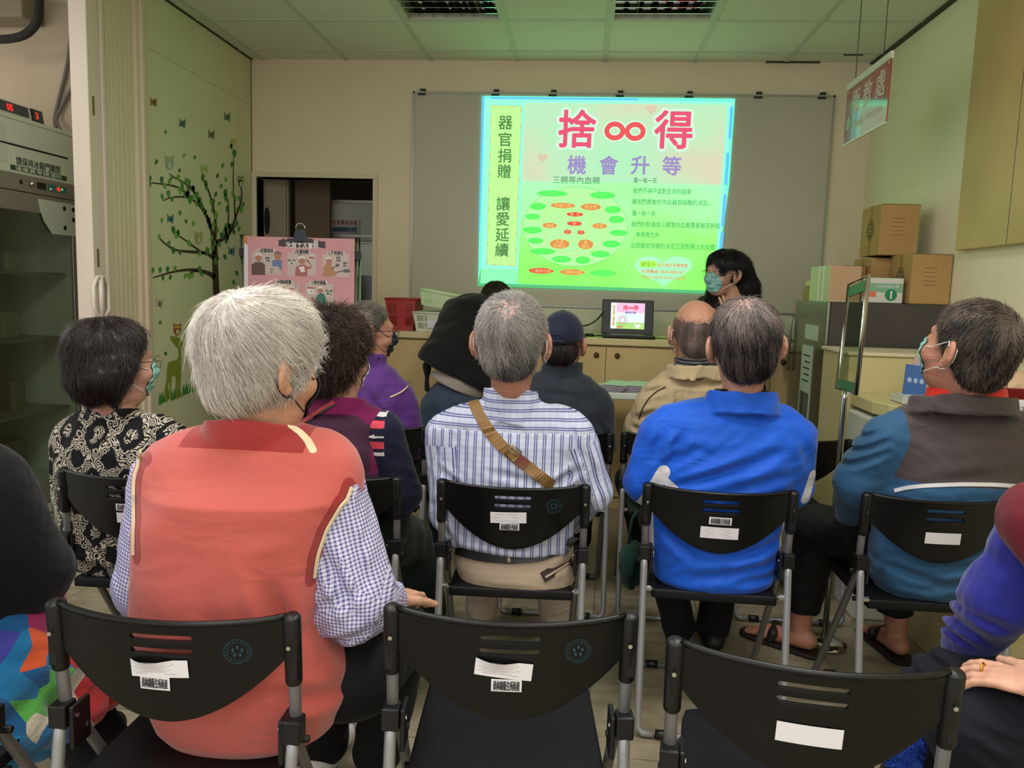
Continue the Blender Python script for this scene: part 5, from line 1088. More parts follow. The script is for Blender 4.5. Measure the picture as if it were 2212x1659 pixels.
# ------------------------------------------------------------------ folding chairs
M_seat = mat('black_seat_plastic', (9, 9, 12), 0.55, var=0.2, vscale=12, bump=0.12, bscale=420, spec=0.3)
M_shell = mat('black_shell_plastic', (8, 8, 8), 0.34, var=0.25, vscale=9, bump=0.03, bscale=500, spec=0.36)
M_tube = mat('grey_chair_tube', (156, 156, 158), 0.36, 0.5); M_tube2 = mat('grey_chair_tube_dull', (120, 118, 118), 0.4, 0.5)
BW = 0.212
def back_y(x, z): return -0.040*(1-(x/BW)**2)+(0.785-z)*0.10+0.0
def chair_proto():
    t = thing('folding_chair', 'x', 'chair')
    # backrest shell with two slots
    xs = sorted(set([round(v, 4) for v in np.linspace(-BW, BW, 35)]+[-0.056, 0.056, -0.052, 0.052, -0.0535, 0.0535]))
    sl = [(0.7475, 0.7585), (0.7215, 0.7325)]
    zs = [0.785, 0.772, 0.7585, 0.756, 0.750, 0.7475, 0.740, 0.7325, 0.730, 0.724, 0.7215, 0.71, 0.70]+[0.70-0.011*i for i in range(1, 11)]
    def bot(x): return 0.588+0.122*(abs(x)/BW)**1.9
    def top(x): return 0.785-0.006*(1-(x/BW)**2)+0.004*(abs(x)/BW)**8
    V = []; idx = {}
    for i, x in enumerate(xs):
        b_, tp = bot(x), top(x); 
        for j, z in enumerate(zs):
            zz = z if z <= 0.772 else tp
            zz = max(zz, b_) if b_ > 0.70 or z > 0.70 else b_+(0.70-b_)*(z-zs[-1])/(0.70-zs[-1])
            idx[i, j] = len(V); V.append((x, back_y(x, zz)-0.003, zz))
    F = []
    for i in range(len(xs)-1):
        for j in range(len(zs)-1):
            xm = (xs[i]+xs[i+1])/2; zm = (zs[j]+zs[j+1])/2; hole = False
            for z0, z1 in sl:
                if z0 < zm < z1:
                    e = 0.0535 if (zm < z0+0.0025 or zm > z1-0.0025) else 0.056
                    if abs(xm) < e: hole = True
            q = [idx[i, j], idx[i, j+1], idx[i+1, j+1], idx[i+1, j]]
            if abs(V[q[0]][2]-V[q[1]][2]) < 1e-5 and abs(V[q[2]][2]-V[q[3]][2]) < 1e-5: continue
            if not hole: F.append(tuple(q))
    mb = MB(); mb.add(V, F, 0, True); o = mb.obj('backrest', M_shell, t, world=False)
    s = o.modifiers.new('thickness', 'SOLIDIFY'); s.thickness = 0.007; s.offset = 0
    b_ = o.modifiers.new('bevel', 'BEVEL'); b_.width = 0.002; b_.segments = 2; b_.limit_method = 'ANGLE'; b_.angle_limit = 0.8
    # rolled top lip
    mb = MB(); mb.tube([(x, back_y(x, 0.785)-0.003, top(x)) for x in np.linspace(-BW, BW, 22)], 0.0065, 8); mb.obj('top_lip', M_shell, t, world=False)
    for s_ in (-1, 1):
        px = s_*0.221
        mb = MB(); mb.tube([(px, 0.0+0.0, 0.792), (px, 0.001, 0.787), (px, 0.012, 0.66), (px, 0.0125, 0.655)], [0.011, 0.0165, 0.0155, 0.0135], 14)
        mb.box((px-0.004 if s_ > 0 else px-0.012, -0.006, 0.668), (px+0.012 if s_ > 0 else px+0.004, 0.01, 0.780)); mb.obj('post_sleeve', M_black, t, world=False, bevel=0.003)
        mb = MB(); mb.disc((px, -0.0165, 0.735), (0, -1, 0), 0.004, 10, th=0.002); mb.obj('sleeve_screw', M_chrome, t, world=False)
        # back post running down to the front foot
        mb = MB(); mb.tube([(px, 0.003, 0.77), (px, 0.022, 0.58), (px-s_*0.012, 0.045, 0.535), (px-s_*0.014, 0.36, 0.05), (px-s_*0.014, 0.378, 0.026), (px-s_*0.03, 0.386, 0.014), (px-s_*0.06, 0.388, 0.0125)], 0.0115, 10); mb.obj('front_leg', M_tube2, t, world=False)
        mb = MB(); mb.tube([(px, 0.012, 0.585), (px, -0.002, 0.52), (px, -0.075, 0.07), (px, -0.083, 0.03), (px-s_*0.014, -0.088, 0.014), (px-s_*0.05, -0.089, 0.0125)], 0.0115, 10); mb.obj('rear_leg', M_tube, t, world=False)
        mb = MB(); mb.box((px-0.0165, -0.008, 0.545), (px+0.0165, 0.03, 0.59)); mb.box((px-s_*0.022-0.005, 0.0, 0.50), (px-s_*0.022+0.005, 0.056, 0.585)); mb.tube([(px-s_*0.03, 0.045, 0.528), (px+s_*0.018, 0.045, 0.528)], 0.008, 8); mb.obj('hinge_bracket', M_black, t, world=False, bevel=0.003)
        mb = MB(); mb.disc((px-s_*0.0275, 0.012, 0.565), (-s_, 0, 0), 0.0045, 10, th=0.002); mb.obj('rivet', M_chrome, t, world=False)
        mb = MB(); mb.tube([(px-s_*0.026, -0.01, 0.455), (px-s_*0.008, -0.01, 0.455)], 0.0085, 6, smooth=False); mb.tube([(px-s_*0.03, -0.01, 0.455), (px, -0.01, 0.455)], 0.004, 8); mb.obj('bolt', M_chrome, t, world=False)
        for y, nm in ((0.389, 'front'), (-0.089, 'rear')): mb = MB(); mb.tube([(px-s_*0.055, y, 0.0145), (px-s_*0.095, y, 0.0145)], 0.0145, 10); mb.obj('rubber_foot', M_black, t, world=False)
    mb = MB(); mb.tube([(-0.16, 0.388, 0.0125), (0.16, 0.388, 0.0125)], 0.010, 8); mb.obj('front_cross_tube', M_tube2, t, world=False)
    mb = MB(); mb.tube([(-0.16, -0.089, 0.0125), (0.16, -0.089, 0.0125)], 0.010, 8); mb.obj('rear_cross_tube', M_tube, t, world=False)
    mb = MB(); mb.tube([(-0.205, 0.085, 0.42), (0.205, 0.085, 0.42)], 0.008, 8); mb.obj('seat_pivot_bar', M_black, t, world=False)
    # seat
    mb = MB(); n = 14; prof = []
    for i in range(n):
        y = -0.005+0.44*i/(n-1); w = 0.193-0.006*(y/0.44); 
        if i == n-1: w -= 0.028
        if i == n-2: w -= 0.006
        prof.append((y, w))
    vs = []; m = 9
    for y, w in prof:
        for j in range(m):
            u = -1+2*j/(m-1); z = 0.452-0.010*(1-u*u)*math.sin(math.pi*min(1, max(0, y/0.44)))-(0.012 if y > 0.42 else 0)*1; vs.append((u*w, y, z))
    fs = [(i*m+j, i*m+j+1, (i+1)*m+j+1, (i+1)*m+j) for i in range(n-1) for j in range(m-1)]
    mb.add(vs, fs, 0, True); o = mb.obj('seat', M_seat, t, world=False); s = o.modifiers.new('thickness', 'SOLIDIFY'); s.thickness = 0.030; s.offset = -1
    b_ = o.modifiers.new('bevel', 'BEVEL'); b_.width = 0.006; b_.segments = 3; b_.limit_method = 'ANGLE'; b_.angle_limit = 0.8
    return t
def wob_paper(x, z, w, h, ang, lift=0.0, curl=0.0, corner=True):
    """paper stuck on the rear face of the backrest"""
    vs = []; fs = []; nx, nz = 9, 5; ca, sa = math.cos(ang), math.sin(ang)
    for j in range(nz):
        for i in range(nx):
            u = -0.5+i/(nx-1); v = -0.5+j/(nz-1); a = x+u*w*ca-v*h*sa; b_ = z+u*w*sa+v*h*ca
            y = back_y(a, b_)-0.0085-lift-curl*max(0, v+0.2)*max(0, math.sin(3.1*(u+0.5)*1.4))*0.022
            vs.append((a, y, b_))
    for j in range(nz-1):
        for i in range(nx-1): fs.append((j*nx+i, j*nx+i+1, (j+1)*nx+i+1, (j+1)*nx+i))
    return vs, fs
def note(t, x, z, w, h, ang=0.0, text=None, lines=0, curl=0.0, lift=0.0, name='paper_sticker', ink=M_ink, tsize=0.02):
    mb = MB(); vs, fs = wob_paper(x, z, w, h, ang, lift, curl); mb.add(vs, fs, 0, False)
    ca, sa = math.cos(ang), math.sin(ang)
    def P_(u, v, k=1): a = x+u*ca-v*sa; b_ = z+u*sa+v*ca; return (a, back_y(a, b_)-0.0092-lift-0.0003*k, b_)
    if text: put_text(mb, text, tsize, P_(0, 0), (ca, 0, sa), (-sa, 0, ca), 1, 0.0004, width=w*0.86)
    for k_ in range(lines):
        v = h*0.3-k_*h*0.6/max(1, lines-1); l_ = w*(0.42 if k_ % 2 else 0.36)
        mb.add([P_(-l_, v-0.0005), P_(l_*0.7, v-0.0005), P_(l_*0.7, v+0.0005), P_(-l_, v+0.0005)], [(0, 1, 2, 3)], 2)
    o = mb.obj(name, [M_paper, ink, mat('faint_print', (176, 172, 176), 0.8)], t, world=False); return o
def emblem(t, x=0.125, z=0.728):
    mb = MB(); y = back_y(x, z)-0.0085; nrm = np.array([-0.16, -1, 0.1]); c = np.array([x, y, z])
    for r0, r1 in ((0.0235, 0.0222), (0.017, 0.0162)):
        n = 32; vs = []
        for i in range(n):
            a = 2*math.pi*i/n
            for r_ in (r0, r1): px_ = x+r_*math.cos(a); pz_ = z+r_*math.sin(a); vs.append((px_, back_y(px_, pz_)-0.0072, pz_))
        mb.add(vs, [(2*i, 2*((i+1) % n), 2*((i+1) % n)+1, 2*i+1) for i in range(n)], 0)
    n = 5
    for i in range(n):
        a = 2*math.pi*i/n+0.3; px_ = x+0.008*math.cos(a); pz_ = z+0.008*math.sin(a); mb.disc((px_, back_y(px_, pz_)-0.0074, pz_), (0, -1, 0), 0.004, 10, 0, sx=0.6)
    for i in range(20):
        a = 2*math.pi*i/20; px_ = x+0.0195*math.cos(a); pz_ = z+0.0195*math.sin(a); mb.disc((px_, back_y(px_, pz_)-0.0073, pz_), (0, -1, 0), 0.0013, 6, 0)
    mb.obj('round_emblem', mat('teal_emblem', (24, 66, 78), 0.4), t, world=False)
CH0 = chair_proto()
CHAIRS = [
 ('A', -0.717, 1.315, 0.02, 'black folding chair under the person in the red vest', 'AE'),
 ('B', -0.110, 1.405, 0.075, 'empty black folding chair in the middle of the nearest row', 'B'),
 ('C', 0.402, 1.30, -0.11, 'empty black folding chair with a blank white sticker, right of the nearest row', 'C'),
 ('K', -1.27, 1.25, 0.10, 'black folding chair at the lower left edge, under the person with the colourful skirt', ''),
 ('G', -1.345, 2.25, 0.02, 'black folding chair under the person in the black and white floral shirt', 'G'),
 ('H', -0.775, 2.36, 0.03, 'black folding chair under the curly haired person in the maroon vest', 'E'),
 ('D', -0.190, 2.375, 0.05, 'black folding chair under the person in the striped shirt', 'D'),
 ('E', 0.446, 2.45, -0.02, 'black folding chair under the person in the bright blue jacket', 'S'),
 ('F', 1.115, 2.48, 0.03, 'black folding chair under the person in the grey and blue jacket', 'F'),
 ('P', -0.865, 3.24, 0.03, 'black folding chair under the person in the purple jacket', ''),
 ('Q', -0.085, 3.33, 0.0, 'black folding chair under the person in the dark cap', ''),
 ('R', 0.42, 3.36, 0.0, 'black folding chair under the person in the beige jacket', ''),
 ('T', 0.925, 3.42, 0.0, 'empty black folding chair in the front row between the blue jacket and the cream desk', 'S'),
]
CH = {}
M_ink2 = mat('purple_grey_ink', (90, 80, 104), 0.8)
for i, (k_, x, y, rz, lab, st) in enumerate(CHAIRS):
    c = CH0 if i == 0 else copy_tree(CH0); CH[k_] = c
for i, (k_, x, y, rz, lab, st) in enumerate(CHAIRS):
    c = CH[k_]; c.location = (x, y, 0); c.rotation_euler = (0, 0, rz); tag(c, lab, 'chair', 'folding chairs')
    T_ = '員林鎮衛生所財產'
    if st == 'AE': note(c, -0.005, 0.694, 0.105, 0.034, 0.03, lines=2, curl=1.0, lift=0.001, name='torn_paper'); note(c, -0.015, 0.665, 0.055, 0.027, -0.02, text=T_, lift=0.0003); emblem(c, 0.132)
    if st == 'B': note(c, -0.01, 0.693, 0.105, 0.034, -0.09, lines=3, curl=1.0, lift=0.001, name='torn_paper'); note(c, -0.004, 0.661, 0.056, 0.025, 0.0, text=T_, lift=0.0003); emblem(c)
    if st == 'C': note(c, 0.0, 0.668, 0.105, 0.036, -0.02)
    if st == 'G': note(c, 0.005, 0.693, 0.07, 0.022, 0.0, text=T_); note(c, 0.02, 0.66, 0.1, 0.032, 0.0, lines=3)
    if st == 'D': note(c, -0.012, 0.690, 0.11, 0.035, 0.03, lines=3); note(c, -0.008, 0.661, 0.06, 0.022, 0.0, text=T_); emblem(c)
    if st == 'S' and k_ == 'E': note(c, 0.0, 0.694, 0.068, 0.024, -0.01, text=T_); note(c, 0.0, 0.655, 0.115, 0.037, -0.01, lines=4)
    if st == 'F': note(c, 0.0, 0.668, 0.105, 0.036, 0.0)
    if st == 'E': emblem(c)
# ------------------------------------------------------------------ people: heads, hands, cloth, hair
def rotm(yaw, pitch=0.0, roll=0.0):
    cy, sy = math.cos(yaw), math.sin(yaw); cp, sp = math.cos(pitch), math.sin(pitch); cr, sr = math.cos(roll), math.sin(roll)
    Rz = np.array([[cy, -sy, 0], [sy, cy, 0], [0, 0, 1]]); Rx = np.array([[1, 0, 0], [0, cp, -sp], [0, sp, cp]]); Ry = np.array([[cr, 0, sr], [0, 1, 0], [-sr, 0, cr]])
    return Rz @ Rx @ Ry
class Head:
    """local axes: x to the person's right, y towards the face, z up; c = middle of the skull at eye height"""
    def __init__(s, c, k=1.0, yaw=0.0, pitch=0.0, roll=0.0, wide=1.0):
        s.c = np.array(c, float); s.k = k; s.R = rotm(yaw, pitch, roll); s.w = wide
    def W(s, x, y, z): return s.c+s.R @ (np.array([x*s.w, y, z])*s.k)
    def e(s, c, r): return ell(s.W(*c), np.array(r)*s.k, s.R)
    def cp(s, a, b, ra, rb=None): return cap(s.W(*a), s.W(*b), ra*s.k, (ra if rb is None else rb)*s.k)
    def pl(s, p, n): return plane(s.W(*p), s.R @ np.array(n, float))
    def sdf(s):
        its = [s.e((0, -.014, .036), (.073*s.w, .094, .083)), (s.e((0, .034, -.028), (.060*s.w, .060, .084)), .03), (s.e((0, .040, -.088), (.044, .042, .032)), .03),
               (s.cp((-.028, .080, .026), (.028, .080, .026), .013), .02), (s.cp((0, .094, .004), (0, .110, -.030), .008, .0125), .012), (s.e((.0, .1, -.036), (.017, .012, .008)), .008),
               ('-', s.e((.031, .101, .004), (.015, .014, .011)), .014), ('-', s.e((-.031, .101, .004), (.015, .014, .011)), .014),
               (s.e((.031, .082, .003), (.0125, .0125, .0115)), .003), (s.e((-.031, .082, .003), (.0125, .0125, .0115)), .003),
               (s.e((0, .090, -.060), (.023, .012, .0055)), .006), (s.e((0, .089, -.070), (.019, .012, .006)), .006),
               (s.e((.042, .062, -.030), (.022, .026, .024)), .02), (s.e((-.042, .062, -.030), (.022, .026, .024)), .02)]
        for g in (-1, 1):
            Re = s.R @ rotm(g*0.60, 0.12)
            its += [(ell(s.W(g*.086, -.016, -.002), np.array([.0085, .024, .036])*s.k, Re), .008), ('-', ell(s.W(g*.094, -.006, .003), np.array([.008, .013, .021])*s.k, Re), .005), (s.e((g*.081, -.006, -.032), (.008, .012, .011)), .006)]
        return union(*its)
def hand(w, d, n, side=1, k=1.0, curl=0.35, spread=0.12, thumb=0.9):
    """w wrist, d finger direction, n back-of-hand normal, side: +1 thumb to the left of d seen from the back"""
    w = np.array(w, float); d = np.array(d, float); d /= np.linalg.norm(d); n = np.array(n, float); n -= d*(n@d); n /= np.linalg.norm(n); s = np.cross(n, d)*side
    its = [cap(w-d*.02, w+d*.02*k, .024*k, .026*k)]
    pc_ = w+d*.055*k; Rm = np.stack([s, d, n], 1); its.append((ell(pc_, np.array([.040, .048, .014])*k, Rm), .02))
    for i, (o, L, r) in enumerate(((.030, .074, .0090), (.010, .082, .0095), (-.011, .076, .0090), (-.030, .060, .0080))):
        b = w+d*.090*k+s*o*k; an = spread*(o/.030); dd = d*math.cos(an)+s*math.sin(an)
        c = curl*(1+0.12*i); l1, l2, l3 = L*.45*k, L*.30*k, L*.25*k
        d1 = dd*math.cos(c*.5)-n*math.sin(c*.5); d2 = dd*math.cos(c*1.5)-n*math.sin(c*1.5); d3 = dd*math.cos(c*2.3)-n*math.sin(c*2.3)
        p1 = b+d1*l1; p2 = p1+d2*l2; p3 = p2+d3*l3
        its.append((chain([b-dd*.02*k, b, p1, p2, p3], [r*k*1.05, r*k*1.1, r*k, r*k*.95, r*k*.8], .003), .006))
    b = w+d*.030*k+s*.028*k; a = d*math.cos(thumb)+s*math.sin(thumb); a2 = d*math.cos(thumb*.6)+s*math.sin(thumb*.6)-n*.25
    its.append((chain([b, b+a*.035*k, b+a*.035*k+a2*.030*k, b+a*.035*k+a2*.055*k], [.015*k, .012*k, .0105*k, .0085*k], .004), .012))
    return union(*its)
def collar(c, a, b, z0, z1, th=0.006, yaw=0.0, flare=0.0, tilt=0.0, open_front=None):
    """cloth band round the neck"""
    cy, sy = math.cos(yaw), math.sin(yaw)
    def f(P):
        dx = P[:, 0]-c[0]; dy = P[:, 1]-c[1]; x = dx*cy+dy*sy; y = -dx*sy+dy*cy; zz = P[:, 2]-tilt*y
        t = np.clip((zz-z0)/(z1-z0), 0, 1); A = a*(1+flare*t); B = b*(1+flare*t)
        k0 = np.sqrt((x/A)**2+(y/B)**2)+1e-9; g = np.sqrt((x/(A*A))**2+(y/(B*B))**2)/k0; d = np.abs((k0-1)/np.maximum(g, 1e-6))-th
        return smax(d, np.maximum(z0-zz, zz-z1), 0.004)
    m = max(a, b)*(1+abs(flare))+th; f.lo = np.array([c[0]-m, c[1]-m, z0-abs(tilt)*m]); f.hi = np.array([c[0]+m, c[1]+m, z1+abs(tilt)*m])
    return f
def secs(L, Y, dy=None):
    """(py, xl, xr, half_depth[, Y]) rows read off the photograph at depth Y"""
    out = []
    for r in L:
        yy = r[4] if len(r) > 4 else Y
        a, b = at(r[1], r[0], yy), at(r[2], r[0], yy); out.append(((a[2]+b[2])/2, (a[0]+b[0])/2, yy, (b[0]-a[0])/2*0.985, r[3]))
    return out
# --- hair
def hair_mat(name, c0, c1, rough=0.5, spec=0.4, scale=60):
    m = bpy.data.materials.new(name); m.use_nodes = True; nt = m.node_tree; b = nt.nodes['Principled BSDF']; L = nt.links.new
    at_ = nt.nodes.new('ShaderNodeAttribute'); at_.attribute_name = 'rnd'; r = nt.nodes.new('ShaderNodeValToRGB'); r.color_ramp.elements[0].color = lin(c0)+(1,); r.color_ramp.elements[1].color = lin(c1)+(1,)
    L(at_.outputs['Fac'], r.inputs[0]); L(r.outputs[0], b.inputs['Base Color']); b.inputs['Roughness'].default_value = rough; b.inputs['Specular IOR Level'].default_value = spec; return m
def fbm(P, fr, seed=0):
    f = wob(1.0, fr, seed); g = wob(0.5, fr*2.3, seed+7); return f(P)+g(P)
def grad(H, P, e=0.002):
    g = np.stack([H(P+np.array(v)*e)-H(P-np.array(v)*e) for v in ((1, 0, 0), (0, 1, 0), (0, 0, 1))], 1); return g/(np.linalg.norm(g, axis=1)[:, None]+1e-9)
def make_hair(name, H, vox, m, parent, n=4000, length=0.03, flow=None, lift=0.25, jit=0.25, r=0.0006, disp=(0.002, 30), seed=1, K=5, curl=0.0, tone=None, keep=None, streak=8, hug=0.5, lo=None, rise=0.003, scalp=None):
    """a hair volume with strands growing from its surface, one mesh"""
    rg = np.random.RandomState(seed)
    Hd = union((H, 0), ('~', wob(disp[0], disp[1], seed))) if disp else H
    Hd.lo, Hd.hi = H.lo, H.hi
    V, F = net(Hd, vox); V, F = keep_big(V, F, 0.1)
    A = V[F]; ar = np.linalg.norm(np.cross(A[:, 2]-A[:, 0], A[:, 3]-A[:, 1]), axis=1)+1e-12
    ix = rg.choice(len(F), n, p=ar/ar.sum()); w = rg.dirichlet((1, 1, 1, 1), n); P0 = (A[ix]*w[:, :, None]).sum(1)
    N0 = grad(H, P0)
    if keep is not None: k_ = keep(P0); P0, N0 = P0[k_], N0[k_]
    n = len(P0); base = flow(P0) if flow is not None else np.tile(np.array([0, 0, -1.0]), (n, 1))
    Ls = length*rg.uniform(0.6, 1.25, n); J = rg.normal(size=(n, 3))*jit; P = P0-N0*0.002; pts = [P.copy()]
    ph = rg.uniform(0, 6.28, n); nn = N0.copy()
    for i in range(K):
        d = base-nn*(base*nn).sum(1)[:, None]; d = d/(np.linalg.norm(d, axis=1)[:, None]+1e-9)+J+nn*(lift*(1-i*hug/K))
        d /= np.linalg.norm(d, axis=1)[:, None]+1e-9
        P = P+d*(Ls/K)[:, None]
        if curl: t = np.cross(d, nn); P = P+(t*np.cos(ph+i*1.9)[:, None]+nn*np.sin(ph+i*1.9)[:, None])*curl
        h = H(P); nn = grad(H, P); low = h < rise*min(1, (i+1)/2); P = np.where(low[:, None], P+nn*(rise*min(1, (i+1)/2)-h)[:, None], P)
        pts.append(P.copy())
        if flow is not None: base = flow(P)
    pts = np.stack(pts, 1); T_ = np.gradient(pts, axis=1); T_ /= np.linalg.norm(T_, axis=2)[:, :, None]+1e-9
    u = np.cross(T_, nn[:, None, :]); u /= np.linalg.norm(u, axis=2)[:, :, None]+1e-9; v = np.cross(T_, u)
    rad = r*np.array([1.0]+[1-0.75*((i+1)/K)**2 for i in range(K)])
    ring = [pts+(u*math.cos(a)+v*math.sin(a))*rad[None, :, None] for a in (0.5, 2.6, 4.7)]
    SV = np.stack(ring, 2).reshape(-1, 3); o = (np.arange(n)*(K+1)*3)[:, None, None]+np.arange(K)[None, :, None]*3+np.arange(3)[None, None, :]
    o2 = (np.arange(n)*(K+1)*3)[:, None, None]+np.arange(K)[None, :, None]*3+((np.arange(3)+1) % 3)[None, None, :]
    SF = np.stack([o, o2, o2+3, o+3], -1).reshape(-1, 4)
    st = fbm(V*np.array([1, 1, .35]), streak, seed+3)*0.25+0.42; st0 = fbm(P0*np.array([1, 1, .35]), streak, seed+3)*0.25+0.5
    sc = np.clip(st0+rg.normal(size=n)*0.22, 0, 1)
    if tone is not None: st = st+tone(V)-0.1; sc = np.clip(sc+tone(P0), 0, 1)
    col = np.concatenate([np.clip(st-0.15, 0, 1), np.repeat(sc, (K+1)*3)])
    lab = None
    if scalp is not None:                  # (centre, radius, skin material, strength): scalp showing through
        def lab(C):
            d = np.linalg.norm(C-scalp[0], axis=1)/scalp[1]; pr = np.exp(-d**4)*scalp[3]; o = (rg.uniform(size=len(C)) < pr).astype(int); o[len(F):] = 0; return o
        m = [m, scalp[2]]
    me = vmesh(name, np.concatenate([V, SV]), np.concatenate([F, SF+len(V)]), m, lab, col=col)
    return link(name, me, parent)
# --- cloth coordinates
def cloth_uv(arms, yoke=None):
    """torso: (x, z) metres; sleeves: (round, along)"""
    def f(V, F, C):
        P = V[F]; U = np.stack([P[:, :, 0], P[:, :, 2]], -1)
        best = np.full(len(C), 1e9); seg = -np.ones(len(C), int); S_ = []
        for A in arms:
            for i in range(len(A)-1): S_.append((np.array(A[i]), np.array(A[i+1]), i))
        for j, (a, b, i) in enumerate(S_):
            ab = b-a; t = ((C-a)@ab)/(ab@ab); d = np.linalg.norm(C-a-np.clip(t, 0, 1)[:, None]*ab, axis=1)
            lim = 0.085
            ok = (d < lim) & (t > (0.12 if i == 0 else -0.1)) & (d < best); best[ok] = d[ok]; seg[ok] = j
        for j, (a, b, i) in enumerate(S_):
            m = seg == j
            if not m.any(): continue
            ax = (b-a)/np.linalg.norm(b-a); ref = np.array([0, 1.0, 0]); u = ref-ax*(ref@ax); u /= np.linalg.norm(u); w = np.cross(ax, u)
            q = P[m]-a; an = np.arctan2(q@w, -(q@(-u))); an0 = an[:, :1]; an = an0+((an-an0+math.pi) % (2*math.pi)-math.pi)
            U[m] = np.stack([an*0.062, q@ax+i*0.25], -1)
        if yoke is not None:
            m = (seg < 0) & yoke(C); q = P[m]; U[m] = np.stack([q[:, :, 2]*1.0, q[:, :, 0]], -1)
        return U
    return f
def pattern_mat(name, build, rough=0.8, bump=0.1, bscale=400, sheen=0.2):
    m = bpy.data.materials.new(name); m.use_nodes = True; nt = m.node_tree; b = nt.nodes['Principled BSDF']; b.inputs['Roughness'].default_value = rough; b.inputs['Specular IOR Level'].default_value = 0.25
    uv = nt.nodes.new('ShaderNodeUVMap'); uv.uv_map = 'UVMap'; sp = nt.nodes.new('ShaderNodeSeparateXYZ'); nt.links.new(uv.outputs[0], sp.inputs[0])
    c = build(nt, uv.outputs[0], sp.outputs[0], sp.outputs[1]); nt.links.new(c, b.inputs['Base Color'])
    return m
def band_(nt, u, per, lo, hi, off_=0.0):
    f = mth(nt, 'FRACT', mth(nt, 'ADD', mth(nt, 'MULTIPLY', u, 1.0/per), 100.0+off_)); return mth(nt, 'MULTIPLY', mth(nt, 'GREATER_THAN', f, lo), mth(nt, 'LESS_THAN', f, hi))
def mixc(nt, fac, a, b):
    n = nt.nodes.new('ShaderNodeMixRGB')
    for i, v in ((0, fac), (1, a), (2, b)):
        if isinstance(v, tuple): n.inputs[i].default_value = lin(v)+(1,)
        elif isinstance(v, (int, float)): n.inputs[i].default_value = v
        else: nt.links.new(v, n.inputs[i])
    return n.outputs[0]
def cloth(name, c, rough=0.8, var=0.05, sheen=0.12, bscale=700, bump=0.08, vscale=5, spec=0.25, wrinkle=0.32): return mat(name, c, rough, 0.0, var, vscale, bump, bscale, sheen, wrinkle, spec)
def shirt_sdf(S, arms, radii, yaw=0.0, k=0.045, p=2.3, wr=0.0035, fr=5.0, seed=0, fold=None, extra=(), ymax=None, grow=0.0):
    its = [loft([(z, x, y, a+grow, b+grow) for z, x, y, a, b in S], p, yaw, 0.03)]
    for A, rr in zip(arms, radii):
        if A is None: continue
        its.append((chain(A, [r_+grow for r_ in rr], 0.02), k))
    its += list(extra)
    if fold: its.append(('~', folds([(p_, q_, w_, d_*1.7) for p_, q_, w_, d_ in fold], ymax), 0))
    its.append(('~', wob(wr, fr, seed, (1, 1, 0.6)), 0)); its.append(('~', wob(wr*0.45, fr*2.7, seed+5, (1, 1, 0.8)), 0))
    return union(*its)
def legs_sdf(hip, knees, ankles, r=(0.095, 0.07, 0.055), pel=(0.17, 0.13, 0.10), yaw=0.0, wr=0.003, seed=0, sep=0.09):
    R = rotm(yaw); its = [ell(hip, pel, R)]
    for i, (kn, an) in enumerate(zip(knees, ankles)):
        s = -1 if i == 0 else 1; h = np.array(hip)+R @ np.array([s*sep, 0.02, -0.005]); its.append((chain([h, kn, an], r, 0.02), 0.035))
    its.append(('~', wob(wr, 6, seed, (1, 1, 0.7)), 0)); return union(*its)
def shoe(an, yaw, L=0.27, w=0.045):
    R = rotm(yaw); a = np.array([an[0], an[1], 0.0]); f = lambda x, y, z: a+R @ np.array([x, y, z])
    return union(cap(f(0, -.035, .045), f(0, .13, .040), w*.85, w*.85), (cap(f(0, 0, .05), f(0, 0, .10), w*.9, w*.85), .03), ('&', plane((0, 0, 0.004), (0, 0, -1)), 0.01), ('&', plane(f(0, .5, .12), (0, 0, 1)), 0.01))
def foot(an, yaw, k=1.0):
    R = rotm(yaw); a = np.array([an[0], an[1], 0.0]); f = lambda x, y, z: a+R @ np.array([x, y, z])*k
    its = [cap(f(0, -.03, .05), f(0, .12, .035), .032*k, .028*k), (cap(f(0, 0, .06), f(0, 0, .14), .032*k, .034*k), .02), (ell(f(0, .13, .03), np.array([.042, .045, .018])*k, R), .02)]
    for i in range(5): its.append((cap(f(-.030+.0155*i, .16, .026), f(-.032+.016*i, .195-.006*abs(i-1), .022), .0095*k, .008*k), .004))
    return union(*its)
def mask_part(h, m, parent, m_strap, name='face_mask', straps=True, pleat=True, big=1.0):
    hs = h.sdf(); out = off(hs, 0.0065)
    box = h.e((0, .095, -.045), (.066*big, .06, .056*big))
    its = [(out, 0), ('-', off(hs, 0.0025), 0.002), ('&', box, 0.004), ('&', h.pl((0, 0, .003), (0, -.35, 1)), .003)]
    f = union(*its)
    if pleat:
        zc = h.R[:, 2]
        g0 = f; f = lambda P: g0(P)+0.0007*np.sin(((P-h.c)@zc)/h.k*300)
    f.lo = h.c-0.16*h.k; f.hi = h.c+0.16*h.k
    V, F = net(f, 0.0028); V, F = keep_big(V, F, 0.3); o = link(name, vmesh(name, V, F, m), parent)
    if straps:
        for g in (-1, 1):
            for pts in ([(g*.055, .068, -.018), (g*.078, .03, .004), (g*.088, -.008, .028), (g*.092, -.030, .012), (g*.088, -.034, -.012)], [(g*.052, .060, -.078), (g*.074, .02, -.052), (g*.083, -.012, -.035), (g*.088, -.034, -.012)]):
                mb = MB(); P = [h.W(*p) for p in pts]; q = []
                for i in range(len(P)-1):
                    for s in range(4): q.append(P[i]+(P[i+1]-P[i])*s/4)
                q.append(P[-1]); q2 = []
                for p in q:
                    d = hs(p[None])[0]; q2.append(tuple(p-grad(hs, p[None])[0]*(d-0.003) if d < 0.003 else p))
                mb.tube(q2, 0.0016, 6); mb.obj('mask_strap', m_strap, o)
    return o
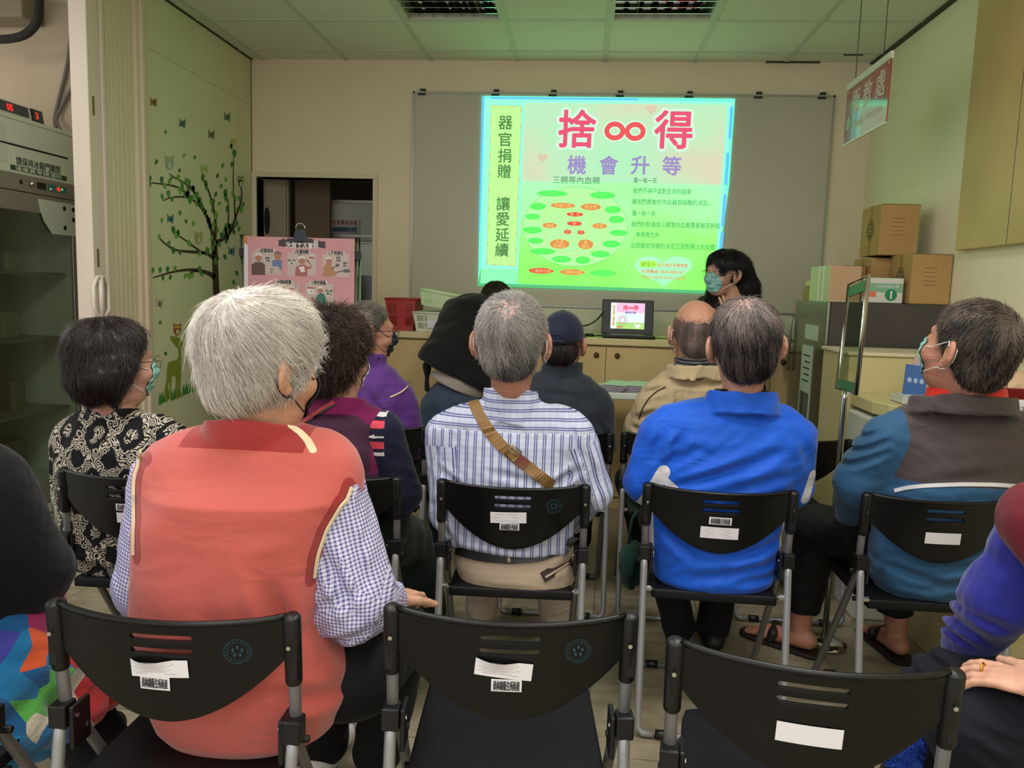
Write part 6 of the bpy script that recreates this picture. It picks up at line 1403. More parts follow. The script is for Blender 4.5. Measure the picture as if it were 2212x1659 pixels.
def glasses(h, parent, m, rim=True):
    mb = MB()
    for g in (-1, 1):
        mb.tube([h.W(g*.055, .112, .010), h.W(g*.072, .095, .010), h.W(g*.084, .02, .008), h.W(g*.088, -.010, .006), h.W(g*.088, -.03, -.010)], 0.0014*h.k, 6)
        mb.tube([h.W(g*.033+.023*math.cos(a), .113-.006*abs(math.cos(a)), .003+.017*math.sin(a)) for a in np.linspace(0, 2*math.pi, 16, endpoint=False)], 0.0012*h.k, 6, closed=True)
    mb.tube([h.W(-.010, .114, .008), h.W(.010, .114, .008)], 0.0013*h.k, 6); return mb.obj('glasses', m, parent)
def skin(n, c): return mat('skin_'+n, c, 0.5, 0, 0.06, 30, 0.05, 250, 0.0, 0.4)
def person(label, loc): return thing('person', label, 'person', (loc[0], loc[1], 0.0), 0.0)
def body_mesh(P, h, neck, core, arms, hands, legs, m, vox=0.006, ar=(0.045, 0.038, 0.027), lr=(0.075, 0.052, 0.038), feet=(), nr=0.056, lab=None, mats=None):
    """one continuous figure: head, neck, trunk, arms, hands, legs"""
    its = [h.sdf(), (cap(h.W(0, -.028, -.06), neck, nr*.95*h.k**.5, nr*1.08), .03)]
    its.append((loft([(z, x, y, a*.80, b*.80) for z, x, y, a, b in core], 2.2, 0, 0.03), .03))
    for A in arms:
        if A is not None: its.append((chain(A, ar, .015), .03))
    for H_ in hands: its.append((H_, .01))
    if legs:
        hip, kn, an = legs
        for s, k_, a_ in zip((-1, 1), kn, an): its.append((chain([np.array(hip)+np.array([s*.08, 0, 0]), k_, a_], lr, .02), .03))
    for f_ in feet: its.append((f_, .015))
    f = union(*its); V, F = net(f, vox); V, F = keep_big(V, F, 0.2)
    return link('body', vmesh('body', V, F, mats or m, lab), P)
def on_back(px, py, f_, y0=2.1, lift=.002):
    o = CAM.copy(); d = ray(px, py); t = np.linspace(y0/d[1], (y0+.7)/d[1], 700); Q_ = o+d[None]*t[:, None]; v = f_(Q_); i = np.argmax(v < lift); return Q_[i]
def strap_on(name, pts, w, m, f_, parent, th=.0018, lift=.003, y0=2.1):
    C_ = []
    for i in range(len(pts)-1):
        for s_ in range(6): t_ = s_/6; C_.append((pts[i][0]*(1-t_)+pts[i+1][0]*t_, pts[i][1]*(1-t_)+pts[i+1][1]*t_))
    C_.append(pts[-1]); M_ = [on_back(x, y, f_, y0, lift) for x, y in C_]; M_ = np.array(M_); 
    for _ in range(2): M_[1:-1] = (M_[:-2]+M_[1:-1]*2+M_[2:])/4
    mb = MB(); vs = []
    for i, p in enumerate(M_):
        t_ = M_[min(i+1, len(M_)-1)]-M_[max(i-1, 0)]; t_ /= np.linalg.norm(t_)+1e-9; n_ = grad(f_, p[None])[0]; s_ = np.cross(t_, n_); s_ /= np.linalg.norm(s_)+1e-9
        for a, b_ in ((-1, -1), (1, -1), (1, 1), (-1, 1)): vs.append(p+s_*a*w/2+n_*b_*th)
    fs = []
    for i in range(len(M_)-1):
        for k_ in range(4): l_ = (k_+1) % 4; fs.append((i*4+k_, i*4+l_, i*4+4+l_, i*4+4+k_))
    fs += [(0, 1, 2, 3), tuple(len(vs)-4+k_ for k_ in (3, 2, 1, 0))]; mb.add(vs, fs, 0, False); return mb.obj(name, m, parent), M_
A3 = lambda *v: np.array(v, float)
M_maskw = mat('white_mask_cloth', (206, 212, 212), 0.7); M_maskb = mat('black_mask_cloth', (24, 24, 30), 0.7); M_maskg = mat('teal_mask_cloth', (136, 190, 180), 0.65); M_strapw = mat('white_strap', (228, 228, 224), 0.6); M_strapb = mat('black_strap', (18, 18, 20), 0.6)
M_trk = cloth('black_trouser_cloth', (15, 15, 18), sheen=.02); M_shoe = mat('black_shoe', (22, 20, 20), 0.5); M_sock = cloth('white_sock', (206, 204, 204)); M_sneak = mat('white_sneaker', (206, 202, 198), 0.55, var=0.06)
M_wirer = mat('thin_metal_rim', (150, 140, 120), 0.3, 0.9)
def down(c, k=1.0, out=0.25):
    c = np.array(c, float)
    def f(P): q = P-c; q = q/(np.linalg.norm(q, axis=1)[:, None]+1e-9); return q*np.array([out, out, 0])+np.array([0, 0, -k])
    return f
def whorl(h, crown=(0, -.075, .085), g=0.25, tw=0.5, fw=0.0):
    """combed away from the crown, turning slightly"""
    c = h.W(*crown); ax = h.R @ np.array([0, -.6, .8])
    def f(P): q = P-c; q = q/(np.linalg.norm(q, axis=1)[:, None]+1e-9); return q+np.cross(ax, q)*tw+np.array([0, 0, -g])+h.R[:, 1]*fw
    return f
def cap_hair(h, t=0.012, nape=-.075, front=(.045, .045), ear=1.0, extra=(), crown=None, side=-.045):
    its = [h.e((0, -.014, .036), (.073*h.w+t, .094+t, .083+t)), (h.e((0, -.052, -.022), (.060*h.w+t*.5, .052+t*.3, .062)), .02)]
    its += list(extra)
    its += [('&', h.pl((0, front[0], front[1]), (0, .80, -.60)), .006), ('&', h.pl((0, 0, nape), (0, .25, -1)), .012)]
    for g in (-1, 1): its.append(('-', h.e((g*.096, -.002, -.012), (.026, .030*ear, .046*ear)), .006))
    if crown: its.append(('-', h.e(*crown), .01))
    return union(*its)

# ---- the person in the red vest
def p_vest():
    Y = 1.50
    P = person('elderly person with white hair and black mask in a red vest, seated nearest the camera', (-0.62, 1.55))
    S = secs([(918, 480, 640, .06, 1.55), (940, 415, 700, .085, 1.55), (965, 365, 728, .105, 1.54), (1010, 335, 742, .125, 1.53), (1060, 322, 740, .135), (1130, 316, 722, .14), (1220, 312, 700, .14), (1320, 308, 692, .14), (1400, 312, 722, .145), (1470, 330, 752, .15, 1.52), (1540, 365, 720, .145, 1.54), (1585, 420, 640, .12, 1.56)], Y)
    shL, elL, wrL = at(352, 1035, 1.53), at(318, 1270, 1.53), at(400, 1340, 1.82); shR, elR, wrR = at(708, 1045, 1.53), at(765, 1295, 1.52), at(838, 1298, 1.80)
    h = Head(at(570, 792, 1.53), 1.08, math.radians(-33), math.radians(-4), math.radians(3))
    neck = at(560, 940, 1.55); hip = A3(-.555, 1.60, .545); kn = (A3(-.66, 1.98, .475), A3(-.445, 1.96, .47)); an = (A3(-.68, 2.06, .09), A3(-.52, 2.04, .09))
    hR = hand(wrR, (.25, 1, -.12), (0.1, .1, 1), -1, 1.0, .5); hL = hand(wrL, (-.1, 1, -.2), (0, .2, 1), 1, 1.0, .5)
    body_mesh(P, h, neck, S, [(shL, elL, wrL), (shR, elR, wrR)], [hR, hL], (hip, kn, an), skin('elder', (196, 148, 120)), 0.005)
    M_gh = pattern_mat('lilac_gingham_shirt', lambda nt, uv, u, v: mixc(nt, mth(nt, 'MULTIPLY', mth(nt, 'ADD', band_(nt, u, .0078, 0, .42), band_(nt, v, .0078, 0, .42)), .5), (214, 212, 232), (84, 76, 150)))
    arms = [[shL, elL, wrL], [shR, elR, wrR]]
    fo = [(at(700, 1150, Y), at(800, 1330, Y), .012, .006), (at(690, 1300, Y), at(800, 1250, Y), .012, .005), (at(705, 1380, Y), at(815, 1340, Y), .010, .005), (at(760, 1120, Y), at(810, 1280, Y), .012, .005)]
    sd = shirt_sdf([(z, x, y, a-.012, b-.02) for z, x, y, a, b in S], arms, [(.068, .066, .042), (.074, .082, .046)], wr=.004, fr=6, seed=3, fold=fo, extra=[(collar(neck, .066, .066, neck[2]-.02, neck[2]+.032, .005, tilt=-.15), .005)])
    sdf_obj('shirt', sd, 0.005, M_gh, P, uv=cloth_uv(arms))
    # vest: torso shell without sleeves
    Mv = cloth('coral_red_vest', (192, 90, 82), 0.75, 0.03, 0.3, 500, 0.06, 3); Mv2 = cloth('deep_red_trim', (152, 44, 42), 0.75, 0.03); Mp = mat('cream_piping', (226, 208, 172), 0.7)
    def arm_cut(A, r0): 
        return chain([A[0]+A3(0, 0, .02), A[1], A[2]], (r0, r0+.01, r0), .01)
    fo = [(a_, b_, w_, d_*1.5) for a_, b_, w_, d_ in [(at(520, 1250, Y), at(590, 1440, Y), .02, .006), (at(640, 1170, Y), at(660, 1420, Y), .016, .010), (at(605, 1170, Y), at(650, 1330, Y), .014, .006), (at(400, 1400, Y), at(560, 1330, Y), .022, .004), (at(640, 1430, Y), at(760, 1490, Y), .018, .006), (at(690, 1290, Y), at(760, 1440, Y), .015, .006), (at(330, 1080, Y), at(420, 1030, Y), .03, .005), (at(450, 1000, Y), at(630, 1010, Y), .03, .003)]]
    cR0, cR1 = shR+A3(.118, .03, .012), elR+A3(.085, 0, .0); cL0, cL1 = shL+A3(-.112, .03, .0), elL+A3(-.085, 0, -.02); gR = cap(cR0, cR1, .045, .095); gL = cap(cL0, cL1, .045, .08)
    f0 = union(loft([(z, x, y, a+.010, b+.004) for z, x, y, a, b in S], 2.4, 0, .03), (cap(at(430, 985, 1.54), at(690, 990, 1.54), .058, .058), .05), (cap(at(380, 1040, 1.54), at(690, 1045, 1.53), .078, .085), .05))
    its = [loft([(z, x, y, a+.010, b+.004) for z, x, y, a, b in S], 2.4, 0, .03), (cap(at(430, 985, 1.54), at(690, 990, 1.54), .058, .058), .05), (cap(at(380, 1040, 1.54), at(690, 1045, 1.53), .078, .085), .05),
           ('-', cap(cR0, cR1, .045, .095), .008), ('-', cap(cL0, cL1, .045, .08), .008),
           (collar(neck+A3(0, -.018, 0), .098, .088, neck[2]-.060, neck[2]+.026, .012, flare=-.10, tilt=-.25), .010), ('-', cap(neck+A3(0, .03, -.02), neck+A3(0, 0, .1), .055), .02),
           ('~', folds(fo, 1.62), 0), ('~', wob(.002, 3, 8), 0)]
    f = union(*its)
    zc = neck[2]-.036
    def lab0(C): return np.minimum(C[:, 2]+.25*(C[:, 1]-neck[1])-zc, .125-np.abs(C[:, 0]-neck[0]))
    edges = []
    V, F = net(f, .005); V, F = keep_big(V, F, .1); vest = link('vest', vmesh('vest', V, F, panelled('coral_vest_with_trim', Mv, [('trim', (152, 44, 42)), ('lining', (226, 208, 172))])), P)
    # where the vest meets the sleeve, as seen on the back: cream piping and a darker band run along it
    def hit(g_, px_, py_):
        d = ray(px_, py_); t = np.linspace(1.28/d[1], 1.85/d[1], 260); v = g_(CAM+d[None]*t[:, None]); return 9.0 if (v > 0).all() else t[np.argmax(v < 0)]
    for rows, cols, sg in ((range(1052, 1262, 14), range(640, 800, 6), 1), (range(975, 1200, 16), range(400, 280, -5), -1)):
        E_pts = []
        for py_ in rows:
            last = None
            for px_ in cols:
                a, b_ = hit(f, px_, py_), hit(sd, px_, py_)
                if a < 9 and a <= b_: last = px_
                elif last is not None: break
            if last is not None: E_pts.append((last-sg*2, py_))
        if len(E_pts) > 4:
            E_pts = [(float(np.mean([E_pts[k_][0] for k_ in range(max(0, i_-2), min(len(E_pts), i_+3))])), E_pts[i_][1]) for i_ in range(len(E_pts))]
            edges.append([on_back(x-sg*5, y, f, 1.2, .001) for x, y in E_pts]); strap_on('armhole_piping', E_pts, .006, Mp, f, vest, .002, .0035, 1.2)
    def pdist(C, E):
        E = np.array(E); dd = np.full(len(C), 9.0)
        for i_ in range(len(E)-1):
            ab = E[i_+1]-E[i_]; t_ = np.clip(((C-E[i_])@ab)/(ab@ab+1e-9), 0, 1); dd = np.minimum(dd, np.linalg.norm(C-E[i_]-t_[:, None]*ab, axis=1))
        return dd
    def lab2(C):
        o = lab0(C)
        for E in edges: o = np.maximum(o, .019-pdist(C, E))
        return o
    lin_ = np.array([on_back(x, y, f, 1.2, .001) for x, y in ((612, 908), (630, 918), (648, 932), (664, 950), (676, 972))])
    for nm_, fn_ in (('trim', lab2), ('lining', lambda C: .0075-pdist(C, lin_))):
        a_ = vest.data.attributes.new(nm_, 'FLOAT', 'POINT'); a_.data.foreach_set('value', fn_(V).astype(np.float32))
    lg = legs_sdf(hip, kn, an, (.105, .082, .068), (.18, .14, .10), seed=4); sdf_obj('trousers', lg, .007, M_trk, P)
    for a in an: sdf_obj('shoe', shoe(a, -.1), .006, M_sneak, P)
    mask_part(h, M_maskb, P, M_strapb, pleat=False)
    M = hair_mat('white_hair', (186, 176, 168), (250, 244, 234), 0.45, 0.5)
    H = cap_hair(h, .021, -.066, (.070, .060), extra=[(h.e((0, -.055, .055), (.078, .062, .068)), .03), (h.e((-.01, .03, .085), (.062, .06, .045)), .03)])
    make_hair('hair', H, .004, M, P, 12000, .065, whorl(h, (.01, -.07, .10), .5, .35, .25), lift=.07, jit=.11, r=.00055, disp=(.0035, 16), seed=4, streak=10, K=6, rise=.004)
p_vest()
def std_arms(P, S, L, R, rad, cloth_m, k=.045, **kw): pass

# ---- striped shirt
def p_stripe():
    Y = 2.485
    P = person('grey haired person in a blue and white striped shirt with a tan shoulder strap', (-.2, 2.55))
    S = secs([(868, 1048, 1160, .05), (884, 1000, 1205, .07), (905, 962, 1250, .10), (950, 950, 1262, .12), (1010, 952, 1255, .125), (1080, 962, 1245, .125), (1150, 968, 1240, .12), (1184, 975, 1232, .118)], Y)
    aL = [at(962, 935, 2.46), at(970, 1110, 2.46), at(1010, 1170, 2.76)]; aR = [at(1243, 938, 2.46), at(1280, 1062, 2.48), at(1235, 1130, 2.80)]
    h = Head(at(1106, 742, 2.42), 1.22, math.radians(-3), math.radians(3), 0, 1.04); neck = at(1104, 870, 2.46)
    hip = A3(-.21, 2.56, .545); kn = (A3(-.33, 3.0, .50), A3(-.08, 3.0, .50)); an = (A3(-.36, 3.06, .09), A3(-.06, 3.06, .09))
    hs_ = [hand(aL[2], (.35, 1, -.2), (0, .2, 1), 1, 1, .5), hand(aR[2], (-.35, 1, -.2), (0, .2, 1), -1, 1, .5)]
    body_mesh(P, h, neck, S, [aL, aR], hs_, (hip, kn, an), skin('tan', (184, 130, 106)), .006)
    def pat(nt, uv, u, v):
        chk = mth(nt, 'MULTIPLY', band_(nt, v, .020, 0, .3), .35); base = mixc(nt, chk, (196, 202, 224), (222, 226, 240))
        b2 = band_(nt, u, .0265, .0, .42); base = mixc(nt, mth(nt, 'MULTIPLY', b2, .35), base, (166, 176, 212))
        l1 = band_(nt, u, .0265, .02, .15); l2 = band_(nt, u, .0265, .27, .40); l3 = band_(nt, u, .0265, .66, .71)
        return mixc(nt, mth(nt, 'MULTIPLY', l3, .3), mixc(nt, mth(nt, 'MULTIPLY', mth(nt, 'ADD', l1, l2), .9), base, (78, 86, 140)), (150, 158, 196))
    Ms = pattern_mat('striped_shirt_cotton', pat); Z0 = at(1100, 938, 2.35)[2]
    fo = [(at(1255, 1000, Y), at(1180, 1045, Y), .012, .007), (at(1260, 960, Y), at(1300, 1050, Y), .012, .006), (at(960, 1000, Y), at(1010, 1045, Y), .012, .006), (at(1060, 1000, Y), at(1200, 1030, Y), .012, .004), (at(950, 1080, Y), at(1000, 1030, Y), .012, .005), (at(1000, 1170, Y), at(1140, 1190, Y), .012, .005), (at(1020, 1140, Y), at(1200, 1165, Y), .014, .004), (at(1235, 900, Y), at(1252, 990, Y), .008, .005), (at(962, 905, Y), at(955, 990, Y), .008, .005), (at(1270, 1000, Y), at(1300, 1080, Y), .01, .006), (at(950, 1100, Y), at(985, 1150, Y), .01, .005)]
    f = shirt_sdf(S, [aL, aR], [(.064, .056, .040), (.064, .060, .040)], wr=.0035, fr=5, seed=11, fold=fo, extra=[(cap(at(1010, 905, 2.46), at(1200, 905, 2.46), .05), .05), (collar(neck+A3(0, -.005, 0), .080, .080, neck[2]-.070, neck[2]+.038, .008, flare=-.08, tilt=-.2), .012), ('-', cap(neck+A3(0, .02, 0), neck+A3(0, 0, .1), .058), .01), ('~', lambda C: .0028*np.exp(-((C[:, 2]-Z0)/.003)**2)*(C[:, 1] < Y), 0)])
    sdf_obj('shirt', f, .0055, Ms, P, uv=cloth_uv([aL, aR], lambda C: C[:, 2] > Z0))
    # trousers with belt
    Mk = cloth('khaki_trouser_cloth', (176, 158, 138), .8, .06)
    SH = secs([(1170, 975, 1238, .112), (1215, 978, 1250, .13), (1245, 990, 1245, .13), (1262, 1020, 1215, .11)], 2.50)
    g = union(loft([(z, x, y, a-.003, b-.002) for z, x, y, a, b in SH], 2.5, 0, .02), (legs_sdf(hip, kn, an, (.10, .078, .066), (.15, .13, .09), seed=6), .03), ('~', folds([(at(1030, 1240, Y), at(1170, 1250, Y), .01, .004), (at(1190, 1215, Y), at(1240, 1200, Y), .01, .005)]), 0))
    tr = sdf_obj('trousers', g, .006, Mk, P)
    strap_on('belt', [(985, 1186), (1040, 1201), (1100, 1206), (1160, 1202), (1212, 1186), (1238, 1168)], .034, mat('black_leather', (18, 17, 18), .45), g, tr, .003, .006)
    strap_on('belt_loop', [(1098, 1188), (1100, 1214)], .009, Mk, g, tr, .003, .012)
    strap_on('pocket_flap', [(1172, 1248), (1205, 1228), (1236, 1210)], .034, mat('dark_pocket', (52, 36, 30), .7), g, tr, .001, .002)
    strap_on('pocket_welt', [(1178, 1247), (1205, 1231), (1228, 1216)], .006, Mk, g, tr, .003, .005)
    # shoulder strap (belongs to a bag on the far side of the body)
    Mt = mat('tan_canvas_strap', (138, 102, 56), .6, var=.06, vscale=10, bump=.1, bscale=600)
    t = thing('shoulder_strap', 'tan canvas bag strap with metal buckle across the striped shirt', 'strap', tuple(at(1100, 960, 2.33)))
    strap_on('webbing', [(1022, 866), (1030, 885), (1055, 930), (1085, 965), (1110, 985), (1140, 1008), (1165, 1028), (1195, 1050)], .036, Mt, f, t, .002, .004)
    strap_on('leather_patch', [(1117, 990), (1137, 1005)], .033, mat('red_brown_leather', (112, 58, 44), .5), f, t, .003, .008)
    bk = [on_back(x, y, f, 2.1, .008) for x, y in ((1090, 981), (1108, 962), (1127, 977), (1109, 997))]
    mb = MB(); mb.tube([tuple(p) for p in bk], .0028, 8, closed=True); mb.tube([tuple((bk[0]+bk[1])/2), tuple((bk[2]+bk[3])/2)], .002, 6); mb.obj('buckle', mat('aged_brass', (150, 134, 96), .35, .8), t)
    for a in an: sdf_obj('shoe', shoe(a, 0), .006, M_sneak, P)
    M = hair_mat('salt_grey_hair', (52, 48, 46), (190, 184, 178), .5, .4)
    H = cap_hair(h, .008, -.088, (.050, .050), ear=.95)
    cr = h.W(.0, -.085, .085)
    tone = lambda Q_: .10+np.clip((Q_[:, 2]-h.c[2])*4.5, -.60, .25)
    keepf = lambda Q_: np.random.RandomState(1).uniform(size=len(Q_)) < np.clip(np.linalg.norm(Q_-cr, axis=1)/.05-.2, .08, 1)
    make_hair('hair', H, .005, M, P, 13000, .030, whorl(h, (0, -.085, .085), .35, .35), lift=.30, jit=.16, r=.0006, disp=(.001, 30), seed=7, tone=tone, keep=keepf, rise=.004, scalp=(h.W(0, -.092, .098), .030*h.k, mat('scalp', (176, 140, 130), .6), .6))
    mask_part(h, M_maskw, P, M_strapw)
p_stripe()

# ---- bright blue jacket
def p_blue():
    Y = 2.57
    P = person('person with thinning dark hair in a bright blue jacket with white side panels', (.45, 2.65))
    S = secs([(858, 1525, 1660, .06), (880, 1440, 1700, .085), (905, 1405, 1735, .11), (945, 1402, 1745, .13), (1000, 1402, 1730, .135), (1060, 1400, 1705, .135), (1130, 1400, 1690, .13), (1200, 1398, 1682, .13), (1245, 1410, 1665, .13), (1272, 1445, 1635, .11)], Y)
    aL = [at(1422, 940, 2.56), at(1392, 1040, 2.57), at(1465, 1095, 2.87)]; aR = [at(1720, 945, 2.56), at(1712, 1055, 2.60), at(1650, 1100, 2.88)]
    h = Head(at(1607, 748, 2.50), 1.20, math.radians(2), math.radians(6), math.radians(-4), 1.02); neck = at(1600, 868, 2.55)
    hip = A3(.47, 2.66, .545); kn = (A3(.33, 3.08, .50), A3(.60, 3.08, .50)); an = (A3(.42, 3.02, .09), A3(.56, 3.04, .09))
    hs_ = [hand(aL[2], (.35, 1, -.2), (0, .2, 1), 1, 1, .5), hand(aR[2], (-.35, 1, -.2), (0, .2, 1), -1, 1, .5)]
    body_mesh(P, h, neck, S, [aL, aR], hs_, (hip, kn, an), skin('warm', (192, 140, 116)), .006)
    Mb = cloth('bright_blue_jacket', (18, 88, 204), .6, .04, .15, 500, .05, 4); Mw = cloth('white_panel', (206, 204, 206), .7)
    fo = [(at(1440, 1040, Y), at(1600, 980, Y), .014, .010), (at(1500, 1030, Y), at(1680, 955, Y), .018, .008), (at(1420, 1000, Y), at(1500, 950, Y), .014, .006), (at(1440, 990, Y), at(1470, 920, Y), .015, .006), (at(1540, 1040, Y), at(1700, 1010, Y), .016, .006), (at(1560, 1180, Y), at(1680, 1150, Y), .014, .008), (at(1480, 1220, Y), at(1670, 1200, Y), .016, .007), (at(1420, 1120, Y), at(1490, 1180, Y), .016, .006), (at(1560, 1230, Y), at(1675, 1225, Y), .012, .006), (at(1700, 900, Y), at(1740, 1000, Y), .016, .004), (at(1430, 900, Y), at(1405, 1000, Y), .014, .005), (at(1600, 1130, Y), at(1680, 1100, Y), .014, .006)]
    f = shirt_sdf(S, [aL, aR], [(.068, .066, .045), (.066, .062, .045)], wr=.0035, fr=4.5, seed=21, fold=fo, extra=[(cap(at(1455, 905, 2.56), at(1690, 908, 2.56), .045), .04), (collar(neck+A3(0, -.012, 0), .108, .092, neck[2]-.040, neck[2]+.030, .010, flare=-.12, tilt=-.2), .012), ('-', cap(neck+A3(0, .03, 0), neck+A3(0, 0, .1), .065), .01), ('~', lambda C: -.003*np.exp(-((C[:, 2]-(neck[2]-.040)+.2*(C[:, 1]-neck[1]))/.004)**2)*(np.abs(C[:, 0]-neck[0]) < .14), 0)])
    w1, w2 = at(1428, 1005, Y), at(1380, 1090, Y); w3, w4 = at(1750, 1020, Y), at(1735, 1075, Y)
    def sd(P2, a, b): ab = (b-a)[[0, 2]]; q = P2[:, [0, 2]]-a[[0, 2]]; t = np.clip(q@ab/(ab@ab), 0, 1); return np.linalg.norm(q-t[:, None]*ab, axis=1)
    def lab(C): return np.maximum.reduce([.019-sd(C, w1, w2), .012-sd(C, at(1400, 1100, Y), at(1402, 1190, Y)), .012-sd(C, at(1418, 1012, Y), at(1450, 1040, Y)), .015-sd(C, w3, w4), .012-sd(C, at(1690, 1110, Y), at(1680, 1180, Y))])
    sdf_obj('jacket', f, .0055, panelled('blue_jacket_white_panels', Mb, [('white_panel', (206, 204, 206))]), P, attrs={'white_panel': lab})
    mb = collar(neck+A3(0, -.005, .012), .078, .078, neck[2]-.01, neck[2]+.040, .006, tilt=-.12); sdf_obj('inner_collar', mb, .004, M_trk, P)
    sdf_obj('trousers', legs_sdf(hip, kn, an, (.10, .078, .062), (.17, .13, .09), seed=7), .008, M_trk, P)
    for a in an: sdf_obj('shoe', shoe(a, 0), .007, M_shoe, P)
    M = hair_mat('thin_dark_hair', (16, 12, 12), (156, 140, 134), .42, .55)
    H = cap_hair(h, .009, -.095, (.055, .055), extra=[], ear=.9)
    cr = h.W(-.010, -.060, .105)
    tone = lambda Q_: -.36+.75*np.exp(-(np.linalg.norm(Q_-cr, axis=1)/.065)**2)
    keepf = lambda Q_: np.random.RandomState(2).uniform(size=len(Q_)) < np.clip(np.linalg.norm(Q_-cr, axis=1)/.05, .5, 1)
    make_hair('hair', H, .005, M, P, 11000, .060, whorl(h, (-.01, -.045, .115), .8, .15), lift=.03, jit=.10, r=.0007, disp=(.0012, 24), seed=9, tone=tone, keep=keepf, streak=16, rise=.002, scalp=(h.W(-.012, -.06, .115), .036*h.k, mat('scalp', (176, 140, 130), .6), .4))
p_blue()

# ---- grey and blue jacket on the right
def p_grey():
    Y = 2.61
    P = person('grey haired person in a grey and blue jacket with red collar', (1.2, 2.65))
    S = secs([(866, 1985, 2150, .07), (888, 1945, 2190, .09), (912, 1915, 2215, .11), (955, 1905, 2232, .13), (1050, 1900, 2235, .14), (1110, 1890, 2205, .135), (1170, 1880, 2160, .135), (1240, 1875, 2135, .135), (1288, 1900, 2105, .12)], Y)
    aL = [at(1915, 945, 2.59), at(1857, 1040, 2.63), at(1838, 1120, 2.86)]; aR = [at(2225, 945, 2.6), at(2265, 1070, 2.62), at(2090, 1160, 2.88)]
    h = Head(at(2092, 758, 2.50), 1.22, math.radians(30), math.radians(16), math.radians(0), 1.05); neck = at(2072, 868, 2.58)
    hip = A3(1.18, 2.70, .545); kn = (at(1765, 1140, 2.98), A3(1.20, 3.12, .50)); an = (A3(.90, 3.08, .12), A3(1.27, 3.10, .12))
    hs_ = [hand(aL[2], (-.2, 1, -.3), (0, .2, 1), 1, 1, .5), hand(aR[2], (-.35, 1, -.2), (0, .2, 1), -1, 1, .5)]
    body_mesh(P, h, neck, S, [aL, aR], hs_, (hip, kn, an), skin('ruddy', (188, 130, 106)), .006, feet=[foot(an[0]-A3(0, .01, 0), .9, 1.1), foot(an[1]-A3(0, .01, 0), .15, 1.1)])
    Mg = cloth('charcoal_grey_jacket', (78, 68, 68), .75, .04, .15, 500, .05, 4); Mb = cloth('petrol_blue_jacket', (46, 88, 124), .6, .05, .15, 500, .05, 4); Mw = mat('white_stripe', (214, 210, 208), .6)
    zw = at(2080, 1047, 2.46)[2]; zb = at(2080, 1056, 2.46)[2]
    fo = [(at(1805, 990, Y), at(1900, 940, Y), .010, .008), (at(1805, 1010, Y), at(1895, 965, Y), .010, .008), (at(1815, 970, Y), at(1890, 920, Y), .008, .006), (at(1890, 1200, Y), at(2000, 1230, Y), .012, .007), (at(1960, 1240, Y), at(2110, 1215, Y), .014, .008), (at(1890, 1260, Y), at(2000, 1275, Y), .012, .005), (at(2000, 1200, Y), at(2120, 1180, Y), .012, .006), (at(1930, 1030, Y), at(2190, 1000, Y), .02, .003), (at(1950, 905, Y), at(2000, 960, Y), .02, .003), (at(2020, 1170, Y), at(2110, 1150, Y), .012, .004)]
    f = shirt_sdf(S, [aL, aR], [(.072, .078, .05), (.072, .070, .05)], wr=.003, fr=4.5, seed=31, fold=fo, extra=[(cap(at(1960, 915, 2.6), at(2180, 915, 2.6), .05), .04), (collar(neck+A3(.0, -.016, -.012), .150, .105, neck[2]-.042, neck[2]+.016, .013, flare=-.06, tilt=-.2), .014), ('-', cap(neck+A3(0, .03, 0), neck+A3(0, 0, .1), .075), .01)])
    gA = chain(aL, (.072, .078, .05), .02); gB = chain(aR, (.072, .070, .05), .02); T_ = loft([(z, x, y, a*.93, b) for z, x, y, a, b in S], 2.3, 0, .03)
    def lab(C):
        zz = C[:, 2]-.10*(C[:, 0]-1.2)**2; return np.maximum(np.minimum(T_(C)-.002-np.minimum(gA(C), gB(C)), neck[2]-.03-C[:, 2]), zb+.002-zz)
    V, F = net(f, .0055); V, F = keep_big(V, F, .1); jk = link('jacket', vmesh('jacket', V, F, panelled('grey_and_blue_jacket', Mg, [('blue_panel', (46, 88, 124))]), attrs={'blue_panel': lab}), P)
    strap_on('white_stripe', [(1932, 1060), (1960, 1053), (2000, 1049), (2080, 1046), (2150, 1047), (2208, 1051)], .012, Mw, f, jk, .0015, .0025, 2.2)
    sdf_obj('shirt_collar', collar(neck+A3(.012, -.012, .0), .115, .092, neck[2]-.02, neck[2]+.046, .011, flare=-.12, tilt=-.16), .004, cloth('red_orange_collar', (222, 50, 34), .6), P)
    lg = legs_sdf(hip, kn, an, (.105, .085, .064), (.18, .13, .09), seed=9); Mtr = cloth('black_crinkle_trousers', (14, 15, 16), .6, .1, .02, 300, .2)
    sdf_obj('trousers', union(lg, ('&', plane((0, 0, .17), (0, 0, -1)), .01), ('~', wob(.003, 10, 3), 0)), .007, Mtr, P)
    for i, a in enumerate(an):
        R_ = rotm((.9, .15)[i]); q = lambda x, y, z: A3(a[0], a[1]-.01, 0)+R_ @ A3(x, y, z)
        s_ = union(cap(q(0, -.05, .012), q(0, .19, .012), .050, .058), ('&', plane((0, 0, .002), (0, 0, -1)), .003), ('&', plane((0, 0, .016), (0, 0, 1)), .003), (cap(q(-.05, .10, .03), q(.05, .10, .03), .012), .0), (cap(q(-.045, .09, .055), q(.045, .12, .055), .020), .02))
        sdf_obj('sandal', s_, .005, mat('dark_brown_sandal', (34, 22, 18), .6), P)
    M = hair_mat('dark_grey_hair', (26, 22, 20), (150, 132, 116), .48, .45)
    H = cap_hair(h, .010, -.080, (.050, .048), ear=.95); cr = h.W(0, -.085, .075)
    tone = lambda Q_: -.22+.55*np.exp(-(np.linalg.norm(Q_-cr, axis=1)/.045)**2)
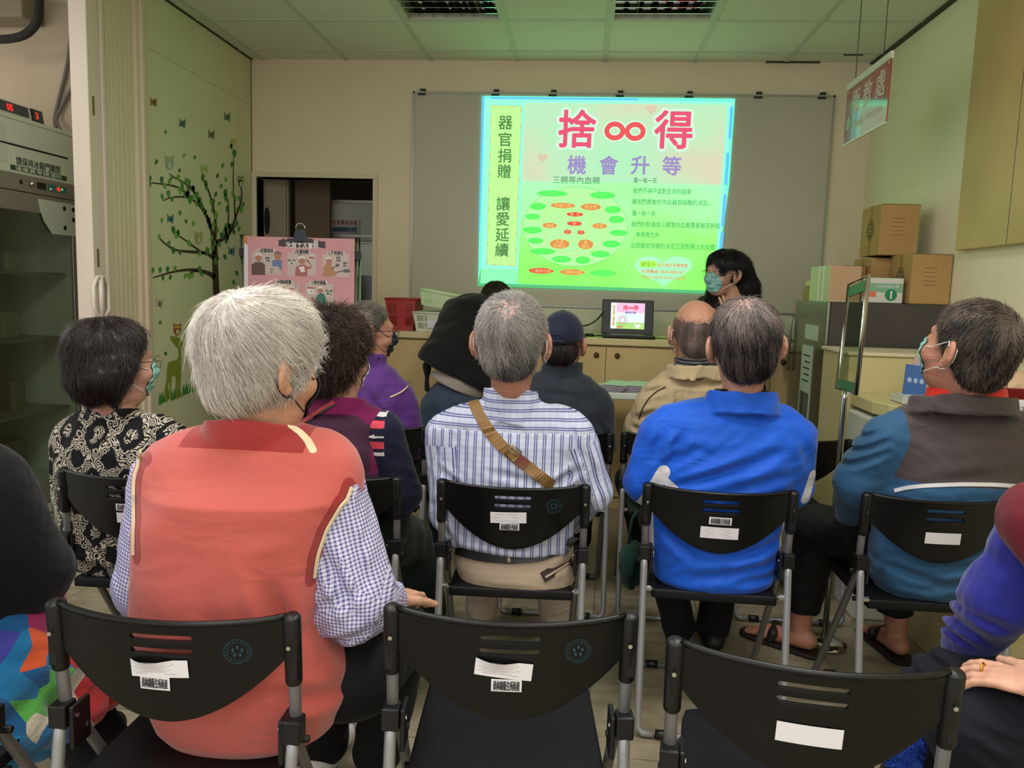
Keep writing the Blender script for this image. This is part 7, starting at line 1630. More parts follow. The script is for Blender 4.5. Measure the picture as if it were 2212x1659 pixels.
    make_hair('hair', H, .005, M, P, 11000, .032, whorl(h, (0, -.085, .075), .3, .6), lift=.16, jit=.18, r=.0007, disp=(.002, 26), seed=12, tone=tone, streak=14, rise=.003)
    mask_part(h, M_maskg, P, M_strapw)
p_grey()

# ---- floral shirt
def p_floral():
    Y = 2.38
    P = person('person with a black bob in a black and white floral shirt', (-1.33, 2.45))
    S = secs([(884, 200, 300, .055), (902, 160, 342, .08), (925, 138, 378, .105), (960, 130, 392, .125), (1020, 130, 395, .13), (1100, 145, 380, .13), (1160, 150, 370, .13), (1222, 178, 345, .12)], Y)
    aL = [at(158, 955, 2.37), at(158, 1140, 2.40), at(210, 1195, 2.68)]; aR = [at(375, 955, 2.37), at(392, 1120, 2.40), at(340, 1185, 2.68)]
    h = Head(at(246, 786, 2.36), 1.12, math.radians(-36), math.radians(0), 0, 1.0); neck = at(240, 885, 2.37)
    hip = A3(-1.32, 2.48, .545); kn = (A3(-1.45, 2.9, .50), A3(-1.2, 2.9, .50)); an = (A3(-1.45, 2.96, .09), A3(-1.2, 2.96, .09))
    hs_ = [hand(aL[2], (.35, 1, -.2), (0, .2, 1), 1, .9, .5), hand(aR[2], (-.35, 1, -.2), (0, .2, 1), -1, .9, .5)]
    body_mesh(P, h, neck, S, [aL, aR], hs_, (hip, kn, an), skin('fair', (200, 150, 128)), .0065)
    def pat(nt, uv, u, v):
        L = nt.links.new
        nz = nt.nodes.new('ShaderNodeTexNoise'); nz.inputs['Scale'].default_value = 30; nz.inputs['Detail'].default_value = 1; L(uv, nz.inputs[0])
        mp = nt.nodes.new('ShaderNodeVectorMath'); mp.operation = 'MULTIPLY_ADD'; L(nz.outputs['Color'], mp.inputs[0]); mp.inputs[1].default_value = (.022, .022, 0); L(uv, mp.inputs[2])
        vo = nt.nodes.new('ShaderNodeTexVoronoi'); vo.inputs['Scale'].default_value = 50; L(mp.outputs[0], vo.inputs['Vector'])
        rings = mth(nt, 'GREATER_THAN', mth(nt, 'SINE', mth(nt, 'MULTIPLY', vo.outputs['Distance'], 24.0)), -.05)
        # ogee lattice: curls run along it, single blossoms sit in the gaps
        cu = mth(nt, 'COSINE', mth(nt, 'MULTIPLY', u, 2*math.pi/.105)); cv = mth(nt, 'COSINE', mth(nt, 'MULTIPLY', v, 2*math.pi/.15)); lat = mth(nt, 'ADD', cu, cv)
        lat2 = mth(nt, 'ADD', lat, mth(nt, 'MULTIPLY', mth(nt, 'SUBTRACT', nz.outputs['Fac'], .5), 2.2)); z1 = mth(nt, 'LESS_THAN', mth(nt, 'ABSOLUTE', mth(nt, 'ADD', lat2, .35)), .85)
        bl = mth(nt, 'GREATER_THAN', lat2, 1.55); g_ = mth(nt, 'MULTIPLY', rings, mth(nt, 'MINIMUM', mth(nt, 'ADD', z1, bl), 1.0)); return mixc(nt, g_, (16, 16, 19), (190, 180, 162))
    Mf = pattern_mat('floral_damask_cloth', pat)
    fo = [(at(330, 960, Y), at(390, 1040, Y), .014, .005), (at(150, 960, Y), at(135, 1060, Y), .012, .005), (at(170, 1180, Y), at(300, 1210, Y), .014, .006)]
    f = shirt_sdf(S, [aL, aR], [(.060, .055, .040), (.060, .055, .040)], wr=.0035, fr=5, seed=41, fold=fo, extra=[(cap(at(180, 925, 2.37), at(340, 925, 2.37), .045), .05), (collar(neck, .062, .062, neck[2]-.03, neck[2]+.012, .006, tilt=-.1), .02)])
    sdf_obj('shirt', f, .0065, Mf, P, uv=cloth_uv([aL, aR]))
    sdf_obj('trousers', legs_sdf(hip, kn, an, (.10, .078, .06), (.165, .13, .085), seed=7), .008, cloth('navy_trouser_cloth', (22, 28, 48)), P)
    for a in an: sdf_obj('shoe', shoe(a, 0), .008, M_shoe, P)
    M = hair_mat('black_bob_hair', (8, 6, 6), (58, 44, 42), .36, .6)
    H = union(h.e((0, -.018, .040), (.094, .108, .092)), (h.e((0, -.050, -.030), (.100, .070, .075)), .03), (h.e((-.070, .005, -.035), (.034, .050, .070)), .02), (h.e((.072, -.018, -.030), (.034, .050, .072)), .02), (h.e((.080, -.012, -.002), (.022, .034, .045)), .02), (h.e((-.080, -.012, -.002), (.022, .034, .045)), .02),
              ('&', h.pl((0, .050, .050), (0, .85, -.5)), .01), ('-', h.cp((.075, .062, -.02), (.09, .075, .02), .035), .01), ('&', h.pl((0, 0, -.105), (0, .1, -1)), .02))
    make_hair('hair', H, .005, M, P, 9000, .07, down(h.W(0, -.03, .10), .9, .9), lift=.05, jit=.14, r=.0007, disp=(.0045, 14), seed=5, streak=12, curl=.0015)
    glasses(h, P, M_wirer); mask_part(h, M_maskg, P, M_strapw)
p_floral()

# ---- curly hair, maroon vest
def p_curly():
    Y = 2.49
    P = person('person with dark curly hair in a maroon vest over navy sleeves', (-.78, 2.55))
    S = secs([(872, 665, 790, .06), (888, 635, 818, .09), (910, 612, 822, .11), (960, 602, 826, .13), (1030, 604, 828, .13), (1100, 630, 815, .13), (1200, 655, 792, .125), (1245, 680, 770, .11)], Y)
    aR = [at(830, 930, 2.48), at(868, 1065, 2.52), at(840, 1140, 2.80)]; aL = [at(605, 935, 2.48), at(590, 1080, 2.52), at(640, 1150, 2.8)]
    h = Head(at(722, 772, 2.47), 1.08, math.radians(-32), 0, 0, 1.0); neck = at(728, 872, 2.48)
    hip = A3(-.76, 2.60, .545); kn = (A3(-.86, 3.0, .5), at(882, 1170, 2.95)); an = (A3(-.86, 3.06, .09), A3(-.56, 3.0, .09))
    hs_ = [hand(aL[2], (.35, 1, -.2), (0, .2, 1), 1, .9, .5), hand(aR[2], (-.2, 1, -.3), (0, .2, 1), -1, .9, .5)]
    body_mesh(P, h, neck, S, [aL, aR], hs_, (hip, kn, an), skin('fair', (200, 150, 128)), .0065)
    Mn = cloth('navy_knit', (20, 24, 48), .85, .06); Mr = mat('coral_stripe', (214, 66, 84), .8); Mw = mat('white_stripe', (214, 210, 208), .6)
    f = shirt_sdf([(z, x, y, a-.012, b-.012) for z, x, y, a, b in S], [aL, aR], [(.060, .058, .040), (.064, .062, .042)], wr=.003, fr=5, seed=51)
    ys = [(890, 898, 2), (905, 920, 1), (935, 942, 2), (950, 963, 1), (972, 980, 2)]; zz = [(at(820, a, 2.46)[2], at(820, b, 2.46)[2], m) for a, b, m in ys]; xw = at(838, 930, 2.46)[0]
    def lab(C):
        o = np.zeros(len(C), int); m0 = (C[:, 0] < xw-.004) & (C[:, 0] > xw-.12)
        for a, b, m in zz: o[m0 & (C[:, 2] < a) & (C[:, 2] > b)] = m
        return o
    sdf_obj('sweater', f, .006, [Mn, Mr, Mw], P, lab)
    Mv = cloth('dull_maroon_vest', (66, 34, 58), .8, .05); Mm = cloth('magenta_trim_cloth', (116, 20, 78), .75, .05)
    g0 = cap(aR[0]+A3(.062, .01, .02), aR[1]+A3(.04, 0, 0), .055, .062); g1 = cap(aL[0]+A3(-.075, .01, .02), aL[1]+A3(-.05, 0, 0), .055, .062)
    fv = union(loft([(z, x, y, a+.006, b+.004) for z, x, y, a, b in S], 2.4, 0, .03), (cap(at(650, 912, 2.48), at(800, 912, 2.48), .05), .04), ('-', g0, .008), ('-', g1, .008), (collar(neck+A3(0, -.01, 0), .095, .08, neck[2]-.035, neck[2]+.022, .010, flare=-.1, tilt=-.15), .015), ('-', cap(neck+A3(0, .03, 0), neck+A3(0, 0, .1), .06), .01), ('~', folds([(at(640, 1150, Y), at(780, 1130, Y), .014, .006), (at(640, 990, Y), at(700, 960, Y), .02, .004)]), 0), ('~', wob(.0025, 5, 52), 0))
    xa = at(796, 900, 2.4)[0]; a_, b_ = at(730, 868, 2.4), at(800, 925, 2.4)
    zl = at(800, 1030, 2.4)[2]
    def labv(C): return np.maximum.reduce([np.minimum(C[:, 0]-xa-.004, C[:, 2]-zl), np.minimum(C[:, 2]-a_[2]-(C[:, 0]-a_[0])*(b_[2]-a_[2])/(b_[0]-a_[0]), C[:, 0]-a_[0]), C[:, 2]-neck[2]+.022])
    V, F = net(fv, .006); V, F = keep_big(V, F, .1); vest = link('vest', vmesh('vest', V, F, panelled('maroon_vest_magenta_panels', Mv, [('magenta_panel', (116, 20, 78))]), attrs={'magenta_panel': labv}), P)
    t = thing('bag_strap', 'thin red and black bag strap over the left shoulder of the maroon vest', 'strap', tuple(at(690, 880, 2.4)))
    strap_on('webbing', [(722, 868), (700, 880), (675, 897), (650, 914), (636, 924)], .012, mat('red_strap', (160, 52, 52), .6), fv, t, .002, .004, 2.1); strap_on('dark_edge', [(724, 873), (702, 885), (677, 902), (652, 920)], .008, M_black, fv, t, .0015, .003, 2.1)
    sdf_obj('trousers', legs_sdf(hip, kn, an, (.105, .092, .07), (.165, .13, .085), seed=8), .008, cloth('dark_green_trousers', (20, 34, 28), .8, .1), P)
    for a in an: sdf_obj('shoe', shoe(a, 0), .008, M_shoe, P)
    M = hair_mat('dark_brown_curls', (20, 13, 11), (88, 66, 52), .5, .4)
    H = union(h.e((0, -.02, .048), (.108, .118, .100)), (h.e((0, -.045, -.020), (.092, .080, .085)), .03), ('&', h.pl((0, .060, .03), (0, .85, -.5)), .015), ('&', h.pl((0, 0, -.10), (0, .1, -1)), .02), ('-', h.cp((.085, .055, -.03), (.10, .075, .02), .034), .01))
    make_hair('hair', H, .0045, M, P, 9000, .045, down(h.W(0, -.03, .08), .5, .8), lift=.45, jit=.45, r=.0008, disp=(.010, 13), seed=6, streak=20, curl=.006, K=7)
    mask_part(h, M_maskw, P, M_strapw)
p_curly()
# ---- purple jacket
def p_purple():
    Y = 3.375
    P = person('person in a purple jacket with glasses and a dark mask in the front row', (-.87, 3.45))
    S = secs([(782, 760, 835, .055), (798, 735, 858, .085), (822, 718, 878, .11), (870, 712, 890, .125), (940, 722, 888, .125), (1010, 735, 880, .125), (1075, 745, 872, .12)], Y)
    aR = [at(868, 862, 3.37), at(892, 950, 3.39), at(905, 1000, 3.62)]; aL = [at(728, 862, 3.37), at(712, 955, 3.39), at(745, 1005, 3.62)]
    h = Head(at(797, 716, 3.37), 1.06, math.radians(-58), math.radians(-4), 0); neck = at(797, 785, 3.37)
    hip = A3(-.86, 3.48, .545); kn = (A3(-.97, 3.9, .5), A3(-.72, 3.9, .5)); an = (A3(-.97, 3.96, .09), A3(-.70, 3.96, .09))
    hs_ = [hand(aL[2], (.35, 1, -.2), (0, .2, 1), 1, 1, .5), hand(aR[2], (-.3, 1, -.3), (0, .2, 1), -1, 1, .5)]
    body_mesh(P, h, neck, S, [aL, aR], hs_, (hip, kn, an), skin('tan', (184, 130, 106)), .007)
    Mp_ = cloth('purple_jacket', (92, 48, 126), .7, .05, .2)
    fo = [(at(860, 900, Y), at(880, 960, Y), .014, .008), (at(800, 830, Y), at(850, 900, Y), .016, .005), (at(845, 880, Y), at(868, 950, Y), .012, .006)]
    f = shirt_sdf(S, [aL, aR], [(.062, .058, .042), (.062, .060, .042)], wr=.004, fr=5, seed=61, fold=fo, extra=[(collar(neck, .068, .066, neck[2]-.03, neck[2]+.045, .007, flare=.05, tilt=-.1), .012)])
    j = sdf_obj('jacket', f, .0065, Mp_, P)
    try: strap_on('piping', [(886, 824), (880, 836), (868, 846), (852, 854), (842, 858)], .006, mat('cream_piping', (226, 208, 172), 0.7), f, j, .002, .003, 2.9)
    except Exception as e_: print(e_)
    sdf_obj('trousers', legs_sdf(hip, kn, an, (.10, .080, .062), (.165, .13, .085), seed=8), .009, M_trk, P)
    for a in an: sdf_obj('shoe', shoe(a, 0), .009, M_shoe, P)
    M = hair_mat('cropped_grey_hair', (70, 64, 60), (158, 148, 136), .55, .3)
    H = cap_hair(h, .003, -.085, (.040, .040), ear=.95)
    make_hair('hair', H, .005, M, P, 5000, .010, whorl(h), lift=.30, jit=.2, r=.0007, disp=(.0008, 40), seed=13)
    glasses(h, P, mat('dark_glasses_rim', (30, 40, 70), .4)); mask_part(h, mat('navy_mask_cloth', (36, 44, 66), .6), P, M_strapb)
p_purple()

# ---- dark cap
def p_cap():
    Y = 3.465
    P = person('person in a dark navy baseball cap and dark slate jacket', (-.08, 3.55))
    S = secs([(800, 1172, 1250, .055), (812, 1145, 1275, .08), (836, 1120, 1305, .11), (880, 1112, 1318, .125), (950, 1115, 1315, .125), (1010, 1122, 1300, .12), (1075, 1132, 1290, .12)], Y)
    aR = [at(1296, 875, 3.46), at(1302, 955, 3.48), at(1275, 1010, 3.74)]; aL = [at(1130, 875, 3.46), at(1122, 960, 3.48), at(1150, 1010, 3.74)]
    h = Head(at(1216, 744, 3.46), 1.12, math.radians(-12), math.radians(2), 0); neck = at(1214, 800, 3.46)
    hip = A3(-.09, 3.58, .545); kn = (A3(-.2, 4.0, .5), A3(.03, 4.0, .5)); an = (A3(-.2, 4.06, .09), A3(.03, 4.06, .09))
    hs_ = [hand(aL[2], (.35, 1, -.2), (0, .2, 1), 1, 1, .5), hand(aR[2], (-.35, 1, -.2), (0, .2, 1), -1, 1, .5)]
    body_mesh(P, h, neck, S, [aL, aR], hs_, (hip, kn, an), skin('tan', (184, 130, 106)), .007)
    Mj = cloth('slate_dark_jacket', (38, 44, 54), .75, .05, .2)
    f = shirt_sdf(S, [aL, aR], [(.060, .058, .042), (.062, .060, .042)], wr=.003, fr=5, seed=71, fold=[(at(1150, 830, Y), at(1290, 860, Y), .02, .003), (at(1290, 900, Y), at(1320, 960, Y), .012, .005)], extra=[(collar(neck, .080, .072, neck[2]-.03, neck[2]+.038, .008, flare=0, tilt=-.05), .012)])
    sdf_obj('jacket', f, .0065, Mj, P)
    sdf_obj('trousers', legs_sdf(hip, kn, an, (.10, .078, .062), (.165, .13, .085), seed=8), .009, M_trk, P)
    for a in an: sdf_obj('shoe', shoe(a, 0), .009, M_shoe, P)
    M = hair_mat('short_black_hair', (14, 10, 9), (60, 48, 42), .5, .4)
    H = union(h.e((0, -.052, -.018), (.068, .060, .060)), ('&', h.pl((0, 0, -.078), (0, .2, -1)), .012), ('&', h.pl((0, .03, 0), (0, 1, 0)), .01), ('-', h.e((.098, .0, -.012), (.028, .028, .044)), .006), ('-', h.e((-.098, .0, -.012), (.028, .028, .044)), .006))
    make_hair('hair', H, .005, M, P, 4000, .018, down(h.W(0, -.03, .1), 1, .5), lift=.25, jit=.2, r=.0008, disp=(.002, 30), seed=14)
    Mc = cloth('navy_cap_cloth', (24, 30, 56), .7, .04, .2, 500)
    d_ = h.e((0, -.014, .036), (.083, .104, .097)); zc = h.W(0, 0, .025)
    f = union(d_, ('&', h.pl((0, 0, .018), (0, .10, -1)), .006), ('-', h.e((0, -.014, .026), (.079, .100, .090)), .003), (h.e((0, -.014, .132), (.008, .008, .004)), .003), ('~', lambda P_: .0012*np.exp(-((((P_-h.c)@h.R[:, 0]))/.002)**2), 0))
    cp_ = thing('baseball_cap', 'dark navy baseball cap worn in the front row below the slide', 'cap', tuple(h.W(0, 0, .09)))
    sdf_obj('crown', f, .0035, Mc, cp_)
    br = union(h.e((0, .115, .022), (.070, .075, .006)), ('&', h.pl((0, .07, 0), (0, -1, 0)), .004)); sdf_obj('brim', br, .004, Mc, cp_)
    mb = MB(); mb.tube([h.W(-.03, -.113, .03), h.W(-.015, -.118, .048), h.W(.015, -.118, .048), h.W(.03, -.113, .03)], .003, 8); mb.tube([h.W(-.035, -.112, .022), h.W(0, -.118, .022), h.W(.035, -.112, .022)], .005, 8); mb.obj('size_strap', Mc, cp_)
p_cap()

# ---- beige jacket, shaved head
def p_beige():
    Y = 3.50
    P = person('bald person in a beige jacket and striped scarf in the front row', (.45, 3.6))
    S = secs([(795, 1455, 1560, .06), (808, 1425, 1590, .085), (832, 1400, 1620, .115), (880, 1392, 1632, .13), (950, 1395, 1630, .13), (1010, 1400, 1622, .125), (1070, 1405, 1612, .12)], Y)
    aL = [at(1408, 870, 3.49), at(1382, 925, 3.54), at(1400, 955, 3.72)]; aR = [at(1615, 870, 3.49), at(1628, 950, 3.52), at(1590, 1000, 3.78)]
    h = Head(at(1500, 722, 3.49), 1.24, math.radians(6), math.radians(4), 0, 1.0); neck = at(1503, 795, 3.49)
    hip = A3(.45, 3.62, .545); kn = (at(1368, 1040, 3.95), A3(.62, 4.05, .5)); an = (A3(.36, 4.0, .09), A3(.60, 4.1, .09))
    hs_ = [hand(aL[2], (.1, 1, -.4), (0, .2, 1), 1, 1, .5), hand(aR[2], (-.35, 1, -.2), (0, .2, 1), -1, 1, .5)]
    body_mesh(P, h, neck, S, [aL, aR], hs_, (hip, kn, an), skin('bald', (196, 142, 116)), .0065)
    Mj = cloth('beige_jacket', (184, 164, 128), .75, .05, .2)
    fo = [(at(1440, 822, Y), at(1545, 830, Y), .010, .007), (at(1375, 900, Y), at(1420, 880, Y), .012, .008), (at(1380, 850, Y), at(1440, 830, Y), .012, .005), (at(1362, 920, Y), at(1400, 930, Y), .01, .006), (at(1455, 840, Y), at(1450, 920, Y), .01, .006)]
    f = shirt_sdf(S, [aL, aR], [(.075, .066, .05), (.070, .062, .048)], wr=.005, fr=6, seed=81, fold=fo, extra=[(collar(neck+A3(0, -.02, -.01), .125, .10, neck[2]-.045, neck[2]+.012, .012, flare=-.1, tilt=-.1), .014)])
    j = sdf_obj('jacket', f, .0065, Mj, P)
    try: strap_on('seam_piping', [(1437, 836), (1418, 846), (1400, 862), (1388, 882), (1380, 905)], .005, mat('dark_seam', (60, 46, 34), .7), f, j, .002, .003, 3.0)
    except Exception as e_: print(e_)
    def lab(C): return (np.sin(C[:, 2]*420+np.sin(C[:, 0]*30)*1.2) > .2).astype(int)
    sc = union(collar(neck+A3(0, 0, .018), .080, .080, neck[2]-.02, neck[2]+.045, .013, tilt=-.08), ('~', wob(.003, 8, 4, (1, 1, 4)), 0)); sdf_obj('scarf', sc, .0035, [cloth('scarf_black', (34, 32, 36), .9), cloth('scarf_grey', (120, 116, 122), .9)], P, lab)
    sdf_obj('trousers', legs_sdf(hip, kn, an, (.105, .088, .062), (.17, .13, .085), seed=8), .009, cloth('dark_green_trousers', (20, 34, 28), .8, .1), P)
    for a in an: sdf_obj('shoe', shoe(a, 0), .009, M_shoe, P)
    M = hair_mat('shaved_grey_hair', (84, 70, 66), (150, 128, 118), .6, .3)
    H = union(h.e((0, -.014, .030), (.0742, .0952, .0842)), (h.e((0, -.052, -.022), (.061, .0545, .060)), .02), ('&', h.pl((0, .045, .0), (0, 1, 0)), .006), ('&', h.pl((0, 0, -.085), (0, .25, -1)), .012), ('-', h.e((.096, -.002, -.012), (.026, .028, .044)), .006), ('-', h.e((-.096, -.002, -.012), (.026, .028, .044)), .006))
    make_hair('hair', H, .004, M, P, 6000, .006, whorl(h), lift=.5, jit=.2, r=.0006, disp=(.0006, 40), seed=15, keep=lambda Q_: Q_[:, 2] < h.W(0, 0, .05)[2]+.02*np.random.RandomState(3).uniform(size=len(Q_)), scalp=(h.W(0, -.02, .120), .078*h.k, MATS['skin_bald'], 1.0))
    mask_part(h, M_maskw, P, M_strapw)
    # dark green bag hanging between the chairs
    b_ = at(1365, 1225, 3.2); o = union(ell(b_+A3(0, 0, .01), (.055, .09, .10)), ('-', ell(b_+A3(.02, -.06, -.02), (.03, .05, .07)), .01), ('~', wob(.005, 9, 3), 0))
    t = thing('cloth_bag', 'dark green cloth bag hanging beside the blue jacket chair', 'bag', tuple(b_)); sdf_obj('bag_body', o, .007, cloth('dark_green_cloth', (18, 58, 46), .8, .08), t)
    mb = MB(); mb.tube([b_+A3(-.02, 0, .09), b_+A3(-.01, 0, .2), b_+A3(.01, 0, .24)], .006, 8); mb.obj('bag_handle', MATS['dark_green_cloth'], t)
p_beige()

# ---- bending over the counter
def p_bend():
    P = person('person in a black hooded top and blue jeans bending over the worktop', (-.72, 4.35))
    hipc = at(985, 868, 4.38); mid = at(975, 790, 4.42); ch = at(1015, 705, 4.66); shL = at(985, 680, 4.72); shR = at(1080, 700, 4.66)
    h = Head(at(1070, 656, 4.80), 1.0, math.radians(-28), math.radians(-38), 0); neck = at(1052, 672, 4.74)
    aL = [shL, at(968, 735, 4.88), A3(-.55, 5.04, 1.15)]; aR = [shR, at(1105, 790, 4.78), A3(-.38, 5.04, 1.15)]
    kn = (A3(hipc[0]-.09, 4.40, .46), A3(hipc[0]+.10, 4.38, .46)); an = (A3(hipc[0]-.10, 4.42, .09), A3(hipc[0]+.11, 4.40, .09)); hip = hipc
    hs_ = [hand(aL[2], (.3, 1, -.2), (0, 0, 1), 1, 1, .3), hand(aR[2], (-.2, 1, -.2), (0, 0, 1), -1, 1, .3)]
    its = [h.sdf(), (cap(h.W(0, -.02, -.07), neck, .052, .06), .03), (cap(hipc, ch, .13, .14), .03)]
    for A in (aL, aR): its.append((chain(A, (.045, .036, .026), .015), .03))
    for q in hs_: its.append((q, .01))
    for s, k_, a_ in zip((-1, 1), kn, an): its.append((chain([hipc+A3(s*.08, 0, 0), k_, a_], (.08, .055, .04), .02), .03))
    V, F = net(union(*its), .007); V, F = keep_big(V, F, .2); link('body', vmesh('body', V, F, skin('tan', (184, 130, 106))), P)
    Mh = cloth('black_hoodie', (12, 13, 14), .85, .08, .1)
    tp = union(cap(mid, ch, .185, .185), (cap(at(950, 800, 4.40), at(1010, 830, 4.36), .14, .14), .05), (cap(shL, shR, .085), .06), (chain(aL, (.075, .062, .045), .02), .05), (chain(aR, (.085, .066, .045), .02), .05), (ell(at(1030, 662, 4.66), (.11, .09, .07)), .04), ('&', plane(at(985, 822, 4.2), (-.42, 0, -1)), .012), (cap(at(922, 790, 4.36), at(922, 842, 4.34), .022, .014), .02), ('~', wob(.006, 4, 91), 0))
    sdf_obj('hooded_top', tp, .008, Mh, P)
    sh = union(ell(at(985, 838, 4.38), (.178, .15, .13)), ('&', plane(at(985, 848, 4.2), (-.42, 0, -1)), .01)); sdf_obj('undershirt', sh, .008, cloth('grey_undershirt', (150, 138, 128), .85), P)
    jn = union(ell(hipc+A3(0, 0, -.015), (.182, .155, .15)), ('&', plane(at(985, 838, 4.2), (.42, 0, 1)), .01), (chain([hipc+A3(-.09, 0, -.06), kn[0], an[0]], (.115, .078, .06), .02), .03), (chain([hipc+A3(.09, 0, -.06), kn[1], an[1]], (.115, .078, .06), .02), .03), ('~', wob(.003, 9, 5), 0))
    sdf_obj('jeans', jn, .008, cloth('faded_blue_denim', (52, 64, 82), .85, .25, .1, 400, .15, 7), P)
    for a in an: sdf_obj('shoe', shoe(a, 0), .009, M_shoe, P)
    M = hair_mat('short_dark_hair', (22, 20, 12), (66, 60, 34), .5, .4); H = cap_hair(h, .012, -.075, (.05, .05), ear=.8)
    make_hair('hair', H, .006, M, P, 4000, .025, whorl(h), lift=.15, jit=.15, r=.0009, disp=(.002, 26), seed=16)
    mask_part(h, M_maskw, P, M_strapw)
p_bend()

# ---- the presenter
def p_present():
    Y = 4.62
    P = person('person with long black hair and teal mask, standing beside the slide', (.83, 4.62))
    S = [(z_, x_, y_, a_, b_) for z_, x_, y_, a_, b_ in secs([(640, 1562, 1606, .05), (652, 1535, 1635, .08), (672, 1522, 1655, .10), (720, 1522, 1660, .115)], Y)]
    cx = (S[-1][1]); S += [(1.08, cx, Y, .165, .12), (.95, cx, Y, .155, .115), (.80, cx, Y, .185, .13)]
    h = Head(at(1563, 591, 4.58), 1.02, math.radians(128), math.radians(-4), math.radians(-6)); neck = at(1583, 645, 4.63)
    w = at(1574, 688, 4.36); aR = [at(1530, 675, 4.6), at(1525, 760, 4.55), w+A3(-.01, .03, -.04)]; aL = [at(1648, 680, 4.62), at(1668, 760, 4.6), at(1620, 800, 4.42)]
    kn = (A3(cx-.09, Y, .47), A3(cx+.09, Y, .47)); an = (A3(cx-.09, Y+.02, .09), A3(cx+.09, Y+.02, .09)); hip = A3(cx, Y, .86)
    hR = hand(aR[2], (.02, -.1, 1), (.5, -.8, 0), 1, .95, .25, .22, 1.0); hL = hand(aL[2], (-.6, -.5, .2), (0, -.3, 1), 1, .9, .5)
    body_mesh(P, h, neck, S, [aR, aL], [hR, hL], (hip, kn, an), skin('fair', (200, 150, 128)), .0045)
    Mb_ = cloth('black_sweater', (13, 13, 15), .85, .05, .1)
    f = shirt_sdf(S, [[aR[0], aR[1], aR[2]-A3(0, 0, .02)], aL], [(.058, .05, .036), (.058, .05, .036)], wr=.003, fr=5, seed=95, extra=[(collar(neck, .055, .055, neck[2]-.02, neck[2]+.02, .006), .01)])
    sdf_obj('sweater', f, .007, Mb_, P)
    lg = union(ell(hip, (.175, .13, .12)), (chain([hip+A3(-.08, 0, -.03), kn[0], an[0]], (.10, .068, .05), .02), .03), (chain([hip+A3(.08, 0, -.03), kn[1], an[1]], (.10, .068, .05), .02), .03)); sdf_obj('trousers', lg, .009, M_trk, P)
    for a in an: sdf_obj('shoe', shoe(a, 2.9), .009, M_shoe, P)
    M = hair_mat('long_black_hair', (8, 7, 8), (40, 34, 34), .38, .5)
    c = lambda px, py, y: at(px, py, y)
    H = union(h.e((0, -.020, .040), (.090, .108, .094)), (chain([c(1595, 580, 4.62), c(1606, 622, 4.66), c(1612, 668, 4.66), c(1622, 700, 4.62)], (.070, .078, .078, .05), .03), .04), (chain([h.W(.070, -.01, .0), c(1548, 625, 4.62), c(1532, 660, 4.58), c(1522, 688, 4.52)], (.040, .042, .040, .015), .02), .03), (c and cap(c(1520, 650, 4.55), c(1508, 660, 4.52), .022, .012), .03), 
              ('-', h.e((.004, .095, -.015), (.060, .075, .085)), .012), ('-', h.e((-.082, .028, -.005), (.034, .040, .048)), .01), ('-', h.e((.085, .055, -.01), (.03, .03, .05)), .01))
    fringe = union(h.e((0, -.01, .066), (.084, .100, .062)), ('-', h.e((.010, .085, .030), (.052, .060, .062)), .006)); H = union(H, (fringe, .012))
    make_hair('hair', H, .005, M, P, 9000, .09, down(h.W(0, -.02, .12), 1.0, .7), lift=.04, jit=.10, r=.0009, disp=(.003, 16), seed=17, curl=.001)
    glasses(h, P, M_wirer); mask_part(h, M_maskg, P, M_strapw, big=1.05)
p_present()

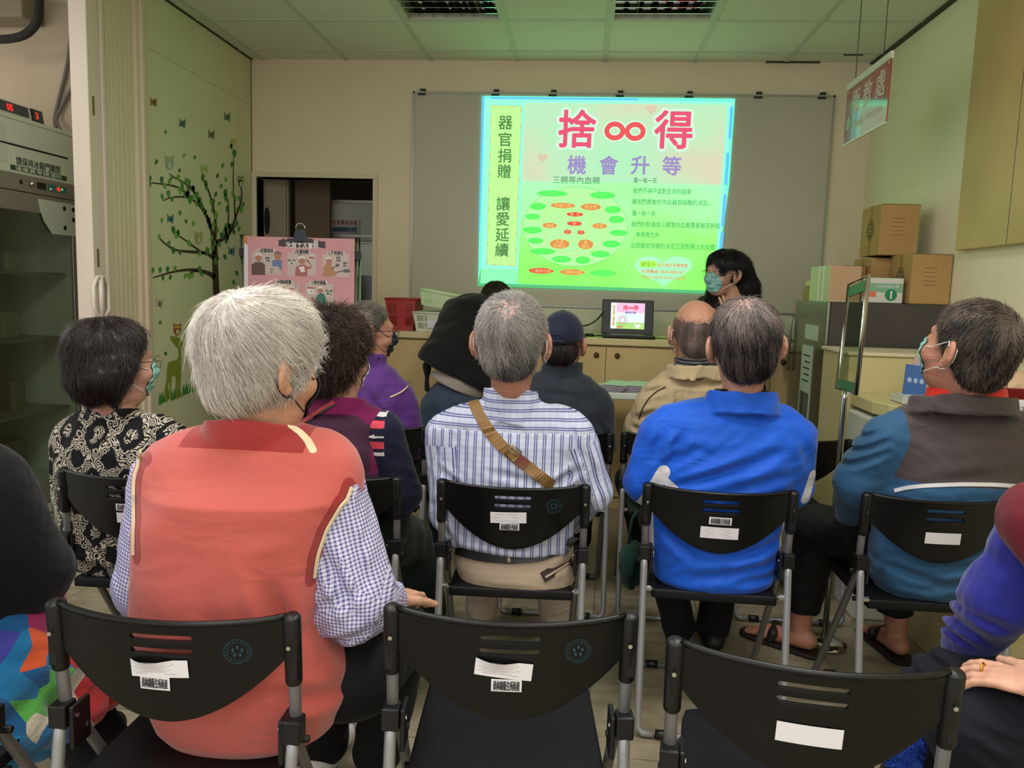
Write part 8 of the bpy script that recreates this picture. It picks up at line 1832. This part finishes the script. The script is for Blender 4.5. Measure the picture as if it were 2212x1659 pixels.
# ---- at the right edge: blue sleeves, maroon vest, hand on thigh
def p_right():
    P = person('person at the right edge in a blue sweater and maroon vest, ringed hand on thigh', (1.2, 1.5))
    cx, cy = 1.27, 1.62
    S = [(.50, cx, cy, .19, .15), (.60, cx, cy, .20, .15), (.75, cx-.01, cy+.02, .20, .15), (.92, cx-.02, cy+.05, .205, .15), (1.02, cx-.03, cy+.06, .17, .11), (1.08, cx-.03, cy+.06, .09, .075)]
    sL = at(2228, 1165, 1.79); eL = at(2160, 1290, 1.80); wL = at(2085, 1400, 1.92); sR = A3(1.44, 1.62, .98); eR = A3(1.30, 1.30, .66); wR = at(2262, 1486, 1.50)
    h = Head(A3(cx-.04, cy+.12, 1.24), 1.05, math.radians(30), 0, 0); neck = A3(cx-.03, cy+.06, 1.08)
    hip = A3(cx, cy, .56); kn = (at(2040, 1500, 1.86), at(2100, 1560, 1.60)); an = (A3(.86, 1.95, .09), A3(.98, 1.62, .09))
    tip = at(2150, 1458, 1.56); d = tip-wR; hR = hand(wR, d, (0.05, -.35, 1), -1, 1.0, .28, .16, .8); hL = hand(wL, (-.4, .5, -.8), (-.8, 0, .4), 1, .95, .4)
    body_mesh(P, h, neck, S, [[sL, eL, wL], [sR, eR, wR]], [hR, hL], (hip, kn, an), skin('hand', (206, 156, 130)), .0038, ar=(.045, .036, .026), lr=(.06, .045, .035))
    Mb_ = cloth('royal_blue_fleece', (34, 36, 130), .85, .08, .3, 250, .25)
    f = shirt_sdf(S, [[sL, eL, wL], [sR, eR, wR+A3(.05, -.02, .01)]], [(.075, .078, .055), (.07, .06, .045)], wr=.003, fr=6, seed=101, fold=[(at(2050, 1330, 1.8), at(2150, 1400, 1.8), .012, .007), (at(2060, 1380, 1.8), at(2120, 1410, 1.8), .008, .006), (at(2075, 1310, 1.8), at(2160, 1340, 1.8), .012, .005), (at(2110, 1180, 1.8), at(2200, 1250, 1.8), .016, .004)])
    sdf_obj('sweater', f, .006, Mb_, P)
    Mm = cloth('maroon_vest', (104, 28, 38), .8, .05)
    v = union(loft([(z, x, y, a+.014, b+.012) for z, x, y, a, b in S if z > .62], 2.4, 0, .02), (cap(at(2250, 1125, 1.68), sR, .075, .09), .04), (cap(at(2250, 1125, 1.68), at(2300, 1190, 1.66), .075, .08), .03), ('&', plane(at(2134, 1200, 1.72), (-.80, 0, -.45)), .008), ('~', wob(.003, 6, 3), 0)); sdf_obj('vest', v, .007, Mm, P)
    tr = legs_sdf(hip, kn, an, (.105, .092, .075), (.19, .15, .10), wr=.004, seed=10, sep=.08)
    fo = folds([(at(2010, 1470, 1.7), at(2200, 1580, 1.6), .010, .009), (at(2000, 1500, 1.7), at(2180, 1640, 1.6), .010, .008), (at(2000, 1540, 1.7), at(2120, 1659, 1.6), .010, .008), (at(2080, 1440, 1.7), at(2212, 1530, 1.6), .012, .006)])
    sdf_obj('trousers', union(tr, ('~', fo, 0)), .007, cloth('dark_navy_trousers', (17, 18, 30), .8, .06, .03), P)
    for a in an: sdf_obj('shoe', shoe(a, .5), .008, M_shoe, P)
    M = hair_mat('short_dark_hair2', (20, 16, 14), (70, 60, 52)); make_hair('hair', cap_hair(h, .014), .007, M, P, 2500, .03, whorl(h), lift=.1, jit=.15, r=.001, seed=18)
    # ring and bracelet
    s = -1; dn = d/np.linalg.norm(d); n = A3(.05, -.35, 1); n -= dn*(n@dn); n /= np.linalg.norm(n); sd = np.cross(n, dn)*s; fp = wR+dn*.112+sd*.010
    mb = MB(); mb.tube([fp+(sd*math.cos(a)+n*math.sin(a))*.0112 for a in np.linspace(0, 2*math.pi, 20, endpoint=False)], .0022, 8, closed=True); tag(mb.obj('ring', mat('gold', (230, 170, 60), .25, 1.0)), 'thin gold ring on the hand resting at the right edge', 'ring')
    bc = wR-dn*.012; t = thing('bracelet', 'dark beaded bracelet on the wrist at the right edge', 'bracelet', tuple(bc))
    for k_ in range(22):
        a = 2*math.pi*k_/22; c_ = bc+(sd*math.cos(a)*.033+n*math.sin(a)*.026); mb = MB(); mb.lathe(tuple(c_), [(.0005, -.0045), (.0035, -.003), (.0047, 0), (.0035, .003), (.0005, .0045)], 8); mb.obj('bead', M_black, t)
    # fuzzy blue scarf end
    o = union(chain([at(2010, 1520, 1.72), at(1972, 1560, 1.70), at(1955, 1610, 1.68), at(1950, 1680, 1.66)], (.02, .028, .03, .026), .02), ('~', wob(.004, 18, 6), 0)); fz = make_hair('scarf', o, .005, hair_mat('blue_fluff', (24, 52, 140), (60, 96, 190), .9, .2), None, 3000, .012, None, lift=.9, jit=.6, r=.0012, disp=(.004, 20), seed=19)
    tag(fz, 'fuzzy blue scarf end hanging below the thigh at the right edge', 'scarf')
p_right()

# ---- at the left edge: black jacket, colourful skirt
def p_left():
    P = person('person at the left edge in a black jacket and multicoloured skirt', (-1.35, 1.5))
    cx, cy = -1.42, 1.50
    S = [(.52, cx, cy, .19, .15), (.62, cx, cy, .20, .15), (.80, cx, cy, .20, .15), (.92, cx, cy+.01, .20, .14), (1.0, cx, cy+.02, .15, .10), (1.05, cx, cy+.02, .08, .07)]
    sR = A3(-1.26, 1.54, .93); eR = at(62, 1235, 1.62); wR = at(60, 1330, 1.86); sL = A3(-1.60, 1.54, .92); eL = A3(-1.66, 1.56, .68); wL = A3(-1.52, 1.84, .60)
    h = Head(A3(cx, cy+.05, 1.22), 1.02, math.radians(-15)); neck = A3(cx, cy+.02, 1.05)
    hip = A3(-1.36, 1.55, .55); kn = (A3(-1.50, 1.98, .52), at(100, 1440, 1.90)); an = (A3(-1.40, 2.02, .09), A3(-1.12, 1.80, .09))
    body_mesh(P, h, neck, S, [[sL, eL, wL], [sR, eR, wR]], [hand(wL, (.3, 1, -.1), (0, 0, 1), 1, .9, .4), hand(wR, (0, 1, -.2), (0, 0, 1), -1, .9, .4)], (hip, kn, an), skin('fair', (200, 150, 128)), .007)
    Mk = cloth('black_wool', (12, 12, 13), .95, .1, .1, 300, .2)
    f = shirt_sdf(S, [[sL, eL, wL], [sR, eR, wR]], [(.08, .07, .055), (.095, .088, .062)], wr=.004, fr=5, seed=111, extra=[(cap(sR+A3(.0, 0, -.04), eR+A3(-.06, .02, .04), .09, .09), .04)]); sdf_obj('jacket', f, .007, Mk, P)
    # skirt: bold felt patches
    cols = [(20, 110, 160), (16, 84, 136), (206, 84, 40), (86, 172, 70), (206, 196, 176), (150, 32, 84), (60, 60, 150), (176, 30, 30)]
    Ms = [cloth('skirt_patch_%d' % i, c, .95, .12, .3, 200, .3) for i, c in enumerate(cols)]
    A_ = [((x, y), i) for x, y, i in ((40, 1400, 0), (10, 1380, 6), (110, 1345, 5), (75, 1420, 2), (95, 1390, 2), (85, 1460, 1), (60, 1490, 0), (120, 1420, 0), (150, 1400, 7), (125, 1460, 3), (60, 1535, 3), (100, 1535, 3), (110, 1500, 3), (150, 1480, 4), (155, 1515, 4), (90, 1562, 4), (120, 1580, 0), (180, 1500, 7), (30, 1560, 1), (15, 1340, 1), (30, 1620, 0))]
    def lab(C):
        D_ = C-CAM; k_ = D_@_f; X_ = np.stack([1106+FPX*(D_@_r)/k_, 829.5-FPX*(D_@_u)/k_], 1)+wob(5, 3, 2)(C)[:, None]
        return np.stack([np.linalg.norm(X_-np.array(p), axis=1) for p, i in A_], 1)
    idx_ = np.array([i for p, i in A_])
    def pan(c): return lambda V_: (lambda Dm: Dm[:, idx_ != c].min(1)-Dm[:, idx_ == c].min(1))(lab(V_))
    g = union(ell(hip+A3(0, .02, 0), (.21, .17, .13)), (chain([hip+A3(.09, .05, 0), kn[1]], (.12, .098), .02), .05), (chain([hip+A3(-.09, .05, 0), kn[0]], (.125, .105), .02), .05), (chain([kn[1], A3(-1.20, 1.84, .36)], (.098, .09), .02), .04), (cap(A3(-1.30, 1.7, .45), at(70, 1560, 1.68), .11, .09), .05), (cap(A3(-1.22, 1.40, .50), A3(-1.18, 1.70, .49), .085, .09), .05), (cap(A3(-1.13, 1.42, .42), A3(-1.12, 1.66, .38), .045, .05), .04), ('~', wob(.006, 6, 4), 0)); sdf_obj('skirt', g, .006, panelled('patchwork_felt', Ms[0], [('patch_%d' % i, cols[i]) for i in range(1, 8)]), P, attrs={'patch_%d' % i: pan(i) for i in range(1, 8)})
    sdf_obj('trousers', legs_sdf(hip, kn, an, (.09, .082, .075), (.16, .13, .09), seed=3), .009, M_trk, P)
    for a in an: sdf_obj('shoe', shoe(a, -.3), .008, M_shoe, P)
    M = hair_mat('short_dark_hair3', (20, 16, 14), (70, 60, 52)); make_hair('hair', cap_hair(h, .014), .007, M, P, 2500, .03, whorl(h), lift=.1, jit=.15, r=.001, seed=20)
p_left()
